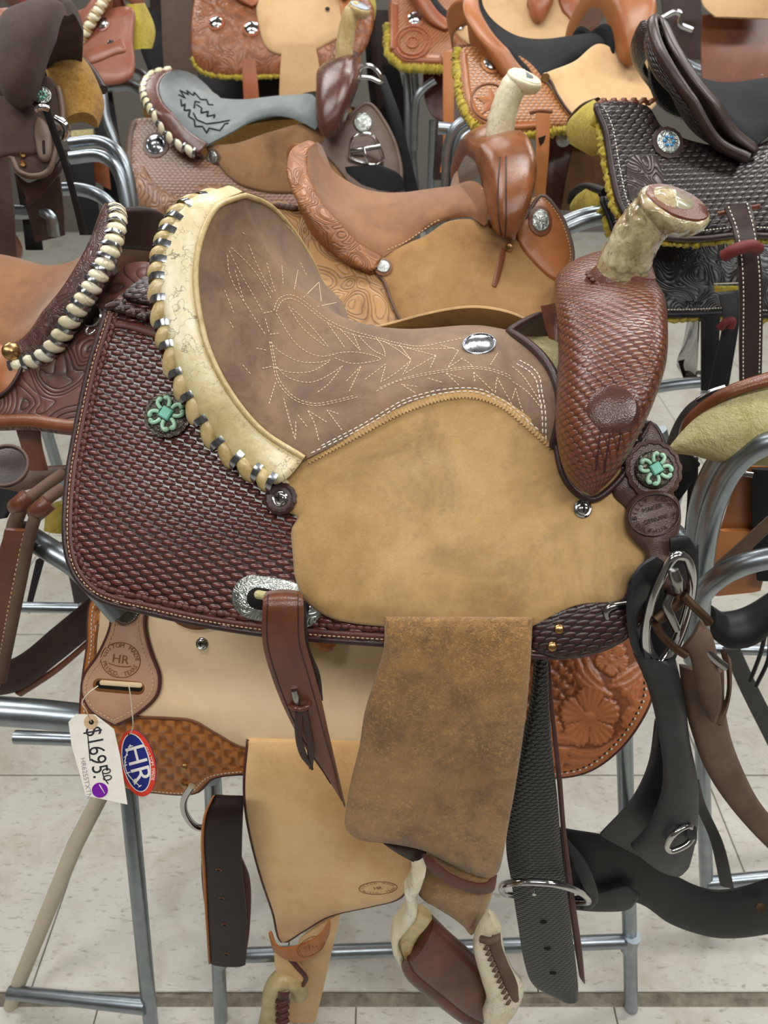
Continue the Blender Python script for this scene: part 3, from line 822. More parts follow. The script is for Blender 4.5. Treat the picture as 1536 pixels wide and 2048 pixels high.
def build_cantle(fr, parent, mat, back_mat, name='cantle_binding', T=None, wide=1.0, bulge=.011, far_rim=False):
    n = 8
    I = crom(RIM_I, n=n); O = crom(RIM_O, n=n)
    if wide != 1.0: O = I + (O - I)*wide
    cen = np.array([-.06, 0, -.06])
    out = nrm((I + O)/2 - cen)*np.array([1, 1, 1])
    def tuck(d, k): 
        q = O + 0; q = q + d*np.array([1, 0, 0]) ; q[:, 1] *= k; q[:, 2] -= .006; return q
    nv = 12; rows = []
    for v in np.linspace(0, 1, nv):
        p = I*(1 - v) + O*v + out*(bulge*math.sin(math.pi*v)**.8)
        rows.append(p)
    rows.append(tuck(.004, .985)); rows.append(tuck(.016, .95))
    G = np.stack(rows, 1)
    G = np.concatenate([(G*np.array([1, -1, 1]))[::-1][:-1], G], 0)
    if far_rim:
        If = crom(FAR_RIM, n=8)[::-1]; nf = len(If); h_ = G.shape[0]//2
        t0 = np.linspace(0, 1, h_ + 1)[:-1]; If = np.stack([np.interp(t0, np.linspace(0, 1, nf), If[:, q]) for q in range(3)], 1)
        dO = (O - I)[0]; blend = np.linspace(1, 0, h_)[:, None]
        tgt = np.array([-.004, -.020, -.030])
        for j_ in range(G.shape[1]):
            v_ = min(1, j_/(nv - 1)); G[:h_, j_] = If + v_*(tgt*np.minimum(1, blend*3) + dO*(1 - np.minimum(1, blend*3))) - np.array([0, 0, .006*blend[0, 0]])*np.minimum(1, blend*3) + (G[h_, j_] - (I[0]*(1 - v_) + O[0]*v_))*(1 - np.minimum(1, blend*3))
    if T is not None: G = T(G)
    W = fr.w(G); a, b = W.shape[:2]
    Fs = grid_faces(a, b)
    sl_ = np.concatenate([[0], np.cumsum(np.linalg.norm(np.diff(W[:, 5], axis=0), axis=1))]); sv_ = np.concatenate([[0], np.cumsum(np.linalg.norm(np.diff(W[a//2 + 20], axis=0), axis=1))])
    o = mesh_obj(name, W.reshape(-1, 3), Fs, mat, parent, uv=np.stack(np.broadcast_arrays(sl_[:, None], sv_[None, :]), -1).reshape(-1, 2))
    md = o.modifiers.new('thickness', 'SOLIDIFY'); md.thickness = .004; md.offset = -1
    bv = BVHTree.FromPolygons([Vector(p) for p in W.reshape(-1, 3)], Fs)
    # the leather back of the cantle, down to the skirts
    Ob = O + np.array([.008, 0, -.004]); Ob[:, 1] *= .97
    q = np.clip(np.interp(np.abs(Ob[:, 1])*.92, fr.tw, fr.tq), 0, 1)
    D = fr.surf(Ob[:, 0] + .012, q, .004); D[:, 1] = np.minimum(D[:, 1], Ob[:, 1]); D[:, 2] = np.minimum(D[:, 2], Ob[:, 2] - .004)
    rows = [Ob*(1 - v) + D*v + np.array([-.0, 0, 0])*math.sin(math.pi*v) for v in np.linspace(0, 1, 8)]
    G2 = np.stack(rows, 1); G2 = np.concatenate([(G2*np.array([1, -1, 1]))[::-1][:-1], G2], 0)
    if T is not None: G2 = T(G2)
    W2 = fr.w(G2); a, b = W2.shape[:2]
    s = np.concatenate([[0], np.cumsum(np.linalg.norm(np.diff(W2[:, 0], axis=0), axis=1))])
    uv = np.stack([np.broadcast_to(s[:, None], (a, b)), np.broadcast_to(np.linspace(0, .1, b)[None], (a, b))], -1).reshape(-1, 2)
    o2 = mesh_obj('cantle_back', W2.reshape(-1, 3), grid_faces(a, b), back_mat, parent, uv=uv)
    md = o2.modifiers.new('thickness', 'SOLIDIFY'); md.thickness = .004; md.offset = 0
    return o, bv, W, O

# pommel (fork with swells): rows over the horse's withers, from the centre to the near tip
POM_R = [  # back px, crest px, front px, edge lateral, crest lateral
    ((1108, 596), (1208, 556), (1314, 572), 0.0, 0.0),
    ((1114, 640), (1217, 584), (1330, 602), .045, .055),
    ((1116, 716), (1228, 640), (1334, 662), .085, .105),
    ((1112, 800), (1226, 730), (1330, 735), .122, .150),
    ((1112, 872), (1212, 830), (1304, 812), .152, .183),
    ((1128, 940), (1198, 910), (1268, 890), .174, .200),
    ((1152, 974), (1190, 965), (1230, 950), .188, .203),
    ((1180, 988), (1186, 990), (1196, 984), .196, .200)]
def _pom():
    B = ML([(*r[0], r[3]) for r in POM_R]); K = ML([(*r[1], r[4]) for r in POM_R]); Fr = ML([(*r[2], r[3]) for r in POM_R])
    B[0, 1] = K[0, 1] = Fr[0, 1] = 0
    return B, K, Fr
POM = _pom()
def build_pommel(fr, parent, mat, name='pommel', T=None, nphi=26):
    B, K, Fr = [crom(a, n=8) for a in POM]
    mir = lambda a: np.vstack([(a*np.array([1, -1, 1]))[::-1][:-1], a])
    B, K, Fr = map(mir, (B, K, Fr))
    mid = (B + Fr)/2; half = (Fr - B)/2; up = K - mid
    ph = np.linspace(0, math.pi, nphi)
    c = np.sign(np.cos(ph))*np.abs(np.cos(ph))**.72; s = np.sin(ph)**.72
    G = mid[:, None] + half[:, None]*c[None, :, None] + up[:, None]*s[None, :, None]
    # inner face, slightly hollow
    inn = mid[:, None] - half[:, None]*np.linspace(-.96, .96, 8)[None, :, None]*-1 - nrm(up)[:, None]*.012
    inn = inn[:, ::-1][:, ::-1]
    G = np.concatenate([G, inn], 1)
    if T is not None: G = T(G)
    W = fr.w(G); a, b = W.shape[:2]
    Fs = grid_faces(a, b, False, True)
    Fs.append(tuple(range(b))); Fs.append(tuple((a-1)*b + i for i in range(b)))
    d = np.concatenate([[0], np.cumsum(np.linalg.norm(np.diff(W[:, nphi//2], axis=0), axis=1))])
    cir = np.concatenate([[0], np.cumsum(np.linalg.norm(np.diff(W[a//2 + 16], axis=0), axis=1))])
    uv = np.stack([np.broadcast_to(cir[None, :], (a, b)), np.broadcast_to(d[:, None], (a, b))], -1).reshape(-1, 2)
    o = mesh_obj(name, W.reshape(-1, 3), Fs, mat, parent, uv=uv, sharp=65)
    bv = BVHTree.FromPolygons([Vector(p) for p in W.reshape(-1, 3)], grid_faces(a, b, False, True))
    return o, bv, W
HORN_P = ML([(1238, 580, 0), (1243, 545, 0), (1260, 500, 0), (1284, 458, 0), (1312, 428, 0)])
HORN_R = [.0270, .0260, .0245, .0235, .0235]
def horn_cap_prof(R): return [(R*.55, -.018), (R*.86, -.012), (R*.98, -.005), (R, .0), (R*.985, .004), (R*.9, .0065)]
def build_horn(fr, parent, mat, cap_mat, T=None, rs=1.0, tip=(1340, 428), capR=.036, lump=.0012, inlay=None, axis=(.30, .30, .9)):
    P = np.vstack([HORN_P, ML([(*tip, 0)])])
    P = crom(P, n=7)
    if T is not None: P = T(P)
    W = fr.w(P); r = np.interp(np.linspace(0, 1, len(P)), np.linspace(0, 1, 6), HORN_R + [.022])*rs*fr.sc
    V, Fs = tube_geo(W, r, 20)
    V = np.asarray(V); c = np.repeat(W, 20, 0); V = c + (V - c)*(1 + rng.normal(0, lump*12, (len(V), 1)))
    o = mesh_obj('horn', V, Fs, mat, parent, sharp=80)
    ax = nrm(axis[0]*fr.ex + axis[1]*fr.ey + axis[2]*fr.ez); R_ = capR*fr.sc
    V, Fs = lathe_geo(horn_cap_prof(R_), W[-1] + ax*.006, ax, seg=32, xdir=fr.ex, sy=.8)
    V = V + rng.normal(0, lump*.25, V.shape)
    mesh_obj('horn_head', V, Fs, mat, parent, sharp=70)
    cp = mesh_obj('horn_cap', *lathe_geo([(R_*.9, .0115*1), (R_*.86, .0135), (R_*.55, .0145), (R_*.01, .015)], W[-1] + ax*.0005, ax, seg=28, xdir=fr.ex, sy=.78), cap_mat, parent, sharp=50)
    if inlay: mesh_obj('cap_inlay', *lathe_geo([(R_*.56, .0143), (R_*.5, .0165), (R_*.01, .0175)], W[-1] + ax*.0005 - fr.ex*R_*.12, ax, seg=24, xdir=fr.ex, sy=.72), inlay, parent, sharp=50)
    return o, W

# --- skirts, lining
sk_px = [(212, 604), (196, 650), (172, 730), (150, 830), (132, 930), (123, 1040), (128, 1110), (152, 1165), (200, 1205), (300, 1232), (420, 1258), (560, 1278), (740, 1292), (900, 1300), (1000, 1303), (1070, 1318), (1150, 1316), (1230, 1292), (1290, 1240), (1325, 1150), (1345, 1050), (1345, 960), (1325, 890), (1292, 840), (1220, 860), (1120, 900), (980, 880), (800, 880), (640, 900), (540, 880), (470, 760), (420, 620), (385, 545), (312, 548), (240, 582)]
SKL = np.array([FM.hit(a, b, .012) for a, b in sk_px])
skirt = panel('skirt', FM, sk_px, .004, .007, 'main_basket', M, g=.014)
panel('skirt', FM, SKL, .004, .007, 'main_basket', M, g=.02, local=True, side=-1)
panel('fleece_lining', FM, SKL*np.array([.985, .965]), -.016, .019, 'fleece_cream', M, g=.012, local=True, bev=.006, disp=lambda x, s, d: (rng.normal(0, .0015, len(x)), 0*x + 1))
panel('fleece_lining', FM, SKL*np.array([.985, .965]), -.016, .019, 'fleece_cream', M, g=.02, local=True, bev=.006, side=-1)
# rolled edge of the skirt with its stitched border
def edge_tube(name, pn, ins, r, mat, parent, a, b, lift=0.0, seg=8):
    lp = inset(pn.loop, ins); n = len(lp); idx = [i % n for i in range(int(a*n), int(b*n))]
    q = np.interp(lp[idx, 1], pn.fr.ts, pn.fr.tq); p = pn.fr.surf(lp[idx, 0], q, pn.top + lift, pn.side)
    if pn.warp is not None: p = pn.warp(p)
    V, Fs = tube_geo(resample(pn.fr.w(p), max(12, len(idx)//2)), r, seg); return mesh_obj(name, V, Fs, mat, parent)
def edge_band(name, pn, i0, i1, mat, parent, a, b, h=.0006):
    """flat border strip following a panel's edge between two insets"""
    n = len(pn.loop); idx = [i % n for i in range(int(a*n), int(b*n))]
    rows = []
    for ins_, lf in ((i0, -.001), (i0 + .0004, h), (i1 - .0004, h), (i1, -.001)):
        lp = inset(pn.loop, ins_)[idx]; q = np.interp(lp[:, 1], pn.fr.ts, pn.fr.tq)
        p = pn.fr.surf(lp[:, 0], q, pn.top + lf, pn.side)
        if pn.warp is not None: p = pn.warp(p)
        rows.append(pn.fr.w(p))
    G = np.stack(rows, 1); return mesh_obj(name, G.reshape(-1, 3), grid_faces(len(idx), 4), mat, parent)
_n = len(skirt.loop)
edge_tube('edge_binding', skirt, .0025, .0036, 'dark_edge', M, 0, .66, -.003)
edge_band('border_strip', skirt, .006, .0125, 'main_brown', M, 0.002, .60, .0004)
edge_stitch('stitching', skirt, .0075, .0034, .0012, .0006, 'thread_tan', M, [(0, .60)], lift=.0010)
# scalloped stamps along the border
G = Geo(); lp = resample(np.vstack([inset(skirt.loop, .0165)[:int(.58*_n)]]), 130)
for i, (x, s_) in enumerate(lp):
    q = np.interp(s_, FM.ts, FM.tq); c = FM.w(FM.surf(x, q, .0108)); nn = FM.normal(x, q)
    j = min(i + 1, len(lp) - 1); k_ = max(i - 1, 0); tv = lp[j] - lp[k_]; 
    tq = FM.w(FM.surf(lp[j][0], np.interp(lp[j][1], FM.ts, FM.tq), .0108)) - FM.w(FM.surf(lp[k_][0], np.interp(lp[k_][1], FM.ts, FM.tq), .0108))
    V, Fs = lathe_geo([(.0042, -.0004), (.0040, .0006), (.0026, .0014), (.0003, .0016)], c, nn, seg=9, xdir=tq, sy=.62); G.add(V, Fs)
G.build('scallop_border', 'main_brown', M)
jockey = panel('side_jockey', FM, [(600, 912), (548, 955), (530, 985), (560, 1020), (592, 1032), (581, 1060), (584, 1110), (590, 1160), (612, 1204), (660, 1236), (740, 1251), (870, 1258), (1000, 1262), (1062, 1256), (1110, 1232), (1160, 1212), (1230, 1206), (1252, 1195), (1262, 1160), (1296, 1114), (1272, 1076), (1258, 1030), (1245, 985), (1240, 930), (1180, 920), (1120, 870), (1055, 825), (1005, 790), (940, 772), (880, 778), (800, 808), (700, 860)], .0125, .005, 'jockey_suede', M, g=.014)
JL = np.stack([jockey.loop[::6, 0], np.interp(jockey.loop[::6, 1], FM.ts, FM.tq)], 1)
panel('side_jockey', FM, JL, .0125, .005, 'jockey_suede', M, g=.025, local=True, side=-1)
seat, seat_bvh, SEAT_W = build_seat(FM, M, 'seat_suede', lift=.004, far_rim=True)
cb, cb_bvh, CB_W, CB_O = build_cantle(FM, M, 'rawhide_cantle', 'main_brown', far_rim=True)
pom, pom_bvh, POM_W = build_pommel(FM, M, 'swell_basket')
build_horn(FM, M, 'horn_rawhide', 'strap_brown', inlay='cap_stone')

def ring_pts(c, n, R, sy, xdir, k=28):
    x, y, n = basis(n, xdir); a = np.linspace(0, 2*math.pi, k, endpoint=False)
    return np.asarray(c) + R*np.cos(a)[:, None]*x + R*sy*np.sin(a)[:, None]*y
# horn collar (smooth leather with a stamped edge)
hx = nrm(FM.ex*.3 + FM.ez*.95); hc = FM.w(HORN_P[0]) + hx*.015
lathe('horn_collar', [(.036, -.018), (.034, -.007), (.0305, .001), (.028, .007), (.0265, .0095)], hc, hx, 'strap_brown', M, seg=32, xdir=FM.ex, sy=.86)
G = Geo()
for p in ring_pts(hc - hx*.011, hx, .0352, .86, FM.ex, 26):
    G.add(*ellipsoid_geo(p, np.array([.0035, 0, 0]), np.array([0, .0035, 0]), np.array([0, 0, .0022]), 6, 4))
G.build('collar_scallops', 'main_brown', M)
# seat: rolled front edge, decorative stitching, pinked welt
n_, k_ = SEAT_W.shape[:2]
fe = SEAT_W[-1]
tube('seat_front_binding', resample(fe, 40), .0048, 'dark_edge', M, sm=0, seg=10)
S1 = lambda l: [(512 + x/3, 400 + y/3) for x, y in l]
S2 = lambda l: [(300 + x/3.3025, 380 + y/3.3025) for x, y in l]
S3 = lambda l: [(1024 + x/3, 400 + y/3) for x, y in l]
LN = [S1(l) for l in [
    [(105, 665), (130, 600), (190, 570), (260, 590), (340, 650), (430, 720), (560, 780), (700, 820), (850, 860), (980, 880), (1100, 860), (1240, 830)],
    [(120, 672), (150, 612), (190, 592), (250, 606), (330, 666), (430, 738), (560, 802), (720, 838), (850, 877), (1000, 897), (1200, 890)],
    [(80, 850), (140, 910), (260, 970), (380, 975), (450, 960)], [(80, 850), (100, 960), (120, 1070), (180, 1160), (260, 1215), (360, 1235), (480, 1215), (620, 1180)],
    [(92, 850), (112, 960), (132, 1062), (190, 1148), (265, 1202), (360, 1222), (480, 1202), (600, 1172)],
    [(120, 680), (220, 840), (300, 910), (400, 940), (520, 915), (640, 920), (750, 955), (640, 980), (560, 980), (450, 940)],
    [(215, 650), (330, 760), (440, 890)], [(195, 640), (280, 770), (430, 890)], [(100, 1000), (200, 1035), (330, 1030), (440, 970)],
    [(120, 1000), (200, 1070), (330, 1095), (440, 1050), (520, 995)], [(520, 995), (430, 1110), (360, 1160)],
    [(430, 740), (535, 890)], [(500, 770), (625, 905)], [(625, 905), (580, 800)], [(720, 830), (760, 880), (780, 940)], [(780, 940), (700, 900), (600, 800)],
    [(860, 870), (930, 960)], [(930, 960), (850, 900), (760, 845)], [(880, 1050), (930, 965)], [(930, 965), (840, 1040), (750, 1095)], [(750, 1095), (780, 985)], [(780, 985), (640, 1090)],
    [(1080, 935), (900, 890)], [(1080, 935), (1040, 1020)], [(1080, 935), (880, 1050)], [(1215, 905), (1100, 870)], [(1215, 905), (1150, 1010)], [(1240, 950), (1150, 1010)],
    [(720, 1150), (850, 1090), (1000, 1055), (1150, 1030), (1260, 1015), (1380, 1020), (1480, 1050), (1536, 1080)], [(740, 1130), (860, 1080), (1000, 1043), (1150, 1018), (1260, 1003), (1390, 1010), (1490, 1040), (1536, 1065)],
    [(1140, 1040), (1220, 1115)], [(1140, 1040), (1260, 1080)], [(1305, 1035), (1315, 1110)], [(1305, 1035), (1435, 1160)], [(1435, 1160), (1445, 1065)], [(1445, 1065), (1536, 1230)],
    [(560, 1150), (630, 1000)], [(630, 1000), (540, 1090)], [(165, 1190), (200, 1320), (235, 1440)], [(235, 1440), (240, 1310)], [(250, 1290), (320, 1380)], [(310, 1265), (350, 1340), (380, 1455)], [(310, 1265), (435, 1340)], [(425, 1260), (530, 1400)], [(440, 1265), (495, 1285)],
    [(1250, 960), (1300, 1000), (1270, 1003)], [(1450, 920), (1400, 1000)], [(870, 1105), (965, 1165)], [(880, 1110), (980, 1122)], [(1030, 1070), (1130, 1100)]]]
LN += [S2(l) for l in [
    [(535, 380), (640, 480), (720, 580), (800, 720)], [(520, 400), (600, 560), (660, 660), (750, 815)], [(750, 815), (820, 800)], [(510, 430), (520, 540), (560, 640), (660, 800), (770, 970)],
    [(560, 530), (620, 740)], [(490, 660), (560, 830)], [(525, 870), (565, 940)], [(650, 360), (700, 480), (760, 600), (825, 700)], [(770, 480), (800, 590), (830, 680)], [(870, 500), (880, 640)], [(975, 530), (950, 670)],
    [(990, 480), (1040, 580)], [(1115, 610), (1010, 715)], [(1115, 610), (1130, 735)], [(1230, 745), (1090, 775)], [(610, 1155), (670, 1225)], [(830, 1270), (780, 1430)], [(610, 280), (640, 310)], [(700, 1045), (770, 1060)], [(740, 1180), (810, 1165)], [(760, 850), (790, 960)], [(790, 955), (870, 945)]]]
LN += [S3(l) for l in [[(0, 1000), (60, 1050), (130, 1150), (185, 1240)], [(20, 1130), (60, 1260), (130, 1400)], [(20, 1130), (0, 1200)], [(0, 1090), (90, 1150), (185, 1260)]]]
draw_on(seat_bvh, LN, .0032, .0010, .00050, 'decorative_stitching', 'thread_seat', M)
BD = [S1([(330, 1520), (480, 1448), (640, 1366), (760, 1296), (880, 1224), (1000, 1184), (1120, 1160), (1270, 1148), (1360, 1162), (1440, 1202), (1536, 1260)]) + S3([(100, 1362), (205, 1440)]),
      S1([(390, 1476), (480, 1430), (640, 1346), (760, 1274), (880, 1204), (1000, 1164), (1120, 1138), (1270, 1128), (1365, 1142), (1450, 1184), (1536, 1238)]) + S3([(100, 1330), (185, 1400)]),
      S3([(205, 1440), (200, 1260), (180, 1150), (165, 1060), (120, 1005), (40, 960)]), S3([(185, 1400), (180, 1270), (160, 1150), (145, 1080), (100, 1025), (20, 980)])]
draw_on(seat_bvh, BD, .0046, .0013, .0006, 'border_stitching', 'thread_white', M)
xq = np.array([FM.hit(a_, b_, .0185) for a_, b_ in crom(np.array([(612, 920), (720, 862), (800, 820), (880, 792), (945, 786), (1005, 806), (1055, 846), (1107, 892)], float), step=8)])
xq = resample(xq, 150)
G = Geo(); tn = nrm(np.gradient(xq, axis=0)); nn = np.stack([-tn[:, 1], tn[:, 0]], 1); nn *= np.sign(nn[:, 1:2])
zz = np.where(np.arange(150) % 2 == 0, .0050, .0030)
a = FM.w(FM.surf(xq[:, 0] - nn[:, 0]*.004, xq[:, 1] - nn[:, 1]*.004, .0165)); b = FM.w(FM.surf(xq[:, 0] + nn[:, 0]*zz, xq[:, 1] + nn[:, 1]*zz, .0192)); c = FM.w(FM.surf(xq[:, 0] + nn[:, 0]*zz, xq[:, 1] + nn[:, 1]*zz, .0172))
G.add(np.stack([a, b, c], 1).reshape(-1, 3), grid_faces(150, 3)); G.build('pinked_welt', 'jockey_suede', M, smooth=False)
# stitched inner lip of the rawhide binding
I_ = CB_W[:, 0]; O_ = CB_W[:, 11]
tube('binding_lip', resample(I_, 70), .0030, 'rawhide_roll', M, sm=0, seg=8)
mid = CB_W[:, 1]; nv = nrm(np.cross(np.gradient(mid, axis=0), CB_W[:, 2] - CB_W[:, 0])); nv *= np.sign((nv @ FM.ey).mean())
dashes(resample(CB_W[:, 2][len(I_)//2:], 60), resample(nv[len(I_)//2:], 60), .0040, .0022, .00045, .0035).build('binding_stitching', 'thread_dark', M)
# rawhide rolls and silver lacing along the outer edge
lace_px = np.array([(440, 392), (404, 402), (373, 420), (347, 440), (333, 465), (323, 492), (314, 524), (312, 559), (314, 602), (322, 651), (333, 695), (350, 749), (370, 799), (396, 845), (433, 890), (470, 927), (513, 951), (548, 966)], float)
Oc = crom(RIM_O, n=60); Ow = FM.w(Oc); 
def prj(P):
    v = P - CAM; z = v @ FW; return np.stack([768 + FPX*(v @ RT)/z, 1024 - FPX*(v @ UP)/z], -1)
Op = prj(Ow); idx = [int(np.argmin(np.linalg.norm(Op - p, axis=1))) for p in lace_px]
def roll_at(i0, i1, k, far=False):
    m_ = Oc.copy()
    if far: m_[:, 1] *= -1
    a_, b_ = FM.w(m_[i0]), FM.w(m_[i1]); c_ = (a_ + b_)/2; tv = b_ - a_; L_ = np.linalg.norm(tv); tv = tv/L_
    cen = FM.w(np.array([-.06, 0, -.06])); o_ = nrm(c_ - cen); o_ = nrm(o_ - tv*(o_ @ tv)); s_ = np.cross(tv, o_)
    ax = nrm(tv*.86 + s_*.30*(-1 if far else 1) + o_*.22)
    V, Fs = ellipsoid_geo(c_ + o_*.002, ax*L_*.62, o_*.0088, s_*.0105, 12, 9); mesh_obj('rawhide_roll', V, Fs, 'rawhide_roll', M)
    # silver strip lying in the gap at b_
    P = [b_ + s_*w + o_*h for w, h in ((-.014, -.003), (-.010, .0050), (0, .0092), (.010, .0055), (.015, -.002))]
    band('silver_lace', P, [o_ - s_*.8, o_ - s_*.4, o_, o_ + s_*.4, o_ + s_*.8], .0066, .0008, 'silver_lace', M, sm=3, cols=3)
for j in range(len(idx) - 1):
    roll_at(idx[j], idx[j+1], j)
# braided ridge at the back of the skirts, and the stamped spine piece behind the cantle
def braid(name, P, r, mat, parent, lobes=None):
    """row of overlapping plaited leather lobes along P, one object each"""
    P = np.asarray(P); T, N, B = frames(P)
    for i in range(len(P)):
        ax = nrm(T[i]*.75 + B[i]*(.66 if i % 2 else -.66))
        V, Fs = ellipsoid_geo(P[i], ax*r*1.5, B[i]*r*.75, N[i]*r*.62, 10, 7); mesh_obj('braid_lobe', V, Fs, mat, parent)
bp = [FM.w(FM.surf(*FM.hit(x, y, .014), .013)) for x, y in [(224, 612), (236, 614), (248, 618), (260, 620), (272, 624), (284, 627), (296, 631), (308, 636)]]
braid('braid', bp, .0085, 'dark_edge', M)
spine = panel('spine_piece', FM, [(238, 590), (262, 566), (300, 552), (350, 552), (372, 600), (330, 612), (280, 606)], .013, .004, 'flap_basket', M, g=.02)
panel('spine_strip', FM, [(228, 640), (260, 644), (300, 652), (335, 664), (335, 682), (300, 672), (250, 656), (226, 652)], .0115, .0015, 'main_brown', M, g=.02)

# --- conchos and hardware
def on(pn, x, y, lift=0.0):
    h = cast(pn.bvh if hasattr(pn, 'bvh') else pn, x, y); return h[0] + h[1]*lift, h[1]
def turquoise_concho(c, n, R, up, parent, sq=1.0, rosette=True):
    x, y, n = basis(n, up)
    con = mesh_obj('concho', *lathe_geo([(R*1.0, 0), (R*1.0, .003), (R*.93, .0042), (R*.9, .0034), (R*.5, .0052), (R*.01, .006)], c, n, seg=30, xdir=x), 'dark_bronze', parent, sharp=40)
    con.name = 'concho'
    if rosette: lathe('concho_edge', [(R*1.06, 0), (R*1.08, .0022), (R*.95, .0034)], c, n, 'dark_bronze', parent, seg=60, xdir=x, scal=lambda th: 1 + .045*np.abs(np.sin(th*9)))
    s = R*.27
    V = []; 
    for z, k in ((.004, 1), (.0085, 1), (.0098, .8)):
        for a, b in ((-1, -1), (1, -1), (1, 1), (-1, 1)): V.append(c + x*a*s*k + y*b*s*k + n*z)
    Fs = [(8, 9, 10, 11)] + [(r + i, r + (i+1) % 4, r + 4 + (i+1) % 4, r + 4 + i) for r in (0, 4) for i in range(4)]
    mesh_obj('turquoise_block', V, Fs, 'turquoise', parent, smooth=False)
    for q in range(4):
        for sgn in (-1, 1):
            a0 = q*math.pi/2 + sgn*.26; d = x*math.cos(a0) + y*math.sin(a0); e = (-x*math.sin(a0) + y*math.cos(a0))*sgn
            P = [c + d*R*.36 + n*.006, c + d*R*.55 + e*R*.01 + n*.0066, c + d*R*.72 + e*R*.10 + n*.0064, c + d*R*.74 + e*R*.24 + n*.006, c + d*R*.63 + e*R*.27 + n*.006]
            V, Fs = tube_geo(crom(np.array(P), n=4), np.interp(np.linspace(0, 1, 17), [0, .5, .85, 1], [R*.10, R*.10, R*.15, R*.09]), 8); mesh_obj('petal', V, Fs, 'mint', parent)
def screw(c, n, R, parent, cross=True, mat='chrome', xdir=(1, 0, 0)):
    sc_ = lathe('screw', [(R, 0), (R*1.0, .0018), (R*.86, .003), (R*.74, .0022), (R*.62, .0040), (R*.3, .0052), (R*.01, .0054)], c, n, mat, parent, seg=24)
    x, y, n = basis(n, xdir)
    for k, (d, e) in enumerate([(x, y), (y, x)][:2 if cross else 1]):
        V = [c + n*z + d*a*R*.45 + e*b*R*.10 for z in (.0042, .0056) for a, b in ((-1, -1), (1, -1), (1, 1), (-1, 1))]
        mesh_obj('screw_slot', V, [(4, 5, 6, 7), (0, 1, 5, 4), (1, 2, 6, 5), (2, 3, 7, 6), (3, 0, 4, 7)], 'slot_dark', sc_, smooth=False)
    return sc_
c, n = on(skirt, 338, 832, .002); turquoise_concho(c, nrm(n + np.array([.1, -.2, .35])), .0215, dir_on(c, n, 300, 810, 370, 850), M)
c, n = on(jockey, 562, 998, .0)
lathe('rosette', [(.0150, -.003), (.0152, .003), (.0125, .0048), (.0105, .0036), (.010, .0036)], c, n, 'dark_edge', M, seg=64, scal=lambda th: 1 + .07*np.abs(np.sin(th*7)))
screw(c + n*.0034, n, .0078, M)
c, n = on(jockey, 1165, 1018, .0005); screw(c, n, .0085, M, cross=False, xdir=dir_on(c, n, 1165, 1000, 1165, 1030))
# front rigging plate, concho and maker's tab
frontp = panel('front_plate', FM, [(1226, 985), (1252, 930), (1285, 868), (1302, 843), (1322, 862), (1340, 915), (1349, 985), (1352, 1030), (1300, 1036), (1262, 1020)], .0175, .004, 'maker_brown', M, g=.02)
edge_tube('plate_edge', frontp, .002, .0024, 'dark_edge', M, .15, .62, -.002)
tabp = panel('maker_tab', FM, [(1300, 982), (1268, 996), (1253, 1030), (1258, 1062), (1276, 1084), (1292, 1102), (1299, 1140), (1310, 1175), (1345, 1175), (1343, 1130), (1346, 1092), (1360, 1064), (1365, 1030), (1358, 1000), (1335, 984)], .0225, .006, 'maker_brown', M, g=.02)
c, n = on(frontp, 1305, 940, .0005)
lathe('concho_backing', [(.0245, -.001), (.0245, .0035), (.0215, .0045), (.0205, .0035), (.005, .0035)], c, n, 'maker_brown', M, seg=72, xdir=dir_on(c, n, 1305, 940, 1335, 930), sy=1.1, scal=lambda th: 1 + .06*np.abs(np.sin(th*8)))
turquoise_concho(c + n*.0035, n, .0178, dir_on(c, n, 1305, 940, 1340, 920), M, rosette=False)
c, n = on(tabp, 1308, 1030, .0004); xd, yd, n = basis(n, dir_on(c, n, 1258, 1046, 1360, 1014)); 
if yd[2] < 0: yd = -yd
fn = flat_fn(c, xd, yd, n, .0016)
V, Fs = tube_geo(ring_pts(c + n*.001, n, .0235, .80, xd, 40), .0009, 6, closed=True); mesh_obj('maker_ring', V, Fs, 'dark_edge', tabp.o)
G = Geo(); arc_text(G, 'BILLY COOK', .0062, fn, .0188, .0145, math.radians(170), math.radians(14), inward=False)
put_text(G, 'MAKER', .0060, fn, oy=.0062); put_text(G, 'GENUINE', .0056, fn, oy=-.0044); arc_text(G, 'SULPHUR, OK', .0056, fn, .0192, .0148, math.radians(196), math.radians(346), inward=True)
G.build('maker_stamp', 'slot_dark', tabp.o, smooth=False)
# oval seat concho
c, n = on(seat_bvh, 958, 692, .0008); n = nrm(n + np.array([0, -.3, .2])); xd, yd, n = basis(n, dir_on(c, n, 925, 708, 992, 678))
oc = lathe('oval_concho', [(.0182, -.001), (.0182, .0022), (.0168, .0030), (.0165, .0022), (.009, .0042), (.0002, .0048)], c, n, 'silver_lace', M, seg=40, xdir=xd, sy=.80)
G = Geo()
for p in ring_pts(c + n*.0026, n, .0176, .80, xd, 54): G.add(*ellipsoid_geo(p, xd*.0009, yd*.0009, n*.0008, 5, 4))
G.build('rope_edge', 'silver_lace', oc)
td = dir_on(c, n, 958, 670, 966, 715); ld_ = np.cross(n, td)
if ld_ @ RT < 0: ld_ = -ld_
tfn = flat_fn(c, td, ld_, n, .0050); G = Geo(); arc_text(G, 'MAKER', .0034, tfn, .0100, .0128, math.radians(125), math.radians(55)); put_text(G, 'Billy', .0056, tfn, oy=.0030); put_text(G, 'Cook', .0056, tfn, oy=-.0028); arc_text(G, 'SULPHUR OK', .0028, tfn, .0100, .0128, math.radians(228), math.radians(312), inward=True)
G.build('concho_lettering', 'dark_edge', oc, smooth=False)
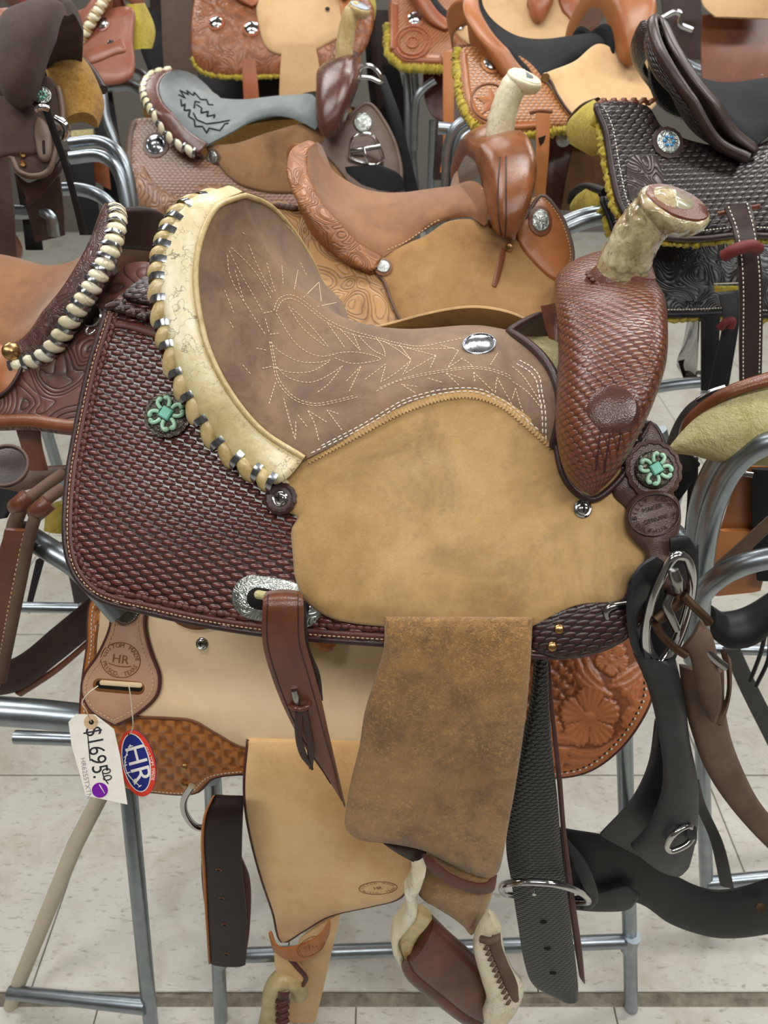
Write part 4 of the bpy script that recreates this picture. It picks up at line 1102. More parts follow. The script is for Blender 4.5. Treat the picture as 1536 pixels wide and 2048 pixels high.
# swell: smooth keeper patch with its lines
ph = [cast(pom_bvh, x, y) for x, y in [(1222, 818)]][0]
lathe('swell_patch', [(.0235, -.006), (.0205, -.001), (.015, .0008), (.008, .0014), (.0002, .0016)], ph[0], ph[1], 'swell_dark', M, seg=28, sy=1.0)
lines = [[(1204, 800), (1200, 860), (1196, 905), (1192, 940)], [(1228, 800), (1222, 850), (1215, 900), (1208, 945)], [(1246, 812), (1242, 860), (1236, 900)]]
G = Geo()
for ln in lines:
    H = [cast(pom_bvh, *p) for p in crom(np.array(ln, float), step=6)]; H = [h for h in H if h]
    if len(H) > 3: G.add(*tube_geo(np.array([h[0] + h[1]*.0004 for h in H]), .0007, 6))
G.build('tooled_lines', 'dark_edge', M)
H = [cast(pom_bvh, *p) for p in [(1118, 900), (1132, 948), (1155, 978), (1185, 989), (1215, 968), (1245, 930), (1272, 886)]]
rim_p = MH([(1112, 890), (1126, 950), (1152, 986), (1186, 1000), (1222, 978), (1256, 938), (1288, 880)], .020)
tube('swell_welt', FM.w(rim_p), .0035, 'dark_edge', M, seg=8)
# gullet: leather tab and fleece seen through the hand hole
ribbon('gullet_tab', A3([(1082, 612, .80), (1090, 650, .79), (1098, 676, .78)]), A3([(1116, 606, .79), (1118, 650, .78), (1116, 684, .77)]), .004, 'strap_brown', M)
ribbon('gullet_fleece', FM.w(ML([(1050, 712, .02), (1080, 748, .055), (1120, 790, .09)])), FM.w(ML([(1040, 684, -.05), (1070, 680, -.07), (1130, 676, -.09)])), .016, 'fleece_cream', M, cols=10)
# front skirt flap below the jockey, with rivets
flap = panel('front_flap', FM, [(1062, 1240), (1062, 1290), (1085, 1308), (1140, 1318), (1200, 1305), (1250, 1280), (1290, 1240), (1300, 1180), (1260, 1180), (1200, 1190), (1130, 1200)], .0118, .004, 'flap_basket', M, g=.02)
edge_stitch('stitching', flap, .006, .0026, .0018, .0005, 'thread_dark', M, [(.1, .55)])
for x, y in ((1118, 1258), (1104, 1293)):
    c, n = on(flap, x, y); lathe('rivet', [(.0048, 0), (.0046, .0012), (.003, .0026), (.0002, .003)], c, n, 'brass', M, seg=16)
# silver slotted plate and rear billet
import itertools
def stadium(cx, cy, hl, hh, rot, n=10):
    pts = []; c_, s_ = math.cos(rot), math.sin(rot)
    for sgn in (1, -1):
        for a in np.linspace(-math.pi/2, math.pi/2, n):
            x_ = sgn*(hl - hh) + sgn*math.cos(a)*hh; y_ = sgn*math.sin(a)*hh; pts.append((cx + c_*x_ - s_*y_, cy + s_*x_ + c_*y_))
    return pts
plate = panel('slot_plate', FM, stadium(553, 1203, 92, 45, math.radians(11)), .0112, .0022, 'engraved', M, g=.02, step=8)
panel('slot', FM, stadium(556, 1204, 64, 22, math.radians(11)), .0128, .0012, 'slot_dark', M, g=.02, step=8)
panel('slot_fleece', FM, stadium(558, 1197, 52, 9, math.radians(11)), .0132, .0030, 'fleece_cream', M, g=.02, step=8)
YB = .515
ribbon('billet_backing', A3([(560, 1195, .536), (575, 1290, .530), (600, 1350, .528), (625, 1400, .526)]), A3([(612, 1200, .536), (618, 1290, .530), (640, 1350, .528), (646, 1400, .526)]), .004, 'dark_edge', M)
bil = ribbon('rear_billet', A3([(530, 1188, .548), (526, 1205, .525), (525, 1280, YB), (543, 1350, YB), (570, 1418, YB), (605, 1485, YB), (645, 1542, YB), (686, 1600, YB)]), A3([(604, 1188, .548), (607, 1205, .525), (610, 1280, YB), (628, 1345, YB), (645, 1410, YB), (658, 1470, YB), (672, 1530, YB), (691, 1612, YB)]), .005, 'strap_brown', M, bulge=.002, cols=9)
Gb, Nb = o_g[bil.name]
for cidx in (1, 7): 
    Pz = Gb[4:-4, cidx] + Nb[4:-4, cidx]*.0027; mesh_obj('strap_groove', *tube_geo(Pz, .0006, 6), 'dark_edge', bil)
def pt(x, y, Y): return at(x, y, Y)
tube('buckle_tongue', A3([(588, 1380, .509), (592, 1395, .508), (598, 1418, .509)]), [.0030, .0036, .0022], 'steel_ring', M)
tube('buckle_keeper', A3([(580, 1412, .512), (590, 1416, .505), (604, 1418, .504), (616, 1412, .506), (620, 1404, .513)]), .0026, 'strap_brown', M)
ribbon('tie_end', A3([(590, 1422, .508), (590, 1470, .503), (600, 1510, .502), (622, 1538, .502)]), A3([(606, 1420, .508), (604, 1470, .503), (612, 1505, .502), (627, 1538, .502)]), .003, 'dark_edge', M)
ribbon('tie_end', A3([(602, 1420, .508), (610, 1460, .506), (614, 1500, .504), (618, 1536, .503)]), A3([(614, 1418, .508), (622, 1460, .506), (628, 1500, .504), (626, 1536, .503)]), .003, 'dark_edge', M)

# --- fender, stirrup leather, stirrup
SIDE_F = [(0, .0), (.006, .035), (.03, .082), (.06, .117), (.115, .168), (.18, .225), (.22, .262), (.26, .283), (.35, .300), (.5, .318), (.7, .328), (.9, .328)]
FF = Frame(0.0, 0.80, 1.235, yaw=9, side=SIDE_F, curve=.06, xc=.06)
fender = panel('fender', FF, [(768, 1235), (766, 1300), (752, 1350), (728, 1430), (717, 1500), (702, 1560), (691, 1620), (690, 1662), (716, 1684), (790, 1694), (845, 1706), (890, 1728), (940, 1752), (985, 1760), (1000, 1742), (1018, 1650), (1034, 1560), (1050, 1450), (1060, 1350), (1066, 1235)], -.006, .006, 'fender_rough', M, g=.016, corners=(0, 19))
sl = panel('stirrup_leather', FF, [(858, 1712), (846, 1760), (836, 1800), (862, 1818), (900, 1842), (938, 1868), (952, 1850), (966, 1808), (984, 1768), (930, 1740)], -.016, .010, 'fender_rough', M, g=.016)
panel('stirrup_leather_fold', FF, [(945, 1790), (932, 1868), (944, 1878), (962, 1850), (984, 1790)], -.021, .008, 'jockey_suede', M, g=.016)
panel('fender_underside', FF, [(745, 1675), (775, 1700), (812, 1722), (845, 1735), (862, 1720), (840, 1700), (790, 1690)], -.022, .006, 'dark_edge', M, g=.02)
YK = .462
ribbon('hobble_strap', A3([(846, 1712, .475), (858, 1738, .462), (900, 1768, .456), (950, 1786, .456), (985, 1782, .462), (992, 1750, .475)]), A3([(852, 1708, .475), (868, 1722, .462), (905, 1750, .456), (950, 1766, .456), (976, 1764, .462), (986, 1745, .475)]), .005, 'main_brown', M)
YS = .468
ST = thing('stirrup', 'white rawhide stirrup with brown leather tread hanging from the worn roughout saddle', 'stirrup', at(930, 1960, YS))
ribbon('stirrup_arm', A3([(825, 1742, YS), (814, 1766, YS), (808, 1775, YS), (812, 1800, YS), (800, 1830, YS), (783, 1856, YS), (784, 1885, YS), (795, 1905, YS), (808, 1926, YS)]), A3([(852, 1730, YS), (842, 1760, YS), (832, 1776, YS), (835, 1812, YS), (818, 1838, YS), (800, 1860, YS), (798, 1880, YS), (806, 1900, YS), (815, 1928, YS)]), .024, 'rawhide_white', ST, bulge=.003, cols=8)
ribbon('stirrup_arm_inner', A3([(836, 1814, .462), (818, 1840, .462), (800, 1862, .462), (799, 1884, .462), (812, 1922, .462)]), A3([(864, 1834, .462), (852, 1852, .462), (838, 1868, .462), (828, 1886, .462), (820, 1914, .462)]), .012, 'rawhide_roll', ST, cols=8)
ribbon('tread', A3([(866, 1834, .474), (900, 1868, .472), (945, 1908, .470), (975, 1945, .468), (984, 2000, .466)]), A3([(814, 1915, .455), (826, 1940, .453), (880, 1985, .451), (930, 2024, .450), (966, 2040, .450)]), .016, 'tread_brown', ST, bulge=.006, cols=12)
ribbon('tread_edge', A3([(814, 1915, .453), (826, 1940, .451), (880, 1985, .449), (930, 2024, .448), (966, 2040, .448)]), A3([(810, 1926, .46), (824, 1954, .46), (876, 1998, .458), (928, 2038, .457), (968, 2058, .457)]), .012, 'tread_brown', ST, bulge=.003)
ribbon('stirrup_arm', A3([(980, 1830, .446), (955, 1862, .444), (948, 1900, .442), (960, 1950, .441), (974, 2000, .440), (966, 2030, .440), (972, 2052, .440)]), A3([(994, 1834, .449), (1003, 1870, .449), (1010, 1905, .449), (1030, 1945, .449), (1046, 1968, .449), (1036, 2000, .447), (998, 2046, .445)]), .020, 'rawhide_white', ST, bulge=.004, cols=10)
ribbon('arm_wrap', A3([(984, 1868, .434), (978, 1892, .433), (992, 1930, .433), (1008, 1970, .433), (1024, 2000, .433)]), A3([(1000, 1864, .436), (1003, 1890, .436), (1016, 1925, .437), (1034, 1965, .437), (1036, 1990, .437)]), .006, 'brown_strap_rough', ST, bulge=.003, cols=7)
G = Geo()
for i in range(11):
    u = i/10; x0 = 976 + 44*u; y0 = 1890 + 110*u; a = at(x0, y0, .431); b = at(x0 - 9, y0 + 9, .431)
    G.add(*tube_geo(np.array([a, (a + b)/2 + np.array([0, -.002, .001]), b]), [.002, .0022, .0008], 6))
G.build('wrap_lacing', 'brown_strap_rough', ST)
tube('wrap_knot', A3([(962, 1878, .433), (980, 1882, .428), (1000, 1876, .430)]), .004, 'brown_strap_rough', ST)
# ------------------------------------------------------------------ the new tan saddle on the arm below
SIDE_H = [(0, .0), (.006, .030), (.03, .064), (.06, .092), (.09, .117), (.13, .153), (.18, .198), (.235, .236), (.28, .252), (.35, .264), (.5, .28), (.7, .285), (.9, .285)]
FH = Frame(0.02, 0.88, .935, yaw=6, side=SIDE_H, curve=.12)
HR = thing('show_saddle', 'new pale leather saddle with tan tooled skirts and price tag under the worn saddle', 'saddle', FH.w([0, 0, -.3]))
def pxy(fr, x, s, off):
    q = np.interp(s, fr.ts, fr.tq); return prj(fr.w(fr.surf(x, q, off)))
def pinwheel(P, k=.205):
    per = 8.6/k; x, y = P[:, 0]/per, P[:, 1]/per; i, j = np.floor(x), np.floor(y); u, v = (x - i - .5)*2, (y - j - .5)*2
    sg = np.where((i + j) % 2 == 0, 1.0, -1.0); r = np.hypot(u, v); th = np.arctan2(v, u)
    return np.clip(np.cos(2*th + sg*2.6*r + np.where(sg > 0, 0, np.pi))*np.clip(r*2.2, 0, 1)*1.3, -1, 1)
def stroke_h(P, lines, w):
    h = np.zeros(len(P)); g = np.zeros(len(P))
    for ln in lines:
        L = crom(np.array(ln, float), step=5); d = np.full(len(P), 1e9); tt = np.zeros(len(P))
        for i in range(len(L) - 1):
            a, b = L[i], L[i+1]; ab = b - a; t = np.clip(((P - a) @ ab)/(ab @ ab + 1e-9), 0, 1); dd = np.linalg.norm(P - a - t[:, None]*ab, axis=1)
            m = dd < d; d[m] = dd[m]; tt[m] = (i + t[m])/(len(L) - 1)
        ww = w*(.45 + .75*np.sin(np.pi*np.clip(tt, .08, .95)))
        r = d/ww; hh = np.where(r < 1, 1 - .55*r**2 - .35*(np.abs(r - .45) < .12), 0); h = np.maximum(h, hh); g = np.maximum(g, np.where((r > .95) & (r < 1.35), 1, 0))
    return h, g
def flower_h(P, c, R, lobes=5, fl=30, ph=.3, sq=1.0):
    d = (P - np.array(c))/np.array([1, sq]); r = np.hypot(d[:, 0], d[:, 1])/R; th = np.arctan2(d[:, 1], d[:, 0]) + ph
    edge = .84 + .16*np.abs(np.cos(lobes*th/2)) + .035*np.cos(fl*th)
    ins = r < edge; gap = np.abs(np.cos(lobes*th/2)) < .10
    h = np.where(ins, .55 + .35*r + .22*np.cos(fl*th*.8)*np.clip(r*1.4 - .2, 0, 1), 0); h = np.where(ins & gap & (r > .2), .15, h)
    h = np.where(r < .16, 1.0 - .5*((r*40).astype(int) % 2)*.6, h); g = (r > edge) & (r < edge + .12)
    return h, g.astype(float)
Q6 = lambda l: [(980 + x/4.8, 1250 + y/4.8) for x, y in l]
VINES = [Q6(l) for l in [[(830, 340), (900, 480), (1000, 580), (1150, 680)], [(920, 340), (960, 450), (1060, 560)], [(830, 480), (900, 560), (1040, 630)], [(1480, 350), (1420, 480), (1280, 570), (1160, 590)], [(1400, 400), (1290, 480), (1180, 540)],
    [(1500, 400), (1440, 550), (1400, 700), (1460, 800)], [(1380, 560), (1360, 680), (1440, 820)], [(1280, 900), (1350, 830), (1480, 780)], [(1280, 960), (1380, 880), (1500, 850)], [(1250, 1050), (1380, 1000), (1500, 880)],
    [(560, 1100), (700, 1080), (820, 1110), (850, 1140)], [(600, 1180), (760, 1200), (900, 1240), (1060, 1220), (1200, 1130), (1300, 1020)], [(700, 1280), (850, 1300), (1000, 1300)], [(640, 1380), (800, 1370), (950, 1330), (1120, 1270), (1270, 1150)], [(540, 1000), (600, 960), (640, 980), (600, 1030)], [(1270, 600), (1290, 640), (1330, 600), (1340, 560)]]]
def disp_front(x, s, d):
    P = pxy(FH, x, s, .008); h, g = stroke_h(P, VINES, 9.0); f, gf = flower_h(P, (1178, 1434), 60); f2, g2 = flower_h(P, (1222, 1318), 34, ph=.9); f3, g3 = flower_h(P, (1112, 1512), 22, ph=.2)
    pw = pinwheel(P, .30); ground = P[:, 0] < 1140 - np.clip((P[:, 1] - 1440)*.4, -10, 60)
    base = np.where(ground & (P[:, 1] < 1470), .40 + .45*pw, .16)
    H = np.maximum.reduce([base, h, f, f2, f3]); gg = np.maximum.reduce([gf, g2, g3]); H = np.where((gg > 0) & (np.maximum.reduce([f, f2, f3]) <= 0) & (h < .2), 0, H)
    H = np.where(d < .013, .75, H)
    return (H - .4)*.0022, np.clip(.15 + H, 0, 1)
def disp_rear(x, s, d):
    P = pxy(FH, x, s, .008); pw = np.where(d < .012, .5, pinwheel(P, .27)); return pw*.0011, np.clip(.72 + .4*pw, 0, 1)
hs = panel('skirt', FH, [(190, 1195), (170, 1300), (158, 1400), (160, 1470), (185, 1530), (240, 1576), (310, 1590), (390, 1591), (425, 1562), (480, 1553), (520, 1552), (520, 1400), (500, 1250)], .004, .007, 'tan_tooled', HR, g=.0022, corners=(10, 11, 12), disp=disp_rear)
hf = panel('skirt', FH, [(1040, 1230), (1030, 1400), (1030, 1552), (1112, 1560), (1180, 1546), (1240, 1502), (1285, 1442), (1307, 1386), (1298, 1310), (1262, 1240), (1180, 1200)], .004, .007, 'red_tooled', HR, g=.0021, corners=(0, 2), disp=disp_front)
panel('skirt_body', FH, [(192, 1150), (180, 1300), (240, 1500), (520, 1540), (1000, 1545), (1200, 1500), (1270, 1380), (1240, 1200), (1180, 1120), (700, 1080), (300, 1080)], -.004, .007, 'orange_leather', HR, g=.03)
for pn, a, b in ((hs, 0.0, .62), (hf, .22, .80)):
    edge_tube('edge_binding', pn, .001, .0028, 'mahogany_edge', HR, a, b, -.005)
edge_stitch('stitching', hs, .009, .004, .0016, .0008, 'thread_white', HR, [(.0, .60)], lift=.0016)
edge_stitch('stitching', hf, .010, .0040, .0040, .0011, 'thread_white', HR, [(.2, .84)], lift=.0014)
edge_stitch('stitching', hf, .0118, .0040, .0040, .0010, 'thread_dark', HR, [(.2, .84)], lift=.0012)
hj = panel('side_jockey', FH, [(204, 1150), (196, 1230), (189, 1310), (200, 1400), (265, 1432), (330, 1437), (385, 1443), (430, 1468), (485, 1497), (560, 1505), (720, 1506), (830, 1496), (960, 1460), (1010, 1380), (1010, 1200), (600, 1120), (300, 1100)], .0125, .006, 'cream_leather', HR, g=.02)
edge_tube('jockey_edge', hj, .0005, .0022, 'tan_edge', HR, .05, .60, -.003)
tab = panel('rigging_tab', FH, [(224, 1195), (217, 1255), (194, 1308), (166, 1350), (161, 1385), (180, 1422), (228, 1452), (270, 1430), (311, 1392), (317, 1352), (300, 1304), (287, 1255), (286, 1195)], .0200, .006, 'pink_leather', HR, g=.02, corners=(6,))
edge_tube('tab_edge', tab, .0005, .0026, 'mahogany_edge', HR, 0.05, .95, -.004)
edge_stitch('stitching', tab, .0075, .0042, .0016, .0008, 'thread_tan', HR, [(.02, .98)], lift=.0006)
c, n = on(tab, 241, 1320, .0002); xd, yd, n = basis(n, dir_on(c, n, 196, 1313, 280, 1325))
if yd[2] < 0: yd = -yd
_f = flat_fn(c, xd, yd, n, .0006); fn = lambda a, b: _f(np.asarray(a)*1.16, np.asarray(b)*1.16); R_ = .0275
V, Fs = tube_geo(ring_pts(c, n, R_, .82, xd, 44), .0006, 6, closed=True); mesh_obj('stamp_ring', V, Fs, 'burn_brown', tab.o)
G = Geo(); arc_text(G, 'CUSTOM MADE', .0068, fn, .0200, .0160, math.radians(168), math.radians(12)); arc_text(G, 'FRISCO, TEXAS', .0068, fn, .0198, .0158, math.radians(198), math.radians(342), inward=True); put_text(G, 'HR', .0135, fn, oy=.0006, sx=1.15)
G.add(*tube_geo(fn(np.linspace(-.0135, .0135, 12), -.0048 - .0022*np.cos(np.linspace(-1.4, 1.4, 12))), .0006, 6)); G.build('maker_stamp', 'burn_brown', tab.o, smooth=False)
panel('slot_burn', FH, stadium(237, 1372, 52, 13, math.radians(5)), .0259, .0004, 'burn_brown', HR, g=.03, step=6)
panel('slot', FH, stadium(238, 1371, 47, 8, math.radians(5)), .0262, .0006, 'slot_dark', HR, g=.03, step=6)
panel('slot_leather', FH, stadium(241, 1367, 43, 5, math.radians(4)), .0266, .0012, 'cream_leather', HR, g=.03, step=6)
c, n = on(hj, 404, 1287, .0003); screw(c, n, .0080, HR)
hc_ = panel('brown_patch', FH, [(345, 1235), (352, 1248), (385, 1260), (420, 1256), (442, 1244), (440, 1230)], .0188, .003, 'tan_edge', HR, g=.03)
c, n = on(tab, 254, 1219, .0004); lathe('concho', [(.0175, -.001), (.0175, .003), (.015, .0045), (.0002, .006)], c, n, 'dark_bronze', HR, seg=30)
G = Geo()
for p in ring_pts(c + n*.003, n, .0170, 1.0, RT, 40): G.add(*ellipsoid_geo(p, RT*.0011, UP*.0011, n*.001, 6, 4))
G.build('concho_beads', 'silver_lace', HR)
for x, y in ((368, 1533), (369, 1570)):
    c, n = on(hs, x, y); lathe('rivet', [(.0052, 0), (.0050, .0014), (.003, .003), (.0002, .0034)], c, n, 'brass', HR, seg=16)
FHF = Frame(0.02, 0.88, .935, yaw=6, side=[(0, .0), (.03, .064), (.06, .092), (.13, .158), (.18, .21), (.235, .258), (.28, .284), (.35, .300), (.5, .310), (.7, .315), (.95, .315)], curve=.05)
hfen = panel('fender', FHF, [(494, 1480), (487, 1560), (489, 1620), (502, 1690), (521, 1760), (544, 1828), (562, 1888), (604, 1868), (660, 1836), (745, 1816), (800, 1800), (820, 1768), (824, 1700), (850, 1600), (870, 1480)], -.004, .006, 'cream_rough', HR, g=.016, corners=(0, 14))
edge_tube('fender_edge', hfen, .0005, .0026, 'mahogany_edge', HR, 0.0, .52, -.004)
c, n = on(hfen, 756, 1776, .0002); xd, yd, n = basis(n, dir_on(c, n, 716, 1780, 796, 1772))
if yd[2] < 0: yd = -yd
fn = flat_fn(c, xd, yd, n, .0003); V, Fs = tube_geo(ring_pts(c, n, .0275, .52, xd, 40), .0005, 6, closed=True); mesh_obj('stamp_ring', V, Fs, 'burn_brown', hfen.o)
G = Geo(); arc_text(G, 'CUSTOM MADE', .0056, fn, .0238, .0108, math.radians(166), math.radians(14)); arc_text(G, 'FRISCO, TEXAS', .0056, fn, .0238, .0108, math.radians(196), math.radians(344), inward=True); put_text(G, 'HR', .0095, fn); G.build('maker_stamp', 'burn_brown', hfen.o, smooth=False)
YH = .548
ribbon('hobble_strap', A3([(540, 1862, .575), (548, 1884, .56), (565, 1896, YH), (605, 1888, YH), (640, 1868, YH), (660, 1838, .556)]), A3([(545, 1884, .575), (552, 1904, .56), (580, 1920, YH), (615, 1918, YH), (642, 1900, YH), (655, 1872, .556)]), .006, 'orange_leather', HR)
c = at(622, 1893, YH - .004); n = nrm(np.array([0, -.8, .6])); xd, yd, n = basis(n, dir_on(c, n, 600, 1905, 650, 1876)); fn = flat_fn(c, xd, yd, n, .001)
V, Fs = tube_geo(ring_pts(c, n, .0215, .55, xd, 36), .0005, 6, closed=True); mesh_obj('stamp_ring', V, Fs, 'burn_brown', HR)
G = Geo(); put_text(G, '7712', .0110, fn); arc_text(G, 'CUSTOM MADE', .0042, fn, .0188, .0096, math.radians(166), math.radians(14)); arc_text(G, 'FRISCO, TEXAS', .0042, fn, .0188, .0096, math.radians(196), math.radians(344), inward=True); G.build('maker_stamp', 'burn_brown', HR, smooth=False)
ribbon('stirrup_leather', A3([(598, 1880, .585), (590, 1940, .588), (582, 2000, .590), (572, 2060, .592)]), A3([(682, 1820, .585), (666, 1890, .588), (648, 1970, .590), (626, 2060, .592)]), .008, 'cream_rough', HR)
ribbon('stirrup_leather_front', A3([(548, 1905, .57), (556, 1945, .568), (590, 1962, .566), (606, 1968, .566)]), A3([(590, 1905, .57), (600, 1930, .568), (610, 1945, .566), (614, 1962, .566)]), .008, 'cream_rough', HR)
tube('leather_edge', A3([(580, 1918, .563), (596, 1936, .561), (612, 1956, .560), (606, 1970, .560)]), .0035, 'mahogany_edge', HR)
ST2 = thing('stirrup', 'tan rawhide stirrup with dark red wrapped arm under the pale saddle', 'stirrup', at(565, 2030, .565))
tube('stirrup_arm', A3([(600, 1990, .565), (592, 1966, .565), (566, 1958, .565), (550, 1978, .565), (545, 2020, .565), (534, 2070, .565)]), [.013, .014, .016, .018, .019, .019], 'rawhide_roll', ST2)
ribbon('arm_wrap', A3([(556, 1984, .542), (556, 2010, .542), (556, 2060, .542)]), A3([(580, 1984, .542), (574, 2010, .542), (574, 2060, .542)]), .005, 'mahogany_edge', ST2, bulge=.003)
for i in range(4): tube('wrap_turn', A3([(554, 2002 + i*13, .541), (565, 2006 + i*13, .536), (577, 2000 + i*13, .541)]), .0040, 'mahogany_edge', ST2)
build_seat(FH, HR, 'cream_leather', lift=.004); build_cantle(FH, HR, 'orange_leather', 'orange_leather'); build_pommel(FH, HR, 'orange_leather'); build_horn(FH, HR, 'rawhide_white', 'orange_leather')
tube('rigging_ring', A3([(384, 1572, .60), (368, 1600, .598), (372, 1630, .596), (396, 1655, .596), (430, 1650, .60), (440, 1610, .61)]), .0045, 'chrome', HR)
# back cinch belt folded over the ring
BC = thing('back_cinch_belt', 'dark brown leather belt with four punched holes beside the pale fender', 'strap', at(450, 1925, .57))
be = ribbon('belt', A3([(430, 1590, .585), (414, 1625, .572), (408, 1680, .566), (411, 1740, .565), (415, 1820, .566), (421, 1925, .568)]), A3([(488, 1592, .585), (486, 1625, .572), (484, 1680, .566), (484, 1740, .565), (492, 1820, .566), (491, 1928, .568)]), .007, 'dark_belt', BC, bulge=.002, cols=8)
ribbon('belt_back', A3([(414, 1640, .592), (404, 1700, .596), (404, 1760, .596), (414, 1850, .592), (416, 1912, .590)]), A3([(470, 1640, .592), (478, 1700, .596), (500, 1760, .596), (500, 1850, .592), (492, 1914, .588)]), .007, 'mahogany_edge', BC, cols=8)
ribbon('belt_edge', A3([(425, 1592, .582), (408, 1628, .5695), (402, 1680, .564), (405, 1740, .563), (410, 1820, .564), (417, 1925, .566)]), A3([(429, 1592, .582), (413, 1628, .5695), (408, 1680, .564), (411, 1740, .563), (415, 1820, .564), (421, 1925, .566)]), .007, 'orange_leather', BC, cols=3)
Gb, Nb = o_g[be.name]; bb = BVHTree.FromPolygons([Vector(v) for v in (Gb + Nb*.0035).reshape(-1, 3)], grid_faces(*Gb.shape[:2]))
for x, y in ((437, 1740), (443, 1797), (449, 1849), (453, 1908)):
    c, n = cast(bb, x, y); lathe('punched_hole', [(.0042, -.001), (.0040, .0006), (.0030, .0007), (.0002, .0004)], c, n, 'tan_edge', BC, seg=14, sy=.75); lathe('hole_shadow', [(.0030, 0), (.0028, .0011), (.0002, .0011)], c, n, 'slot_dark', BC, seg=12, sy=.75)
# ------------------------------------------------------------------ tags
n = nrm(np.array([.05, -.78, .62])); c = at(195, 1515, .560)
PT = thing('price_tag', 'white paper price tag reading 1695.00 with a purple dot, tied to the pale saddle', 'tag', at(205, 1605, .56))
flat_piece('card', [(137, 1444), (152, 1428), (190, 1429), (228, 1458), (240, 1510), (255, 1609), (172, 1591), (143, 1490)], c, n, .0006, 'tag_paper', PT, corners=range(8))
def on_pl(px, py, c, n):
    d = ray(px, py); return CAM + d*(((c - CAM) @ n)/(d @ n))
flat_piece('eyelet', [(182 + 14*math.cos(a), 1444 + 15*math.sin(a)) for a in np.linspace(0, 2*math.pi, 12, endpoint=False)], c, n, .0003, 'eyelet_manila', PT, lift=.0005)
flat_piece('eyelet_hole', [(183 + 5*math.cos(a), 1444 + 5*math.sin(a)) for a in np.linspace(0, 2*math.pi, 10, endpoint=False)], c, n, .0003, 'slot_dark', PT, lift=.0007)
flat_piece('dot_sticker', [(200 + 16*math.cos(a), 1580 + 15*math.sin(a)) for a in np.linspace(0, 2*math.pi, 16, endpoint=False)], c, n, .0003, 'sticker_purple', PT, lift=.0006)
def hand(name, lines, r, mat, parent, c, n, lift=.0006):
    G = Geo()
    for ln in lines:
        P = np.array([on_pl(*p, c, n) + n*lift for p in ln]); P = crom(P, n=3) if len(P) > 2 else P
        V, Fs = tube_geo(P, r, 6); V = V - n*((V - c) @ n - lift)[:, None]*.8; G.add(V, Fs)
    return G.build(name, mat, parent)
D = lambda l: [(x/3, 1200 + y/3) for x, y in l]
xd = dir_on(c, n, 188, 1462, 204, 1560); yd = np.cross(n, xd)
if yd @ RT < 0: yd = -yd
G = Geo(); put_text(G, '$1695.', .0262, flat_fn(on_pl(193, 1504, c, n), xd, yd, n, .0006), sx=.82); put_text(G, '00', .0150, flat_fn(on_pl(213, 1549, c, n), xd, yd, n, .0006)); G.build('price_writing', 'ink_black', PT, smooth=False)
hand('price_underline', [D([(615, 1030), (625, 1065), (650, 1102)]), D([(528, 815), (536, 905), (542, 965)])], .0007, 'ink_black', PT, c, n)
hand('sticker_mark', [D([(597, 1105), (630, 1160)])], .0006, 'tag_white', PT, c, n, .0009)
rp = [on_pl(163, 1560, c, n)]
xd = dir_on(c, n, 158, 1520, 172, 1600); yd = np.cross(n, xd)
if yd @ RT < 0: yd = -yd
G = Geo(); put_text(G, 'HR6255TXTN', .0078, flat_fn(on_pl(172, 1556, c, n), xd, yd, n, .0007)); G.build('pencil_writing', 'pencil_gray', PT, smooth=False)
tube('tag_string', [on_pl(183, 1444, c, n) + n*.001, at(172, 1420, .556), at(164, 1405, .556), at(178, 1385, .558), at(196, 1372, .566)], .0006, 'thread_white', PT)
n = nrm(np.array([-.05, -.80, .60])); c = at(275, 1527, .572)
HT = thing('brand_tag', 'oval red and blue card tag with white HR letters beside the price tag', 'tag', at(280, 1590, .57))
def oval(cx, cy, a, b, rot, k=28): return [(cx + a*math.cos(t_)*math.cos(rot) - b*math.sin(t_)*math.sin(rot), cy + a*math.cos(t_)*math.sin(rot) + b*math.sin(t_)*math.cos(rot)) for t_ in np.linspace(0, 2*math.pi, k, endpoint=False)]
rt = math.radians(-12)
flat_piece('card', oval(275, 1526, 36, 68, rt), c, n, .0010, 'tag_blue', HT)
flat_piece('red_border', oval(275, 1526, 35.5, 67.5, rt), c, n, .0004, 'tag_red', HT, lift=.0007)
flat_piece('white_line', oval(273, 1525, 27.5, 59.5, rt), c, n, .0004, 'tag_white', HT, lift=.0009)
flat_piece('blue_field', oval(273, 1525, 25.5, 57.5, rt), c, n, .0004, 'tag_blue', HT, lift=.0011)
xd = dir_on(c, n, 262, 1500, 280, 1570); yd = np.cross(n, xd)
if yd @ RT < 0: yd = -yd
G = Geo(); put_text(G, 'HR', .0330, flat_fn(on_pl(276, 1527, c, n), xd, yd, n, .0016), sx=1.05); G.build('letters', 'tag_white', HT, smooth=False)
hand('barbed_wire', [D(l) for l in [[(785, 865), (760, 930), (752, 990), (775, 1050), (845, 1118)], [(770, 880), (800, 872)], [(745, 945), (770, 925)], [(740, 1000), (765, 985)], [(755, 1040), (785, 1030)], [(800, 1090), (815, 1070)], [(832, 1122), (852, 1108)], [(748, 960), (760, 975)]]], .0006, 'tag_white', HT, c, n, .0016)
G = Geo()
s_ = 'CUSTOM MADE'
for i, ch in enumerate(s_):
    u = i/(len(s_) - 1); px, py = 293 + 18*math.sin(u*1.9 + .1)*.9 - 2, 1496 + 62*u
    if ch != ' ': 
        dx = dir_on(c, n, px, py, px + 10*math.cos(1.15 + u*.5), py + 10*math.sin(1.15 + u*.5)); dy = np.cross(n, dx); dy = dy if dy @ RT > 0 else -dy
        put_text(G, ch, .0056, flat_fn(on_pl(px, py, c, n), dx, dy, n, .0012))
G.build('border_lettering', 'tag_white', HT, smooth=False)
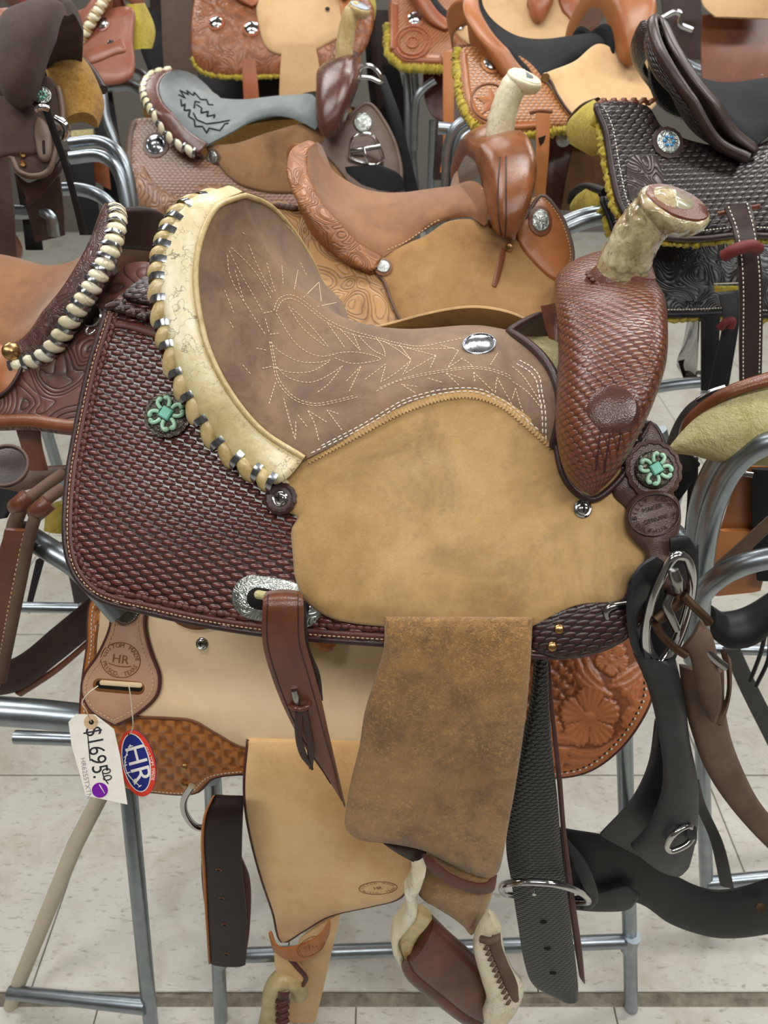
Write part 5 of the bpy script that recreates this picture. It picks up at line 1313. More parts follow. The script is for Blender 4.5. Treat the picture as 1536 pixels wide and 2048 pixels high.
flat_piece('punched_hole', [(260 + 3*math.cos(a), 1469 + 3*math.sin(a)) for a in np.linspace(0, 2*math.pi, 8, endpoint=False)], c, n, .0003, 'slot_dark', HT, lift=.0013)
tube('tag_loop', [on_pl(260, 1469, c, n) + n*.001, at(266, 1450, .566), at(262, 1400, .565), at(258, 1372, .566)], .0006, 'thread_white', HT)
# ------------------------------------------------------------------ straps and cinches on the right
tube('rigging_ring', A3([(1300, 1322, .515), (1290, 1285, .515), (1294, 1240, .517), (1307, 1190, .520), (1327, 1145, .524), (1350, 1113, .527), (1370, 1116, .53), (1382, 1145, .53), (1380, 1190, .53), (1366, 1245, .528), (1342, 1300, .524), (1318, 1326, .518)]), .0044, 'chrome', M, closed=True)
tube('ring_tongue', A3([(1346, 1140, .512), (1352, 1160, .509), (1356, 1180, .512)]), [.0045, .0055, .004], 'steel_ring', M)
panel('ring_leather', FM, [(1330, 1165), (1335, 1190), (1355, 1195), (1372, 1185), (1372, 1160), (1350, 1140), (1338, 1145)], .020, .006, 'dark_edge', M, g=.02)
tube('front_dee', A3([(1252, 1208, .53), (1222, 1214, .527), (1212, 1224, .526), (1220, 1246, .526), (1240, 1262, .528), (1262, 1256, .532)]), .0036, 'steel_ring', M)
OB = thing('off_billet', 'wide black leather strap looped through the chrome ring', 'strap', at(1370, 1740, .56))
ribbon('loop', A3([(1312, 1112, .535), (1278, 1136, .526), (1258, 1185, .518), (1256, 1240, .514), (1268, 1300, .510), (1300, 1345, .508)]), A3([(1350, 1140, .552), (1328, 1165, .548), (1304, 1205, .544), (1298, 1260, .540), (1308, 1305, .535), (1330, 1330, .525)]), .006, 'black_strap', OB, cols=8)
ribbon('loop_back', A3([(1316, 1118, .568), (1296, 1190, .566), (1292, 1260, .562), (1304, 1320, .556)]), A3([(1396, 1088, .572), (1394, 1170, .572), (1376, 1250, .568), (1346, 1326, .560)]), .006, 'black_strap', OB, cols=6)
ribbon('strap', A3([(1268, 1308, .512), (1296, 1372, .510), (1316, 1450, .510), (1328, 1540, .512), (1320, 1600, .516), (1290, 1660, .52), (1262, 1690, .53)]), A3([(1350, 1318, .520), (1368, 1400, .522), (1376, 1480, .526), (1392, 1560, .530), (1394, 1650, .535), (1378, 1730, .54), (1366, 1746, .55)]), .008, 'black_strap', OB, bulge=.010, cols=12)
ribbon('strap_back', A3([(1310, 1440, .545), (1296, 1530, .55), (1262, 1600, .555), (1200, 1668, .565)]), A3([(1340, 1440, .545), (1350, 1540, .55), (1330, 1640, .555), (1300, 1720, .565)]), .006, 'black_strap', OB, cols=8)
tube('dee_ring', A3([(1378, 1652, .512), (1352, 1664, .505), (1334, 1690, .503), (1342, 1702, .503), (1372, 1690, .505), (1386, 1672, .510)]), .0034, 'chrome', OB, closed=True)
ribbon('dee_keeper', A3([(1372, 1650, .512), (1374, 1672, .508), (1380, 1690, .512)]), A3([(1392, 1654, .512), (1394, 1672, .508), (1392, 1684, .512)]), .004, 'black_strap', OB)
SK = thing('girth_strap', 'long black leather girth strap hanging in a curve behind the flank strap', 'strap', at(1450, 1870, .60))
ribbon('strap', A3([(1060, 1640, .60), (1130, 1658, .60), (1225, 1676, .60), (1300, 1716, .60), (1362, 1758, .60), (1420, 1780, .60), (1480, 1776, .60), (1560, 1750, .60)]), A3([(1060, 1770, .585), (1130, 1780, .585), (1210, 1790, .585), (1280, 1806, .585), (1340, 1846, .585), (1420, 1872, .585), (1480, 1874, .585), (1560, 1862, .585)]), .008, 'black_leather', SK, bulge=.004, cols=10)
ribbon('strap_fold', A3([(1122, 1690, .57), (1140, 1720, .565), (1160, 1760, .56), (1172, 1790, .56), (1160, 1815, .56)]), A3([(1136, 1680, .57), (1170, 1720, .565), (1192, 1770, .56), (1196, 1800, .56), (1180, 1818, .56)]), .006, 'black_strap', SK)
ribbon('lower_fold', A3([(1140, 1795, .572), (1200, 1785, .572), (1250, 1775, .572), (1275, 1785, .572)]), A3([(1145, 1818, .57), (1200, 1822, .57), (1255, 1818, .57), (1280, 1792, .57)]), .006, 'black_strap', SK)
lathe('rivet', [(.0075, 0), (.0072, .0015), (.0002, .003)], at(1521, 1815, .578), nrm(np.array([0, -.8, .6])), 'rust_steel', SK, seg=16)
FS = thing('flank_strap', 'black basketweave tooled flank strap with a steel ring and punched holes', 'strap', at(1150, 2000, .54))
fs_ = ribbon('strap', A3([(1070, 1300, .560), (1060, 1400, .548), (1040, 1500, .538), (1022, 1600, .532), (1012, 1690, .530), (1022, 1760, .530), (1036, 1850, .530), (1050, 1930, .530), (1070, 1972, .530), (1118, 1996, .530)]), A3([(1095, 1300, .560), (1098, 1400, .548), (1104, 1500, .538), (1115, 1600, .532), (1122, 1690, .530), (1132, 1770, .530), (1142, 1850, .530), (1152, 1930, .530), (1156, 1972, .530), (1156, 1998, .530)]), .006, 'black_basket', FS, bulge=.004, cols=10)
ribbon('strap_lining', A3([(1094, 1320, .565), (1100, 1420, .556), (1112, 1540, .546), (1122, 1660, .542), (1136, 1800, .542), (1150, 1900, .542), (1158, 1950, .542)]), A3([(1100, 1320, .565), (1108, 1420, .556), (1122, 1540, .546), (1132, 1660, .542), (1150, 1800, .542), (1164, 1900, .542), (1170, 1966, .542)]), .007, 'mahogany_edge', FS)
tube('ring', A3([(1003, 1778, .528), (1010, 1768, .522), (1050, 1764, .516), (1110, 1768, .514), (1160, 1784, .520), (1176, 1798, .528), (1170, 1804, .542), (1120, 1800, .556), (1050, 1792, .556), (1012, 1788, .545)]), .0044, 'chrome', FS, closed=True)
Gb, Nb = o_g[fs_.name]; bb = BVHTree.FromPolygons([Vector(v) for v in (Gb + Nb*.003).reshape(-1, 3)], grid_faces(*Gb.shape[:2]))
for x, y in ((1087, 1844), (1095, 1897), (1106, 1946)):
    h = cast(bb, x, y)
    if h: lathe('punched_hole', [(.0050, -.001), (.0048, .0006), (.0002, .0005)], h[0], h[1], 'slot_dark', FS, seg=14, sy=.8)
h = cast(bb, 1066, 1776)
if h: lathe('stud', [(.0035, 0), (.003, .004), (.0002, .005)], h[0] - h[1]*.001 + np.array([0, -.006, 0]), h[1], 'chrome', FS, seg=12)
BT = thing('cinch_tongue', 'scuffed brown leather cinch strap with rusty roller buckle beside the black strap', 'strap', at(1520, 1640, .56))
ribbon('strap', A3([(1360, 1330, .525), (1368, 1400, .523), (1386, 1470, .525), (1412, 1540, .53), (1450, 1600, .54), (1500, 1660, .55), (1560, 1720, .56)]), A3([(1446, 1340, .535), (1448, 1410, .533), (1462, 1480, .535), (1490, 1550, .54), (1520, 1605, .55), (1550, 1640, .56), (1580, 1660, .57)]), .008, 'brown_strap_rough', BT, bulge=.004, cols=8)
ribbon('fold_front', A3([(1362, 1296, .512), (1378, 1310, .508), (1390, 1360, .507), (1404, 1410, .510), (1412, 1428, .514)]), A3([(1400, 1240, .512), (1424, 1270, .508), (1436, 1330, .507), (1442, 1390, .510), (1432, 1428, .514)]), .008, 'brown_strap_rough', BT, bulge=.006, cols=8)
ribbon('fold_side', A3([(1446, 1300, .53), (1454, 1340, .528), (1452, 1400, .527), (1430, 1440, .525)]), A3([(1454, 1320, .53), (1462, 1345, .528), (1460, 1390, .527), (1446, 1446, .525)]), .008, 'brown_strap_rough', BT)
tube('buckle_bar', A3([(1310, 1246, .512), (1325, 1272, .508), (1350, 1296, .505), (1372, 1310, .503)]), .0040, 'rust_steel', BT)
tube('buckle_bar', A3([(1366, 1190, .516), (1390, 1215, .510), (1412, 1236, .506), (1418, 1246, .505)]), .0040, 'rust_steel', BT)
tube('buckle_tongue', A3([(1412, 1300, .502), (1432, 1320, .500), (1450, 1334, .500)]), .0040, 'steel_ring', BT)
tube('buckle_hook', A3([(1340, 1190, .518), (1333, 1210, .514), (1340, 1230, .512), (1352, 1258, .512)]), .0042, 'steel_ring', BT)
tube('buckle_roller', A3([(1312, 1240, .516), (1340, 1218, .520), (1364, 1194, .524)]), .0058, 'rust_steel', BT)
lathe('eyelet', [(.0042, 0), (.0040, .0014), (.002, .0014), (.0018, .0004)], at(1427, 1403, .504), nrm(np.array([0, -.8, .6])), 'rust_steel', BT, seg=14)
dashes(resample(A3([(1418, 1318, .501), (1428, 1350, .500), (1436, 1390, .501)]), 20), np.tile(nrm(np.array([0, -.8, .6])), (20, 1)), .0035, .0025, .0006, .001).build('stitching', 'thread_tan', BT)
# small latch under the front tab
ribbon('latch_strap', A3([(1340, 1076, .55), (1372, 1072, .55), (1392, 1096, .552)]), A3([(1340, 1104, .545), (1368, 1102, .545), (1384, 1120, .547)]), .005, 'black_leather', OB)
HS = thing('hanging_strap', 'narrow black strap hanging by the right rack leg', 'strap', at(1455, 1770, .66))
ribbon('strap', A3([(1375, 1560, .62), (1390, 1610, .64), (1420, 1680, .65), (1440, 1770, .66)]), A3([(1398, 1560, .62), (1412, 1610, .64), (1448, 1690, .65), (1468, 1776, .66)]), .004, 'black_leather', HS)
# ------------------------------------------------------------------ racks
TR = .0125
def rack(label, loc): return thing('saddle_rack', label, 'rack', loc, 'tubular steel saddle racks')
R1 = rack('galvanized tube saddle rack carrying the worn saddle and the pale saddle', (0.05, .75, 0))
f1, f2 = onz(442, 2040, 0), onz(1262, 2016, 0)
tube('leg', [f1, at(436, 1900, f1[1] + .02), at(424, 1560, f1[1] + .085)], .0118, 'galvanized', R1, sm=0); tube('leg', [f2, at(1260, 1890, f2[1] + .02), at(1248, 1460, f2[1] + .085)], .0118, 'galvanized', R1, sm=0)
tube('foot_bar', [at(440, 1912, f1[1] + .018), at(1262, 1882, f2[1] + .018)], .0118, 'galvanized', R1, sm=0)
f3 = onz(1416, 1862, 0); tube('leg', [f3, at(1406, 1560, f3[1] + .04), at(1398, 1180, f3[1] + .10)], .0118, 'galvanized', R1, sm=0)
f4 = np.array([f1[0] - .02, f3[1], 0]); tube('leg', [f4, f4 + np.array([.05, .06, .75])], .0118, 'galvanized', R1, sm=0)
tube('foot_bar', [at(1412, 1766, f3[1] + .01), at(1560, 1752, f3[1] + .02)], .0118, 'galvanized', R1, sm=0)
tube('saddle_arm', [np.array([-.26, .80, 1.10]), np.array([-.2, .80, 1.14]), np.array([0, .80, 1.15]), np.array([.18, .78, 1.14]), np.array([.24, .78, 1.05]), np.array([.26, .80, .8]), np.array([.30, .82, .5])], TR, 'galvanized', R1)
tube('saddle_arm', [np.array([-.24, .88, .80]), np.array([0, .88, .84]), np.array([.2, .87, .82]), np.array([.27, .87, .7]), np.array([.30, .86, .45])], TR, 'galvanized', R1)
for sx in (f1, f2): tube('cap_joint', [at(*((440, 1912) if sx is f1 else (1260, 1884)), sx[1] + .018) + np.array([0, 0, z]) for z in (-.02, .02)], .0138, 'galvanized', R1, sm=0)
R2 = rack('galvanized tube saddle rack on the far side of the price tag', (-.5, .6, 0))
g1 = onz(303, 2062, 0); g2 = onz(22, 2010, 0)
tube('leg', [g1, at(297, 2000, g1[1] + .012), at(258, 1590, g1[1] + .09), at(240, 1440, g1[1] + .17)], .0125, 'galvanized', R2, sm=0)
tube('foot_bar', [at(20, 1985, g2[1] + .0), at(150, 1998, (g1[1] + g2[1])/2), at(292, 2012, g1[1] + .005)], [.0118, .0118, .014], 'galvanized', R2, sm=0)
tube('leg', [g2, at(40, 1960, g2[1] + .015), at(150, 1690, g2[1] + .06), at(290, 1420, g2[1] + .16)], .0125, 'tube_cream', R2, sm=0)
tube('lower_arm', [at(-60, 1418, .70), at(80, 1428, .70), at(200, 1440, .70), at(236, 1442, .70)], .0200, 'galvanized', R2, sm=0)
tube('lower_rail', [at(30, 1474, .72), at(120, 1477, .72), at(200, 1480, .72)], .010, 'galvanized', R2, sm=0)
tube('arm', [at(40, 1062, .80), at(90, 1094, .78), at(160, 1140, .76), at(240, 1230, .74)], .015, 'galvanized', R2)
tube('cross_rail', [at(40, 1214, .95), at(160, 1216, .95)], .009, 'galvanized', R2, sm=0)
R3 = rack('galvanized tube saddle rack with bent double loops under the cream fleece', (.62, .85, 0))
tube('loop', A3([(1386, 1320, .80), (1388, 1200, .80), (1392, 1090, .79), (1404, 1000, .78), (1440, 920, .77), (1490, 878, .76), (1560, 860, .75)]), .0135, 'galvanized', R3)
tube('loop', A3([(1398, 1320, .78), (1402, 1180, .78), (1412, 1080, .77), (1432, 1000, .76), (1470, 930, .75), (1520, 892, .74), (1580, 876, .73)]), .0135, 'galvanized', R3)
tube('lower_loop', A3([(1396, 1250, .74), (1398, 1200, .74), (1430, 1160, .73), (1490, 1128, .72), (1580, 1108, .71)]), .0135, 'galvanized', R3)
tube('cross_tube', A3([(1335, 1052, .86), (1362, 1080, .85), (1392, 1120, .84)]), .014, 'galvanized', R3, sm=0)
tube('rail', A3([(1400, 1296, 1.0), (1560, 1302, 1.0)]), .010, 'galvanized', R3, sm=0)
g = onz(1640, 1700, 0); tube('leg', [g, at(1600, 1300, g[1] + .05), at(1580, 1000, g[1] + .1)], .0125, 'galvanized', R3, sm=0)
# ------------------------------------------------------------------ saddles on the racks behind
def sstep(x, a, b):
    t_ = np.clip((x - a)/(b - a), 0, 1); return t_*t_*(3 - 2*t_)
def deform(cz=1, pz=0, ly=1, px=0, hz=1.0, fx=0.0):
    def T(G):
        G = np.array(G, float).copy(); sh = fx*np.clip(-G[..., 1], 0, 1); x = G[..., 0].copy(); z = G[..., 2].copy()
        wc = 1 - sstep(x, -.06, .06); G[..., 2] = np.where(z > -.06, -.06 + (z + .06)*(1 + (cz - 1)*wc), z)
        wp = sstep(x, .10, .20); G[..., 2] += pz*wp; G[..., 1] *= ly; G[..., 0] += px*wp
        if hz != 1.0: G[..., 2] = np.where((x > .2) & (z > .012), G[..., 2] + (z - .012)*(hz - 1), G[..., 2])
        G[..., 0] += sh; return G
    return T
suede('tan_seat', [(100, 62, 35), (128, 84, 50), (144, 98, 60)], (.36, .5, .64), scale=8, rough=.6, bump=.2)
suede('gray_seat', [(84, 92, 94), (104, 112, 113), (122, 130, 130)], (.36, .5, .64), scale=8, rough=.55, bump=.15, sheen=.2)
suede('brown_rough', [(98, 70, 44), (122, 90, 58), (136, 102, 70)], (.36, .5, .64), scale=9)
suede('tan_rough', [(130, 94, 56), (158, 120, 74), (172, 136, 90)], (.36, .5, .64), scale=7, stains=((110, 78, 52), .52, .66, .5))
suede('sand_rough', [(188, 150, 106), (202, 166, 122), (210, 176, 132)], (.36, .5, .64), scale=6, bump=.2)
suede('dark_rough', [(52, 40, 36), (68, 53, 47), (80, 63, 55)], (.36, .5, .64), scale=9, sheen=.08)
suede('black_seat', [(14, 15, 18), (20, 21, 24), (28, 30, 33)], (.36, .5, .64), scale=9, rough=.8, sheen=0.0)
leather('saddle_tan', (142, 84, 44), (166, 104, 60), .36, coat=.15); leather('tooled_brown', (98, 54, 34), (126, 74, 46), .32, coat=.2)
leather('swell_brown', (98, 56, 36), (146, 88, 50), .26, blot=11, coat=.35); leather('dark_swell', (70, 40, 34), (92, 56, 46), .28, coat=.3)
leather('rose_brown', (128, 74, 58), (150, 92, 74), .36, coat=.1); leather('red_brown', (140, 78, 48), (162, 94, 60), .36, coat=.15)
leather('dark_choc', (44, 32, 30), (58, 43, 40), .36, coat=.1); leather('gray_brown', (86, 66, 56), (106, 84, 72), .5)
scroll('scroll_tan', (106, 70, 38), (178, 132, 82), (190, 146, 94), scale=24)
scroll('scroll_brown', (92, 46, 28), (148, 88, 54), (158, 98, 62), scale=30)
scroll('scroll_dark', (34, 20, 18), (92, 58, 50), (108, 70, 60), scale=20, depth=.003)
scroll('scroll_band', (40, 24, 24), (96, 62, 58), (84, 54, 50), scale=60)
scroll('scroll_gray', (76, 52, 38), (138, 98, 72), (150, 110, 84), scale=26)
basket('basket_tan', (110, 66, 34), (172, 112, 62), (180, 122, 72), cw=.012, ch=.007, depth=.001); basket('basket_red', (110, 60, 30), (164, 98, 54), (172, 108, 62), cw=.012, ch=.007, depth=.001)
basket('basket_choc', (16, 11, 11), (46, 35, 34), (40, 30, 29), cw=.0150, ch=.0085, depth=.0013, coat=.1)
basket('basket_graybrown', (84, 60, 46), (142, 104, 80), (132, 96, 74), cw=.012, ch=.007, depth=.001)
metal('horn_gray', (120, 126, 134), .4); plain('red_tie', (110, 42, 40), .6); plain('blue_stone', (70, 140, 190), .4)

def saddle(label, fr, loc=None): return thing('western_saddle', label, 'saddle', fr.w([0, 0, -.3]) if loc is None else loc)
def upper(fr, S, T, seat_m, bind_m, back_m, pom_m, horn_m, cap_m, wide=1.0, fr_=True, horn=True, pommel=True, capR=.03, rs=.9, inlay=None):
    r = {}
    r['seat'] = build_seat(fr, S, seat_m, T=T, lift=.004, far_rim=fr_)
    r['cantle'] = build_cantle(fr, S, bind_m, back_m, T=T, wide=wide, far_rim=fr_)
    if pommel: r['pom'] = build_pommel(fr, S, pom_m, T=T)
    if horn: r['horn'] = build_horn(fr, S, horn_m, cap_m, T=T, rs=rs, capR=capR, inlay=inlay)
    return r
def far_side(fr, S, skirt_m, fleece_m, near=True):
    L = SKL*np.array([.95, .97]) + np.array([.01, 0]); L[:, 0] = np.clip(L[:, 0], -.29, .27)
    panel('skirt', fr, L, .004, .007, skirt_m, S, g=.03, local=True, side=-1)
    panel('fleece_lining', fr, L*np.array([.98, .95]), -.018, .021, fleece_m, S, g=.012, local=True, side=-1, bev=.006, disp=lambda x, s, d: (rng.normal(0, .002, len(x)), 0*x + 1))
def fleece_edge(pn, S, mat, a, b, r=.010, lift=-.012):
    lp = inset(pn.loop, -.001); n_ = len(lp); idx = [i % n_ for i in range(int(a*n_), int(b*n_))]
    q = np.interp(lp[idx, 1], pn.fr.ts, pn.fr.tq); P = resample(pn.fr.w(pn.fr.surf(lp[idx, 0], q, pn.top + lift, pn.side)), 60)
    V, Fs = tube_geo(resample(P, 160), r*.72*(1 + rng.normal(0, .16, 160)), 9); return mesh_obj('fleece_edge', V + rng.normal(0, .0014, V.shape), Fs, mat, S)
def concho_at(pn, x, y, R, S, mat='silver_lace', sy=1.0, back=None, gem=None, h=.5):
    r = cast(pn.bvh if hasattr(pn, 'bvh') else pn, x, y)
    if not r: return
    c, n = r
    if back: lathe('rosette', [(R*1.3, -.002), (R*1.3, .002), (R*1.0, .003)], c, n, back, S, seg=48, scal=lambda th: 1 + .06*np.abs(np.sin(th*7)), sy=sy)
    o = lathe('concho', [(R, 0), (R*1.0, .003), (R*.9, .0042), (R*.86, .0034), (R*.5, R*h*.7), (R*.02, R*h*.8)], c + n*.001, n, mat, S, seg=26, sy=sy)
    if gem:
        for k in range(6):
            x_, y_, n_ = basis(n); a = k*math.pi/3; p = c + n*(R*h*.6 + .002) + (x_*math.cos(a) + y_*math.sin(a))*R*.38
            mesh_obj('stone', *ellipsoid_geo(p, x_*R*.16, y_*R*.16, n*R*.12, 8, 5), gem, o)
def rolls(fr, T, S, n_, mat, lace, far=False):
    O = T(resample(crom(RIM_O, n=20), n_ + 1))
    for i in range(n_):
        a_, b_ = fr.w(O[i]), fr.w(O[i+1]); c_ = (a_ + b_)/2; tv = b_ - a_; L_ = np.linalg.norm(tv); tv = tv/L_
        cen = fr.w(T(np.array([-.06, 0, -.06]))); o_ = nrm(c_ - cen); o_ = nrm(o_ - tv*(o_ @ tv)); s_ = np.cross(tv, o_)
        mesh_obj('rawhide_roll', *ellipsoid_geo(c_, nrm(tv*.9 + s_*.3)*L_*.56, o_*.0085, s_*.013, 9, 7), mat, S)
        band('lace', [b_ + s_*w + o_*h for w, h in ((-.014, -.003), (-.009, .005), (0, .0085), (.009, .005), (.014, -.003))], [o_ - s_*.8, o_ - s_*.4, o_, o_ + s_*.4, o_ + s_*.8], .0055, .001, lace, S, sm=2, cols=3)
def hang(name, S, L, R, thick, mat, **k): return ribbon(name, A3(L), A3(R), thick, mat, S, **k)
def sub(x0, y0, k): return lambda l: [(x0 + x/k, y0 + y/k) for x, y in l]

# --- tan saddle directly behind
FT = Frame(0.022, 1.53, 1.214, yaw=-8.3); TT = deform(.68, .028, 1.0, -.046, 1.28)
S = saddle('tan saddle with scroll tooled cantle and scroll skirts behind the worn saddle', FT)
r = upper(FT, S, TT, 'tan_seat', 'scroll_plain', 'saddle_tan', 'swell_brown', 'rawhide_white', 'rawhide_white', capR=.034, rs=1.0, inlay='gray_seat')
tsk = panel('skirt', FT, [(545, 402), (530, 500), (545, 640), (700, 730), (900, 730), (1100, 670), (1140, 590), (1146, 520), (1138, 470), (1120, 425), (1085, 388), (1000, 430), (800, 480), (700, 470), (620, 420)], .004, .008, 'scroll_tan', S, g=.02)
edge_stitch('stitching', tsk, .008, .004, .002, .0009, 'thread_tan', S, [(.4, .75)])
tj = panel('side_jockey', FT, [(765, 507), (744, 531), (768, 562), (784, 604), (802, 640), (842, 668), (950, 692), (1080, 664), (1108, 610), (1118, 545), (1070, 490), (1000, 470), (960, 440), (900, 440), (850, 470)], .0125, .006, 'tan_rough', S, g=.02)
edge_tube('jockey_edge', tj, .0005, .0026, 'gray_brown', S, .02, .42, -.003)
tp = panel('front_plate', FT, [(1036, 470), (1060, 420), (1085, 388), (1120, 425), (1140, 470), (1147, 520), (1120, 560), (1066, 520)], .0185, .005, 'saddle_tan', S, g=.02)
edge_stitch('stitching', tp, .006, .004, .002, .0009, 'thread_tan', S, [(.2, .7)]); edge_tube('plate_edge', tp, .001, .004, 'gray_brown', S, .1, .75, -.002)
concho_at(tp, 1080, 442, .0165, S, 'engraved', 1.25, back='tooled_brown'); concho_at(tj, 766, 534, .0125, S, 'engraved', back='tan_edge'); concho_at(tj, 1017, 497, .0072, S, 'brass')
panel('seam_strap', FT, [(1003, 495), (992, 540), (984, 570), (992, 574), (1003, 545), (1012, 500)], .0186, .002, 'tooled_brown', S, g=.03)
bv = r['seat'][1]
draw_on(bv, [[(775, 500), (840, 470), (868, 445), (900, 438), (960, 462)], [(920, 355), (960, 366), (964, 400), (966, 458)]], .0050, .0022, .0010, 'seat_stitching', 'thread_tan', S)
draw_on(r['cantle'][1], [[(622, 330), (640, 390), (690, 450), (762, 504)]], .0046, .0022, .0010, 'binding_stitching', 'thread_tan', S)
for k, (x, y) in enumerate([(556, 412), (566, 414), (576, 416), (586, 418)]):
    h_ = cast(tsk.bvh, x, y)
    if h_: mesh_obj('braid_lobe', *ellipsoid_geo(h_[0] + h_[1]*.004, RT*.010, UP*.005, h_[1]*.006, 8, 6), 'gray_brown', S)
G = Geo()
for ln in [[(1000, 315), (996, 380), (998, 440), (1004, 476)], [(1012, 312), (1012, 380), (1012, 440), (1010, 476)]]:
    H = [cast(r['pom'][1], *p) for p in crom(np.array(ln, float), step=6)]; H = [h for h in H if h]
    if len(H) > 3: G.add(*tube_geo(np.array([h[0] + h[1]*.0004 for h in H]), .0014, 6))
if G.n: G.build('swell_seam', 'dark_edge', S)

# --- grey seated saddle
FG = Frame(-.360, 2.19, 1.295, yaw=1.1, sc=1.05); TG = deform(.475, .013, 1.1, .011, 1.5)
S = saddle('brown saddle with grey suede seat stitched with a black zigzag emblem', FG)
r = upper(FG, S, TG, 'gray_seat', 'dark_swell', 'gray_brown', 'dark_swell', 'rawhide_roll', 'horn_gray', capR=.026, rs=.8)
gs = panel('skirt', FG, [(300, 232), (262, 240), (249, 290), (251, 360), (262, 415), (288, 442), (340, 447), (450, 446), (650, 425), (780, 402), (806, 360), (798, 300), (770, 245), (735, 205), (700, 240), (600, 300), (450, 330), (380, 290), (340, 240)], .004, .009, 'basket_graybrown', S, g=.025)
edge_band('border_strip', gs, .004, .018, 'gray_brown', S, .02, .5, .001)
panel('tooled_corner', FG, [(262, 350), (272, 410), (292, 432), (340, 436), (370, 420), (350, 390), (310, 370), (285, 330)], .0135, .002, 'scroll_gray', S, g=.03)
panel('tooled_flap', FG, [(385, 385), (400, 370), (440, 368), (470, 385), (465, 430), (390, 430)], .0135, .002, 'scroll_gray', S, g=.03)
gj = panel('side_jockey', FG, [(412, 292), (432, 320), (455, 350), (490, 372), (560, 384), (680, 372), (740, 330), (730, 285), (690, 270), (620, 245), (540, 262), (470, 285)], .0135, .006, 'brown_rough', S, g=.025)
gp = panel('front_plate', FG, [(640, 290), (690, 240), (735, 205), (770, 245), (795, 300), (803, 360), (780, 402), (720, 385), (670, 330)], .0195, .005, 'gray_brown', S, g=.025)
edge_tube('plate_edge', gp, .001, .005, 'gray_brown', S, .15, .7, -.002)
concho_at(gp, 726, 246, .0225, S, 'engraved', h=.35); concho_at(gs, 312, 291, .024, S, 'silver_lace', back='gray_brown', h=.6); concho_at(gj, 427, 315, .014, S, 'engraved', back='gray_brown')
far_side(FG, S, 'gray_brown', 'fleece_gold')
YG = 1.98
tube('buckle_frame', A3([(700, 312, YG), (708, 275, YG), (742, 270, YG), (766, 316, YG), (752, 330, YG), (712, 322, YG)]), .0045, 'chrome', S, closed=True); tube('buckle_bar', A3([(702, 302, YG), (728, 298, YG - .01), (760, 292, YG)]), .006, 'steel_ring', S)
tube('buckle_tongue', A3([(728, 296, YG - .015), (732, 316, YG - .02), (736, 334, YG - .01)]), .004, 'chrome', S)
tube('rigging_ring', A3([(714, 152, 2.25), (724, 134, 2.25), (742, 132, 2.25), (760, 150, 2.25), (762, 164, 2.25), (740, 156, 2.25)]), .005, 'chrome', S, closed=True)
hang('cinch_end', S, [(690, 335, 1.97), (700, 360, 1.96), (720, 382, 1.95)], [(760, 330, 1.97), (800, 350, 1.96), (812, 382, 1.95)], .02, 'black_neoprene', cols=8)
bv = r['seat'][1]; q3 = sub(0, 0, 3.0)
EM = [q3(l) for l in [[(1070, 570), (1110, 590), (1080, 545), (1130, 570), (1120, 545), (1160, 575), (1165, 555), (1205, 600), (1240, 600), (1250, 630), (1290, 632)], [(1085, 600), (1090, 640), (1110, 625), (1105, 665), (1140, 660), (1130, 700), (1165, 720), (1170, 760), (1215, 760), (1240, 800), (1255, 770), (1320, 785), (1350, 745), (1380, 740)],
    [(1160, 680), (1180, 720), (1240, 745), (1320, 735), (1400, 720)], [(1180, 630), (1210, 650), (1205, 680), (1250, 670), (1240, 700), (1290, 690), (1280, 715)], [(1165, 650), (1170, 610), (1210, 620)]]]
G = Geo()
for ln in EM:
    P = np.concatenate([resample(np.array([ln[i], ln[i+1]], float), 5)[:-1] for i in range(len(ln) - 1)]); H = [cast(bv, *p) for p in P]; H = [h for h in H if h]
    if len(H) > 3: G.add(*tube_geo(np.array([h[0] + h[1]*.0006 for h in H]), .0022, 5))
if G.n: G.build('zigzag_emblem', 'black_seat', S)
rolls(FG, deform(.475, .013, 1.1, .011), S, 14, 'rawhide_white', 'silver_lace')

# --- saddle to the left, facing away
FL_ = Frame(-.523, 1.17, 1.19, yaw=20, flip=True); TL_ = deform(.75, 0, .9, 0)
S = saddle('dark floral tooled saddle with a white laced cantle and tan suede seat', FL_)
r = upper(FL_, S, TL_, 'tan_seat', 'scroll_band', 'dark_choc', 'tooled_brown', 'rawhide_roll', 'saddle_tan', wide=1.0)
rolls(FL_, TL_, S, 17, 'rawhide_white', 'silver_lace')
ls = panel('skirt', FL_, [(330, 560), (300, 520), (240, 528), (150, 640), (60, 722), (-40, 740), (-90, 800), (-60, 852), (60, 858), (140, 868), (230, 860), (300, 740)], .004, .008, 'scroll_dark', S, g=.02)
edge_band('border_strip', ls, .003, .02, 'tooled_brown', S, .55, .8, .001)
lj = panel('side_jockey', FL_, [(30, 700), (44, 720), (30, 760), (0, 790), (-80, 800), (-100, 700), (-40, 680)], .0125, .006, 'saddle_tan', S, g=.03)
edge_tube('jockey_edge', lj, .001, .003, 'dark_edge', S, .0, .4, -.002)
concho_at(ls, 185, 632, .0165, S, 'chrome', h=.25); tube('concho_dee', [at(176, 655, .98), at(172, 664, .975), at(180, 668, .97), at(190, 660, .975)], .0018, 'chrome', S)
c_ = at(23, 703, .985); lathe('concho', [(.0125, -.004), (.0125, .002), (.010, .005), (.0002, .0085)], c_, nrm(CAM - c_), 'brass', S, seg=22)
hang('rear_billet', S, [(22, 812, .99), (30, 850, .95), (42, 890, .95), (56, 940, .95)], [(70, 812, .99), (80, 850, .95), (84, 890, .95), (96, 940, .95)], .005, 'strap_brown')
ring = A3([(18, 815, .985), (24, 804, .985), (60, 804, .985), (76, 812, .985)]); tube('slot_rim', ring, .0028, 'tooled_brown', S)
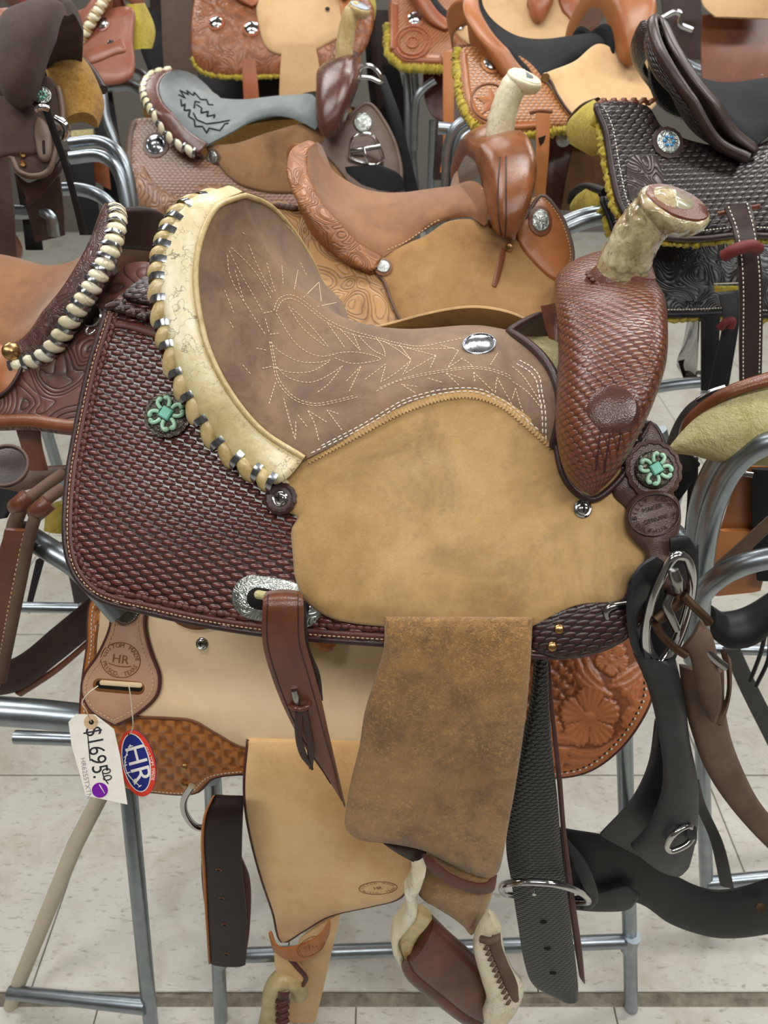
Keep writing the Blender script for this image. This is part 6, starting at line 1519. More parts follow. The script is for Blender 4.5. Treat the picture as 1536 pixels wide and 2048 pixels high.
# --- saddle below it: stirrup leathers with rolled edges
S = thing('western_saddle', 'brown saddle with stitched rolled stirrup leathers under the dark floral saddle', 'saddle', at(20, 1400, .75))
FQ = Frame(-.62, 1.10, .93, yaw=8, flip=True)
panel('skirt', FQ, [(180, 922), (130, 928), (60, 930), (-60, 925), (-80, 1010), (0, 990), (60, 975), (126, 948), (180, 940)], .004, .008, 'gray_brown', S, g=.03)
c_ = at(14, 934, .86); lathe('concho', [(.028, -.002), (.028, .003), (.022, .005), (.0002, .006)], c_, nrm(np.array([.1, -.6, .8])), 'dark_choc', S, seg=26); 
V, Fs = tube_geo(ring_pts(c_ + np.array([0, -.002, .004]), nrm(np.array([.1, -.6, .8])), .028, 1.0, RT, 40), .0022, 6, closed=True); mesh_obj('concho_rope', V, Fs, 'gray_brown', S)
hang('stirrup_leather', S, [(58, 990, .83), (22, 1030, .80), (4, 1090, .79), (-30, 1200, .78)], [(132, 946, .86), (78, 985, .81), (46, 1020, .79), (20, 1080, .785)], .008, 'gray_brown', cols=8)
la = hang('stirrup_leather', S, [(10, 1058, .765), (-10, 1150, .76), (-40, 1300, .755), (-70, 1420, .75)], [(62, 1060, .765), (44, 1150, .76), (18, 1280, .755), (-6, 1400, .75)], .006, 'strap_brown', cols=8)
for P in ([(128, 975, .80), (95, 998, .785), (78, 1018, .77), (62, 1062, .757), (44, 1150, .752), (24, 1250, .748), (2, 1360, .745)], [(124, 948, .84), (80, 980, .80), (48, 1008, .785), (20, 1090, .78), (-6, 1180, .775)]):
    tube('rolled_edge', A3(P), .0075, 'brown_strap_rough', S)
for x, y, Y in ((82, 1014, .772), (42, 1002, .79)): tube('keeper', A3([(x + 16, y - 10, Y), (x, y + 4, Y - .006), (x - 10, y + 12, Y)]), .011, 'strap_brown', S)
dashes(resample(A3([(50, 1066, .757), (36, 1130, .752), (16, 1230, .748), (0, 1320, .746)]), 60), np.tile(nrm(np.array([0, -.8, .6])), (60, 1)), .005, .003, .0010, .003).build('stitching', 'thread_tan', S)
hang('black_panel', S, [(-10, 975, .84), (-10, 1040, .82)], [(40, 985, .84), (14, 1035, .82)], .006, 'black_leather')
hang('fleece_lining', S, [(95, 1010, .93), (90, 1060, .92)], [(190, 990, .93), (190, 1066, .92)], .02, 'fleece_yellow', cols=6)
S = thing('girth_strap', 'dark brown wide girth strap sagging under the left rack arm', 'strap', at(60, 1390, .82))
hang('strap', S, [(-40, 1330, .86), (30, 1315, .86), (110, 1252, .88), (200, 1178, .90)], [(-40, 1395, .84), (40, 1380, .84), (120, 1322, .86), (200, 1256, .88)], .008, 'dark_choc', cols=8)
hang('strap_edge', S, [(30, 1384, .845), (110, 1334, .86), (190, 1268, .88)], [(44, 1392, .845), (116, 1344, .86), (190, 1280, .88)], .006, 'tooled_brown')
S = thing('leather_strap', 'black leather strap hanging behind the basketweave skirt by the left rack', 'strap', at(170, 1250, 1.0))
hang('strap', S, [(118, 1085, 1.0), (140, 1160, 1.0), (156, 1250, 1.0)], [(160, 1085, 1.0), (178, 1160, 1.0), (200, 1250, 1.0)], .006, 'dark_choc'); hang('tie', S, [(72, 1120, 1.0), (50, 1220, 1.0)], [(92, 1110, 1.0), (60, 1226, 1.0)], .004, 'black_leather')

# --- dark roughout pommel, upper left
FU = Frame(-.809, 1.514, 1.443, yaw=-7.4)
S = saddle('dark brown roughout saddle with golden fleece, set beside the grey seated saddle', FU)
build_pommel(FU, S, 'dark_rough'); build_horn(FU, S, 'horn_gray', 'horn_gray', rs=.8, capR=.028, axis=(.1, .1, 1)); build_seat(FU, S, 'dark_rough')
us = panel('skirt', FU, [(58, 165), (92, 148), (114, 172), (124, 215), (124, 255), (110, 300), (96, 342), (62, 352), (34, 340), (18, 312), (-60, 335), (-90, 200), (-20, 150)], .004, .008, 'dark_rough', S, g=.025)
edge_tube('edge_binding', us, .001, .005, 'gray_brown', S, .1, .6, -.003)
panel('side_jockey', FU, [(0, 190), (60, 205), (90, 250), (80, 300), (20, 308), (-60, 320), (-70, 200)], .0125, .005, 'dark_rough', S, g=.03)
ut = panel('rigging_tab', FU, [(72, 232), (88, 240), (99, 262), (101, 300), (92, 320), (78, 316), (70, 290), (66, 255)], .018, .005, 'gray_brown', S, g=.03)
panel('slot', FU, stadium(87, 293, 14, 2.6, math.radians(88)), .0232, .001, 'slot_dark', S, g=.03, step=4)
concho_at(us, 85, 193, .0145, S, 'engraved', h=.3, gem='turquoise'); concho_at(us, 28, 229, .007, S, 'chrome'); concho_at(us, 47, 312, .005, S, 'brass'); concho_at(us, 47, 330, .005, S, 'brass')
hang('fleece_lining', S, [(80, 120, 1.70), (96, 150, 1.68), (118, 200, 1.66), (128, 246, 1.64)], [(142, 112, 1.78), (186, 155, 1.74), (208, 214, 1.70), (196, 250, 1.66)], .03, 'fleece_gold', cols=10, bulge=.02)
tube('far_skirt_edge', A3([(118, 110, 1.80), (150, 114, 1.78), (180, 140, 1.76), (206, 180, 1.72)]), .010, 'dark_choc', S)
tube('rigging_dee', A3([(110, 238, 1.33), (126, 248, 1.33), (132, 262, 1.33), (122, 274, 1.33)]), .008, 'chrome', S)
hang('fender', S, [(-40, 318, 1.28), (-40, 420, 1.26), (-40, 520, 1.25)], [(18, 318, 1.28), (28, 420, 1.26), (34, 520, 1.25)], .008, 'dark_rough', cols=6)
hang('skirt_edge', S, [(28, 345, 1.33), (60, 365, 1.34), (110, 330, 1.36), (130, 300, 1.38)], [(50, 400, 1.33), (60, 410, 1.34), (118, 350, 1.36), (136, 310, 1.38)], .006, 'dark_choc')
S = thing('leather_strap', 'long narrow black strap clipped below the turquoise concho', 'strap', at(166, 465, 1.2))
hang('strap', S, [(84, 216, 1.30), (100, 262, 1.30), (124, 330, 1.30), (146, 410, 1.30), (160, 470, 1.30)], [(98, 212, 1.30), (114, 260, 1.30), (136, 326, 1.30), (158, 406, 1.30), (174, 468, 1.30)], .004, 'black_leather'); tube('snap', A3([(74, 220, 1.30), (84, 214, 1.295), (96, 218, 1.30)]), .005, 'chrome', S)
S = thing('western_saddle', 'dark roughout saddle half hidden under the roughout saddle with golden fleece', 'saddle', at(90, 480, 1.45))
hang('fender', S, [(48, 400, 1.45), (60, 440, 1.44), (70, 484, 1.44)], [(120, 352, 1.45), (128, 420, 1.44), (130, 470, 1.44)], .010, 'dark_rough', cols=6); hang('skirt', S, [(30, 350, 1.5), (44, 430, 1.49), (52, 500, 1.48)], [(66, 380, 1.5), (78, 440, 1.49), (86, 500, 1.48)], .008, 'black_leather')

# --- rose brown saddle far left, facing away
FB = Frame(-.90, 2.60, 1.463, yaw=15, flip=True); TB = deform(.7, 0, .9, 0)
S = saddle('rose brown saddle with white laced cantle standing behind the dark roughout saddle', FB)
r = upper(FB, S, TB, 'rose_brown', 'rose_brown', 'rose_brown', 'rose_brown', 'rawhide_roll', 'rose_brown', horn=False); rolls(FB, TB, S, 15, 'rawhide_white', 'rawhide_roll')
bs = panel('skirt', FB, [(262, 12), (262, 80), (266, 130), (255, 154), (220, 166), (180, 163), (150, 150), (110, 130), (60, 120), (70, 60), (150, 60), (200, 20)], .004, .010, 'rose_brown', S, g=.03)
panel('strap_piece', FB, [(168, 102), (228, 82), (240, 76), (250, 100), (232, 106), (172, 126)], .0145, .005, 'rose_brown', S, g=.04)
concho_at(bs, 205, 47, .017, S, 'chrome', back='rose_brown'); concho_at(bs, 223, 88, .010, S, 'chrome')
hang('fleece_lining', S, [(262, 8, 2.50), (264, 60, 2.48), (268, 100, 2.46)], [(280, 14, 2.60), (304, 60, 2.58), (296, 96, 2.54)], .04, 'fleece_yellow', cols=8)
# --- red brown saddle, top centre
FC = Frame(-.342, 3.10, 1.551, yaw=0); TC = deform(.7, 0, 1, 0)
S = saddle('red brown saddle with pale sand fenders standing behind the grey seated saddle', FC)
upper(FC, S, TC, 'sand_rough', 'red_brown', 'red_brown', 'red_brown', 'rawhide_roll', 'red_brown', horn=False)
cs = panel('skirt', FC, [(386, 0), (380, 60), (384, 112), (402, 140), (450, 151), (540, 150), (640, 142), (715, 112), (740, 70), (746, 10), (700, -30), (400, -30)], .004, .012, 'scroll_brown', S, g=.03)
fleece_edge(cs, S, 'fleece_yellow', .12, .45, .012)
cj = panel('side_jockey', FC, [(514, 0), (518, 52), (532, 92), (562, 107), (620, 101), (662, 80), (690, 62), (712, 20), (704, -20), (560, -30)], .0165, .008, 'sand_rough', S, g=.03)
concho_at(cs, 432, 45, .020, S, 'chrome', back='red_brown'); concho_at(cs, 503, 56, .022, S, 'chrome', back='red_brown'); concho_at(cj, 655, 20, .008, S, 'chrome')
panel('rigging_tab', FC, [(682, -10), (684, 40), (692, 62), (702, 66), (712, 58), (720, 20), (716, -10)], .025, .007, 'orange_leather', S, g=.04)
hang('fender', S, [(564, 96, 2.74), (560, 150, 2.72), (558, 215, 2.71)], [(632, 96, 2.74), (640, 150, 2.72), (634, 205, 2.71)], .010, 'sand_rough', cols=6)
hang('rear_billet', S, [(484, 118, 2.74), (486, 170, 2.72), (490, 230, 2.71)], [(510, 118, 2.74), (516, 170, 2.72), (520, 230, 2.71)], .008, 'red_brown')
hang('fleece_lining', S, [(722, -10, 3.2), (730, 20, 3.2), (738, 40, 3.2)], [(744, -10, 3.3), (748, 14, 3.3), (742, 38, 3.3)], .03, 'fleece_yellow')
hang('lower_skirt', S, [(505, 150, 2.95), (510, 180, 2.94), (520, 215, 2.93)], [(560, 150, 2.95), (562, 180, 2.94), (566, 215, 2.93)], .01, 'black_leather')
# --- orange tan saddle with cut corners, top right of centre
FO = Frame(.264, 3.0, 1.494, yaw=0); TO = deform(.7, 0, 1, 0)
S = saddle('orange tan basketweave saddle with cut corner skirt over yellow fleece', FO)
upper(FO, S, TO, 'black_seat', 'red_brown', 'red_brown', 'red_brown', 'rawhide_roll', 'red_brown', horn=False)
os_ = panel('skirt', FO, [(778, 2), (777, 100), (806, 126), (886, 130), (935, 104), (1010, 110), (1100, 108), (1190, 60), (1200, -20), (800, -20)], .004, .012, 'basket_red', S, g=.03, corners=(0, 1, 2, 3))
fleece_edge(os_, S, 'fleece_yellow', .04, .30, .020, -.018); edge_band('border_strip', os_, .006, .03, 'red_brown', S, .0, .25, .001)
oj = panel('side_jockey', FO, [(906, 48), (930, 80), (985, 98), (1080, 104), (1190, 62), (1190, -10), (960, -16), (920, 10)], .0165, .008, 'sand_rough', S, g=.03)
concho_at(os_, 830, 37, .021, S, 'chrome', back='red_brown'); concho_at(oj, 918, 52, .017, S, 'chrome')
h_ = cast(os_.bvh, 825, 85)
if h_: 
    for rr in (.055, .042, .018): V, Fs = tube_geo(ring_pts(h_[0] + h_[1]*.001, h_[1], rr, 1.0, RT, 30), .003, 6, closed=True); mesh_obj('tooled_ring', V, Fs, 'red_brown', S)
panel('seat_tab', FO, [(1120, -10), (1126, 20), (1136, 30), (1148, 48), (1154, 55), (1164, 40), (1160, 16), (1166, -10)], .026, .007, 'red_brown', S, g=.04)
hang('rear_billet', S, [(886, 104, 2.66), (886, 200, 2.62), (886, 290, 2.60), (880, 345, 2.58)], [(908, 104, 2.66), (908, 200, 2.62), (906, 290, 2.60), (904, 345, 2.58)], .009, 'orange_leather')
S = thing('western_saddle', 'dark brown saddle with rounded skirt under the orange tan saddle', 'saddle', at(880, 240, 2.8))
hang('skirt', S, [(846, 130, 2.9), (848, 190, 2.86), (860, 226, 2.84), (880, 246, 2.83)], [(930, 130, 2.9), (930, 190, 2.86), (928, 230, 2.84), (912, 246, 2.83)], .012, 'dark_swell', cols=8); hang('fender', S, [(866, 240, 2.82), (868, 300, 2.80), (868, 360, 2.79)], [(892, 240, 2.82), (890, 300, 2.80), (888, 360, 2.79)], .010, 'dark_choc')

# --- tan star saddle
FS_ = Frame(.350, 2.005, 1.433, yaw=-10.5); TS_ = deform(.623, .028, .9, -.071)
S = saddle('tan basketweave saddle with a tooled star and black seat beside the dark brown saddle', FS_)
upper(FS_, S, TS_, 'black_seat', 'saddle_tan', 'saddle_tan', 'saddle_tan', 'rawhide_roll', 'saddle_tan', horn=False)
ss = panel('skirt', FS_, [(922, 94), (920, 150), (928, 200), (946, 236), (976, 256), (1034, 264), (1130, 252), (1186, 236), (1150, 216), (1110, 180), (1060, 120), (1000, 92)], .004, .010, 'basket_tan', S, g=.025)
fleece_edge(ss, S, 'fleece_yellow', .0, .50, .013, -.012); edge_band('border_strip', ss, .006, .020, 'saddle_tan', S, .02, .45, .001)
sj = panel('side_jockey', FS_, [(1085, 148), (1100, 160), (1116, 192), (1150, 234), (1200, 252), (1265, 246), (1330, 180), (1320, 90), (1262, 110), (1200, 84), (1150, 120)], .0145, .007, 'sand_rough', S, g=.025)
edge_tube('jockey_edge', sj, .001, .003, 'dark_edge', S, .0, .25, -.002)
concho_at(ss, 983, 126, .017, S, 'steel_ring', back='orange_leather'); concho_at(sj, 1091, 155, .009, S, 'brass')
h_ = cast(ss.bvh, 982, 205)
if h_:
    n_ = h_[1]; x_, y_, _ = basis(n_); V, Fs = tube_geo(ring_pts(h_[0] + n_*.001, n_, .042, 1.0, RT, 30), .0025, 6, closed=True); mesh_obj('tooled_ring', V, Fs, 'tan_edge', S)
    P = [h_[0] + n_*.0015 + (x_*math.sin(a) + y_*math.cos(a))*(.034 if k % 2 == 0 else .014) for k, a in enumerate(np.linspace(0, 2*math.pi, 10, endpoint=False))]
    V = np.array(P + [h_[0] + n_*.006]); mesh_obj('tooled_star', V, [(i, (i+1) % 10, 10) for i in range(10)], 'saddle_tan', S, smooth=False)
for k in range(9): mesh_obj('braid_lobe', *ellipsoid_geo(at(918 + k*9, 94 - k*.3, 1.93), RT*.009, UP*.006, np.array([0, -.006, 0]), 8, 6), 'tan_edge', S)
hang('rear_billet', S, [(1072, 226, 1.72), (1072, 300, 1.70), (1070, 370, 1.69), (1068, 440, 1.68)], [(1100, 228, 1.72), (1098, 300, 1.70), (1092, 370, 1.69), (1086, 440, 1.68)], .007, 'orange_leather'); hang('billet_tie', S, [(1076, 276, 1.69), (1080, 292, 1.69)], [(1092, 270, 1.69), (1088, 284, 1.69)], .005, 'dark_choc')
hang('slot_rim', S, [(1058, 222, 1.735), (1080, 218, 1.735), (1106, 220, 1.735)], [(1060, 230, 1.735), (1080, 226, 1.735), (1104, 228, 1.735)], .004, 'tan_edge')
S = thing('western_saddle', 'dark brown basketweave saddle with tan roughout fender under the tan star saddle', 'saddle', at(1150, 400, 1.85))
hang('skirt', S, [(1096, 252, 1.92), (1094, 330, 1.88), (1090, 420, 1.86)], [(1175, 250, 1.92), (1150, 330, 1.88), (1122, 420, 1.86)], .010, 'dark_swell', cols=8); hang('fender', S, [(1150, 276, 1.90), (1136, 340, 1.86), (1122, 420, 1.84)], [(1225, 270, 1.90), (1232, 340, 1.86), (1240, 430, 1.84)], .008, 'brown_rough', cols=8)
hang('fleece_edge', S, [(1098, 250, 1.93), (1140, 252, 1.93)], [(1098, 262, 1.93), (1140, 264, 1.93)], .02, 'fleece_yellow')
c_ = at(1127, 278, 1.84); lathe('concho', [(.016, 0), (.016, .003), (.010, .007), (.0002, .008)], c_, nrm(CAM - c_), 'engraved', S, seg=22)

# --- dark brown saddle on the right
FD = Frame(.590, 1.496, 1.40, yaw=-14.6); TD = deform(.70, 0, 1, 0, 1.0, .75)
S = saddle('dark chocolate saddle with stone set conchos and yellow fleece beside the tan star saddle', FD)
r = upper(FD, S, TD, 'black_seat', 'dark_choc', 'basket_choc', 'dark_choc', 'rawhide_roll', 'dark_choc', wide=.55, fr_=False)
O = TD(crom(RIM_O, n=8))
low_ = np.stack([O[:, 0] + .022, O[:, 1]*.95, np.interp(np.arange(len(O)), [0, len(O) - 1], [.004, -.125])], 1); low_[:, 2] = np.minimum(low_[:, 2], O[:, 2] - .004)
mm = lambda q_: np.vstack([(q_*np.array([1, -1, 1]))[::-1][:-1], q_])
Of, lf_ = mm(O), mm(low_); Of[:, 0] += .75*np.clip(-Of[:, 1], 0, 1); lf_[:, 0] += .75*np.clip(-lf_[:, 1], 0, 1)
rows = [FD.w(Of*(1 - v) + lf_*v + np.array([-.016, 0, .0])*math.sin(math.pi*v)) for v in np.linspace(0, 1, 8)]; Gd = np.stack(rows, 1); a_, b_ = Gd.shape[:2]
su = np.concatenate([[0], np.cumsum(np.linalg.norm(np.diff(Gd[:, 0], axis=0), axis=1))]); uv = np.stack([np.broadcast_to(su[:, None], (a_, b_)), np.broadcast_to(np.linspace(0, .12, b_)[None], (a_, b_))], -1).reshape(-1, 2)
o_ = mesh_obj('cantle_back_panel', Gd.reshape(-1, 3), grid_faces(a_, b_), 'basket_choc', S, uv=uv); md = o_.modifiers.new('thickness', 'SOLIDIFY'); md.thickness = .005; md.offset = 0
tube('cantle_roll', FD.w(O + np.array([.0, 0, .002])), .0085, 'dark_choc', S)
ds = panel('skirt', FD, [(1196, 205), (1212, 260), (1226, 345), (1240, 405), (1262, 440), (1300, 466), (1380, 478), (1470, 470), (1620, 458), (1650, 330), (1600, 260), (1500, 290), (1400, 280), (1330, 250), (1296, 206)], .004, .009, 'basket_choc', S, g=.02)
edge_tube('edge_binding', ds, .001, .005, 'dark_choc', S, .0, .55, -.003); edge_stitch('stitching', ds, .012, .0042, .0016, .0009, 'thread_white', S, [(.0, .52)]); fleece_edge(ds, S, 'fleece_yellow', .02, .5, .009, -.014)
panel('tooled_flower', FD, [(1255, 330), (1270, 310), (1310, 312), (1325, 340), (1330, 400), (1300, 420), (1262, 400)], .0135, .0015, 'scroll_choc', S, g=.03)
concho_at(ds, 1335, 286, .0190, S, 'engraved', back='dark_choc', gem='blue_stone', h=.3); concho_at(ds, 1494, 285, .0175, S, 'engraved', gem='blue_stone', h=.3)
for k in range(11): mesh_obj('braid_lobe', *ellipsoid_geo(at(1202 + k*10, 204 - k*.1, 1.42), nrm(np.array([1, 0, .5*(-1)**k]))*.010, UP*.005, np.array([0, -.006, 0]), 8, 6), 'tooled_brown', S)
hang('fleece_lining', S, [(1196, 208, 1.50), (1165, 222, 1.53), (1140, 250, 1.56), (1146, 276, 1.56)], [(1212, 240, 1.42), (1205, 262, 1.42), (1200, 290, 1.44), (1205, 302, 1.46)], .03, 'fleece_yellow', cols=8); tube('far_skirt_edge', A3([(1196, 202, 1.50), (1166, 214, 1.54), (1142, 240, 1.58), (1138, 262, 1.58)]), .006, 'dark_choc', S)
dl = hang('rear_billet', S, [(1448, 416, 1.17), (1468, 470, 1.14), (1478, 560, 1.12), (1478, 700, 1.11), (1480, 840, 1.10)], [(1500, 406, 1.17), (1514, 470, 1.14), (1524, 560, 1.12), (1524, 700, 1.11), (1520, 840, 1.10)], .006, 'dark_choc', cols=8)
Gb, Nb = o_g[dl.name]
for ci in (1, 6): 
    g_ = dashes(Gb[:, ci], Nb[:, ci], .0045, .002, .0009, .0034); g_.build('stitching', 'thread_white', dl)
hang('slot_rim', S, [(1434, 424, 1.185), (1470, 416, 1.185), (1520, 408, 1.185)], [(1438, 432, 1.185), (1470, 426, 1.185), (1520, 418, 1.185)], .004, 'tooled_brown')
tube('red_tie', A3([(1448, 512, 1.11), (1470, 500, 1.10), (1500, 492, 1.10), (1516, 498, 1.11)]), .009, 'red_tie', S)
FX = Frame(.62, 1.62, 1.20, yaw=-14)
S = saddle('black tooled saddle with yellow fleece trim under the dark chocolate saddle', FX)
xs_ = panel('skirt', FX, [(1206, 392), (1218, 430), (1240, 500), (1262, 570), (1282, 622), (1330, 630), (1440, 627), (1600, 618), (1640, 480), (1560, 400), (1400, 380), (1260, 380)], .004, .009, 'scroll_black', S, g=.025)
edge_stitch('stitching', xs_, .010, .0042, .0016, .0009, 'thread_white', S, [(.02, .55)]); edge_stitch('stitching', xs_, .022, .0042, .0016, .0008, 'thread_white', S, [(.02, .22)]); fleece_edge(xs_, S, 'fleece_yellow', .02, .6, .010, -.014)
edge_tube('edge_binding', xs_, .001, .005, 'black_leather', S, .0, .6, -.003)
hang('fleece_lining', S, [(1200, 388, 1.55), (1166, 388, 1.58), (1146, 410, 1.60), (1148, 425, 1.60)], [(1210, 400, 1.50), (1208, 410, 1.50), (1206, 418, 1.50), (1206, 424, 1.50)], .03, 'fleece_yellow', cols=7); tube('far_skirt_edge', A3([(1210, 384, 1.50), (1170, 374, 1.58), (1146, 388, 1.62), (1142, 408, 1.62)]), .008, 'black_leather', S)
hang('billet', S, [(1438, 590, 1.30), (1446, 640, 1.28), (1430, 720, 1.26), (1412, 800, 1.25)], [(1476, 585, 1.30), (1478, 640, 1.28), (1466, 720, 1.26), (1452, 800, 1.25)], .006, 'black_leather', cols=6); tube('red_tie', A3([(1440, 656, 1.255), (1452, 644, 1.25), (1464, 642, 1.25), (1460, 656, 1.25)]), .007, 'red_tie', S)
hang('slot', S, [(1428, 572, 1.33), (1476, 572, 1.33)], [(1430, 584, 1.33), (1476, 580, 1.33)], .004, 'fleece_yellow'); tube('slot_stitch', A3([(1428, 568, 1.325), (1476, 566, 1.325)]), .001, 'thread_white', S, sm=0)
hang('fender', S, [(1402, 630, 1.36), (1402, 700, 1.34), (1402, 780, 1.33)], [(1440, 630, 1.36), (1436, 700, 1.34), (1424, 780, 1.33)], .008, 'black_leather')
S = thing('stirrup', 'polished steel stirrup hanging under the black tooled saddle', 'stirrup', at(1380, 752, 1.4))
hang('side_plate', S, [(1376, 640, 1.40), (1366, 690, 1.40), (1354, 728, 1.40), (1366, 752, 1.40)], [(1398, 640, 1.36), (1396, 690, 1.36), (1394, 730, 1.36), (1392, 752, 1.36)], .006, 'chrome', cols=6); hang('tread', S, [(1362, 742, 1.40), (1405, 742, 1.38)], [(1366, 756, 1.37), (1405, 754, 1.35)], .006, 'steel_ring'); hang('opening', S, [(1356, 722, 1.385), (1364, 748, 1.385)], [(1378, 718, 1.385), (1368, 748, 1.385)], .003, 'slot_dark')

# --- fleece skirt of the saddle on the right hand rack
S = thing('western_saddle', 'saddle turned to show its cream fleece lining resting on the bent rack loops', 'saddle', at(1480, 930, .75))
fz = hang('fleece_lining', S, [(1362, 886, .79), (1374, 852, .79), (1410, 820, .79), (1470, 790, .785), (1600, 754, .78)], [(1366, 894, .788), (1394, 912, .77), (1440, 925, .76), (1500, 930, .755), (1600, 934, .75)], .014, 'fleece_cream', cols=16, bulge=.022)
hang('skirt', S, [(1362, 876, .80), (1374, 838, .80), (1410, 802, .80), (1470, 768, .79), (1600, 728, .78)], [(1364, 886, .785), (1378, 852, .785), (1412, 820, .785), (1470, 790, .775), (1600, 756, .765)], .010, 'tooled_brown', cols=5)
hang('front_jockey', S, [(1322, 960, .84), (1336, 885, .84), (1374, 815, .84), (1440, 776, .84)], [(1400, 930, .80), (1366, 886, .80), (1386, 838, .80), (1446, 790, .80)], .008, 'black_leather', cols=8)
tube('plated_edge', A3([(1392, 800, .82), (1420, 784, .82), (1450, 774, .82)]), .003, 'chrome', S)
hang('cinch', S, [(1326, 940, .86), (1330, 990, .86), (1340, 1020, .86)], [(1396, 915, .86), (1384, 960, .86), (1350, 1010, .86)], .010, 'black_neoprene', cols=6)
hang('fender', S, [(1478, 930, .86), (1456, 1010, .86), (1430, 1100, .86), (1420, 1190, .86)], [(1560, 930, .86), (1556, 1010, .86), (1540, 1100, .86), (1520, 1180, .86)], .008, 'saddle_tan', cols=8)
hang('keeper', S, [(1440, 1060, .85), (1424, 1110, .85), (1430, 1150, .85)], [(1510, 1060, .85), (1512, 1110, .85), (1480, 1150, .85)], .008, 'orange_leather', cols=6)
hang('black_strap', S, [(1504, 938, .84), (1504, 1040, .84), (1514, 1160, .84)], [(1580, 938, .84), (1580, 1040, .84), (1580, 1160, .84)], .006, 'black_neoprene')
tube('rigging_dee', A3([(1474, 934, .84), (1486, 946, .835), (1506, 950, .83)]), .004, 'steel_ring', S)
S = thing('cinch_tongue', 'gray brown leather strap crossing behind the bent rack loops', 'strap', at(1400, 1190, .80)); hang('strap', S, [(1388, 1160, .80), (1450, 1110, .79), (1560, 1010, .77)], [(1396, 1184, .80), (1460, 1136, .79), (1560, 1044, .77)], .006, 'brown_strap_rough')
S = thing('stirrup', 'black leather covered stirrup bowl behind the scuffed brown strap', 'stirrup', at(1470, 1295, .85))
hang('tread', S, [(1408, 1206, .90), (1440, 1224, .90), (1490, 1214, .90), (1560, 1170, .90)], [(1418, 1268, .86), (1460, 1296, .85), (1510, 1290, .85), (1560, 1250, .86)], .014, 'black_leather', cols=10, bulge=.012)
S = thing('leather_strap', 'thin black tie strings hanging beside the black stirrup bowl', 'strap', at(1510, 1370, .86))
for L in ([(1530, 1270, .86), (1520, 1310, .86), (1500, 1362, .86)], [(1540, 1270, .86), (1536, 1320, .86), (1512, 1372, .86)]): tube('string', A3(L), .0032, 'black_leather', S)
S = thing('leather_strap', 'wide dark gray strap slanting over the tile behind the brown strap', 'strap', at(1540, 1500, .95)); hang('strap', S, [(1444, 1296, .92), (1480, 1380, .94), (1530, 1480, .96), (1570, 1560, .97)], [(1480, 1296, .92), (1514, 1370, .94), (1560, 1460, .96), (1600, 1540, .97)], .006, 'black_strap')
S = thing('leather_strap', 'black stitched strap hanging between the maker tab and the bent rack loops', 'strap', at(1375, 1100, .9)); hang('strap', S, [(1376, 930, .90), (1374, 1010, .89), (1366, 1090, .88)], [(1396, 930, .90), (1394, 1010, .89), (1388, 1090, .88)], .005, 'black_leather')
# --- far right top
S = thing('western_saddle', 'brown saddle with long smooth fenders behind the dark chocolate cantle', 'saddle', at(1480, 200, 2.5))
hang('fender', S, [(1404, 30, 2.55), (1402, 120, 2.5), (1410, 220, 2.46)], [(1560, 30, 2.55), (1560, 120, 2.5), (1560, 220, 2.46)], .012, 'tooled_brown', cols=8); hang('side_jockey', S, [(1400, -30, 2.5), (1406, 10, 2.48), (1430, 34, 2.47)], [(1560, -30, 2.5), (1560, 10, 2.48), (1540, 38, 2.47)], .012, 'sand_rough', cols=6)
hang('rear_panel', S, [(1320, -20, 2.7), (1330, 60, 2.68), (1340, 120, 2.66)], [(1400, -20, 2.7), (1404, 60, 2.68), (1406, 120, 2.66)], .012, 'dark_choc'); tube('buckle', A3([(1318, 40, 2.5), (1350, 24, 2.5), (1362, 30, 2.5), (1360, 48, 2.5), (1384, 60, 2.5)]), .007, 'chrome', S)
# --- dangling straps in the aisle between rows
S_aisle = None
def aisle_strap(S): hang('strap', S, [(752, 150, 2.35), (775, 230, 2.32), (800, 320, 2.3), (812, 400, 2.28)], [(770, 150, 2.35), (800, 230, 2.32), (822, 320, 2.3), (842, 400, 2.28)], .008, 'black_leather')
S = thing('western_saddle', 'dark saddle with hanging cinches and added dark panels that deepen the gap behind the grey seated saddle', 'saddle', at(800, 200, 3.0)); aisle_strap(S)
hang('skirt', S, [(728, 60, 3.4), (740, 200, 3.36), (770, 330, 3.32)], [(780, 60, 3.4), (796, 200, 3.36), (812, 330, 3.32)], .012, 'black_leather')  # dark panel added to stand for the shade between the rows
hang('fender', S, [(740, 20, 3.3), (744, 120, 3.28), (756, 220, 3.26)], [(776, 20, 3.3), (782, 120, 3.28), (790, 200, 3.26)], .012, 'dark_choc'); hang('cinch', S, [(764, 130, 3.2), (780, 200, 3.18), (800, 280, 3.16)], [(796, 130, 3.2), (812, 200, 3.18), (826, 280, 3.16)], .012, 'black_leather')
S = thing('western_saddle', 'brown saddle fender hanging between the rose brown and red brown saddles', 'saddle', at(350, 130, 3.2)); hang('fender', S, [(322, 0, 3.3), (324, 60, 3.28), (328, 140, 3.26)], [(386, 0, 3.3), (384, 60, 3.28), (396, 150, 3.26)], .012, 'gray_brown', cols=6); hang('skirt', S, [(300, -20, 3.4), (300, 20, 3.4)], [(390, -20, 3.4), (390, 20, 3.4)], .012, 'dark_choc')
hang('cinch', S, [(272, 15, 3.5), (276, 80, 3.48), (300, 150, 3.46)], [(322, 15, 3.5), (326, 80, 3.48), (330, 150, 3.46)], .012, 'black_leather')
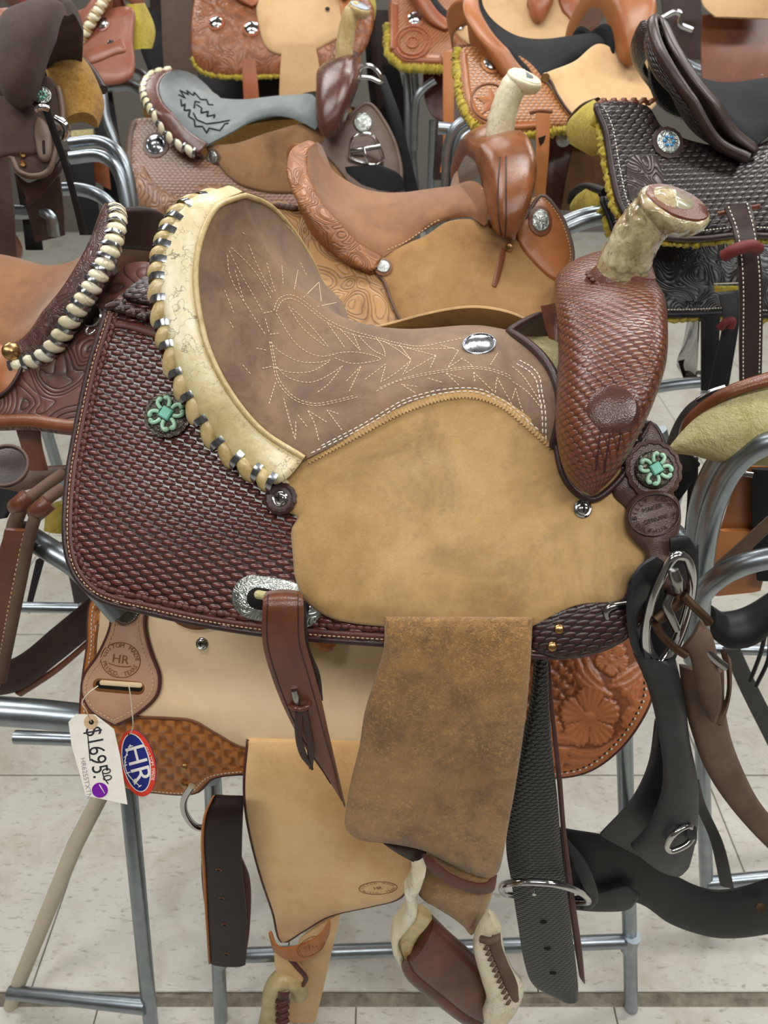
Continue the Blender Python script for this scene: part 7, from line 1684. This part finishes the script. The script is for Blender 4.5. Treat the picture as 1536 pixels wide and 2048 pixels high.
# --- racks behind
def rack2(label, tubes, legs):
    R_ = rack(label, (tubes[0][0][0][0] if False else 0, 0, 0)); pts_ = [A3(t_) for t_, _ in tubes]; R_.location = [float(pts_[0][:, 0].mean()), float(pts_[0][:, 1].mean()), 0]
    for P, (t_, m_) in zip(pts_, tubes): tube(m_, P, .0125, 'galvanized', R_)
    for (x, y, Y, dx) in legs:
        p = at(x, y, Y); tube('leg', [p, np.array([p[0] + dx, p[1] + .03, 0])], .0125, 'galvanized', R_, sm=0)
    return R_
rack2('galvanized rack with rounded bars standing before the grey seated saddle', [([(140, 288, 1.75), (200, 284, 1.75), (240, 310, 1.72), (262, 380, 1.70), (270, 470, 1.68)], 'loop'), ([(140, 316, 1.72), (200, 312, 1.72), (232, 335, 1.70), (252, 400, 1.68), (262, 480, 1.66)], 'loop'), ([(84, 382, 1.6), (150, 378, 1.6), (200, 392, 1.58), (240, 430, 1.56)], 'lower_loop'), ([(268, 470, 1.68), (300, 466, 1.95), (360, 480, 2.09), (520, 480, 2.09)], 'arm')], [(268, 470, 1.68, 0), (300, 440, 1.8, .02), (310, 430, 1.78, .05)])
rack2('galvanized rack with upright tubes in the aisle before the orange tan saddle', [([(800, 130, 2.9), (812, 150, 2.9), (816, 250, 2.88), (818, 420, 2.85)], 'loop'), ([(828, 140, 2.9), (832, 200, 2.9), (826, 300, 2.88), (836, 420, 2.85)], 'loop'), ([(870, 160, 2.8), (848, 176, 2.8), (832, 200, 2.8), (828, 300, 2.8)], 'brace')], [(818, 420, 2.85, 0), (836, 420, 2.85, 0), (866, 240, 2.8, 0)])
rack2('galvanized rack with a bent double hoop beside the tan star saddle', [([(1000, 232, 1.80), (950, 235, 1.80), (912, 256, 1.80), (896, 300, 1.80), (894, 350, 1.80)], 'loop'), ([(1010, 258, 1.78), (960, 260, 1.78), (930, 278, 1.78), (918, 310, 1.78), (914, 350, 1.78)], 'loop'), ([(876, 256, 1.82), (905, 258, 1.82)], 'pin')], [(894, 350, 1.80, 0), (914, 350, 1.78, 0)])
rack2('galvanized rack arm poking out under the black tooled saddle', [([(1126, 446, 1.5), (1160, 432, 1.5), (1200, 424, 1.5), (1260, 420, 1.5)], 'arm'), ([(1132, 460, 1.48), (1164, 446, 1.48), (1204, 436, 1.48), (1260, 432, 1.48)], 'arm'), ([(1310, 775, 1.5), (1360, 768, 1.5), (1420, 762, 1.5)], 'rail'), ([(1318, 860, 1.1), (1330, 900, 1.1), (1350, 940, 1.1)], 'brace')], [(1250, 424, 1.5, 0), (1420, 762, 1.5, 0)])
rack2('galvanized rack with thin rails under the rose brown saddle', [([(214, 175, 2.4), (262, 172, 2.4), (290, 190, 2.38), (300, 220, 2.36)], 'loop'), ([(200, 130, 2.7), (280, 146, 2.68), (300, 165, 2.66)], 'loop'), ([(204, 178, 2.3), (214, 240, 2.28), (236, 300, 2.26), (244, 380, 2.24)], 'upright')], [(244, 380, 2.24, 0)])
rack2('galvanized rack carrying the red brown saddle', [([(270, 150, 2.9), (300, 160, 2.9), (312, 200, 2.9), (316, 260, 2.88)], 'loop'), ([(316, 200, 2.95), (420, 190, 3.04), (560, 190, 3.04), (660, 240, 3.0)], 'arm')], [(316, 260, 2.88, 0), (660, 240, 3.0, 0)])

# --- added dark saddle pieces that stand for the shade in the gaps
def gap_shade_saddle(label, pieces, loc):
    S = thing('western_saddle', label, 'saddle', loc)
    for nm, L, R_, m_ in pieces: hang(nm, S, L, R_, .010, m_, cols=6)
gap_shade_saddle('black fenders and scraps added to darken the gap below the rose brown saddle', [('fender', [(186, 170, 2.45), (190, 260, 2.4), (214, 420, 2.36)], [(222, 170, 2.45), (236, 260, 2.4), (262, 420, 2.36)], 'black_leather'), ('fender', [(134, 300, 2.3), (146, 380, 2.28), (160, 470, 2.26)], [(184, 300, 2.3), (192, 380, 2.28), (206, 470, 2.26)], 'black_leather'), ('skirt', [(170, 300, 2.35), (184, 360, 2.33)], [(214, 300, 2.35), (222, 380, 2.33)], 'red_brown'), ('fleece_lining', [(140, 262, 2.32), (150, 300, 2.31)], [(186, 258, 2.32), (190, 296, 2.31)], 'fleece_cream')], at(190, 420, 2.4))
gap_shade_saddle('dark brown sheet added to darken the gap under the grey seated saddle', [('skirt', [(272, 445, 2.1), (300, 480, 2.08), (330, 540, 2.06)], [(560, 440, 2.1), (560, 480, 2.08), (560, 540, 2.06)], 'dark_choc')], at(420, 520, 2.1))
gap_shade_saddle('black sheet added to darken the gap under the red brown saddle', [('skirt', [(395, 145, 3.05), (400, 200, 3.02), (410, 260, 3.0)], [(660, 140, 3.05), (660, 200, 3.02), (660, 260, 3.0)], 'black_leather')], at(520, 250, 3.0))
rack2('galvanized rack holding the brown saddle with long smooth fenders', [([(1330, 100, 2.68), (1400, 140, 2.58), (1480, 150, 2.50), (1600, 150, 2.50)], 'arm')], [(1600, 150, 2.50, 0)])
rack2('galvanized rack holding the dark roughout saddles', [([(-40, 420, 1.50), (50, 425, 1.47), (100, 430, 1.44), (110, 470, 1.44)], 'arm')], [(-40, 420, 1.50, 0)])
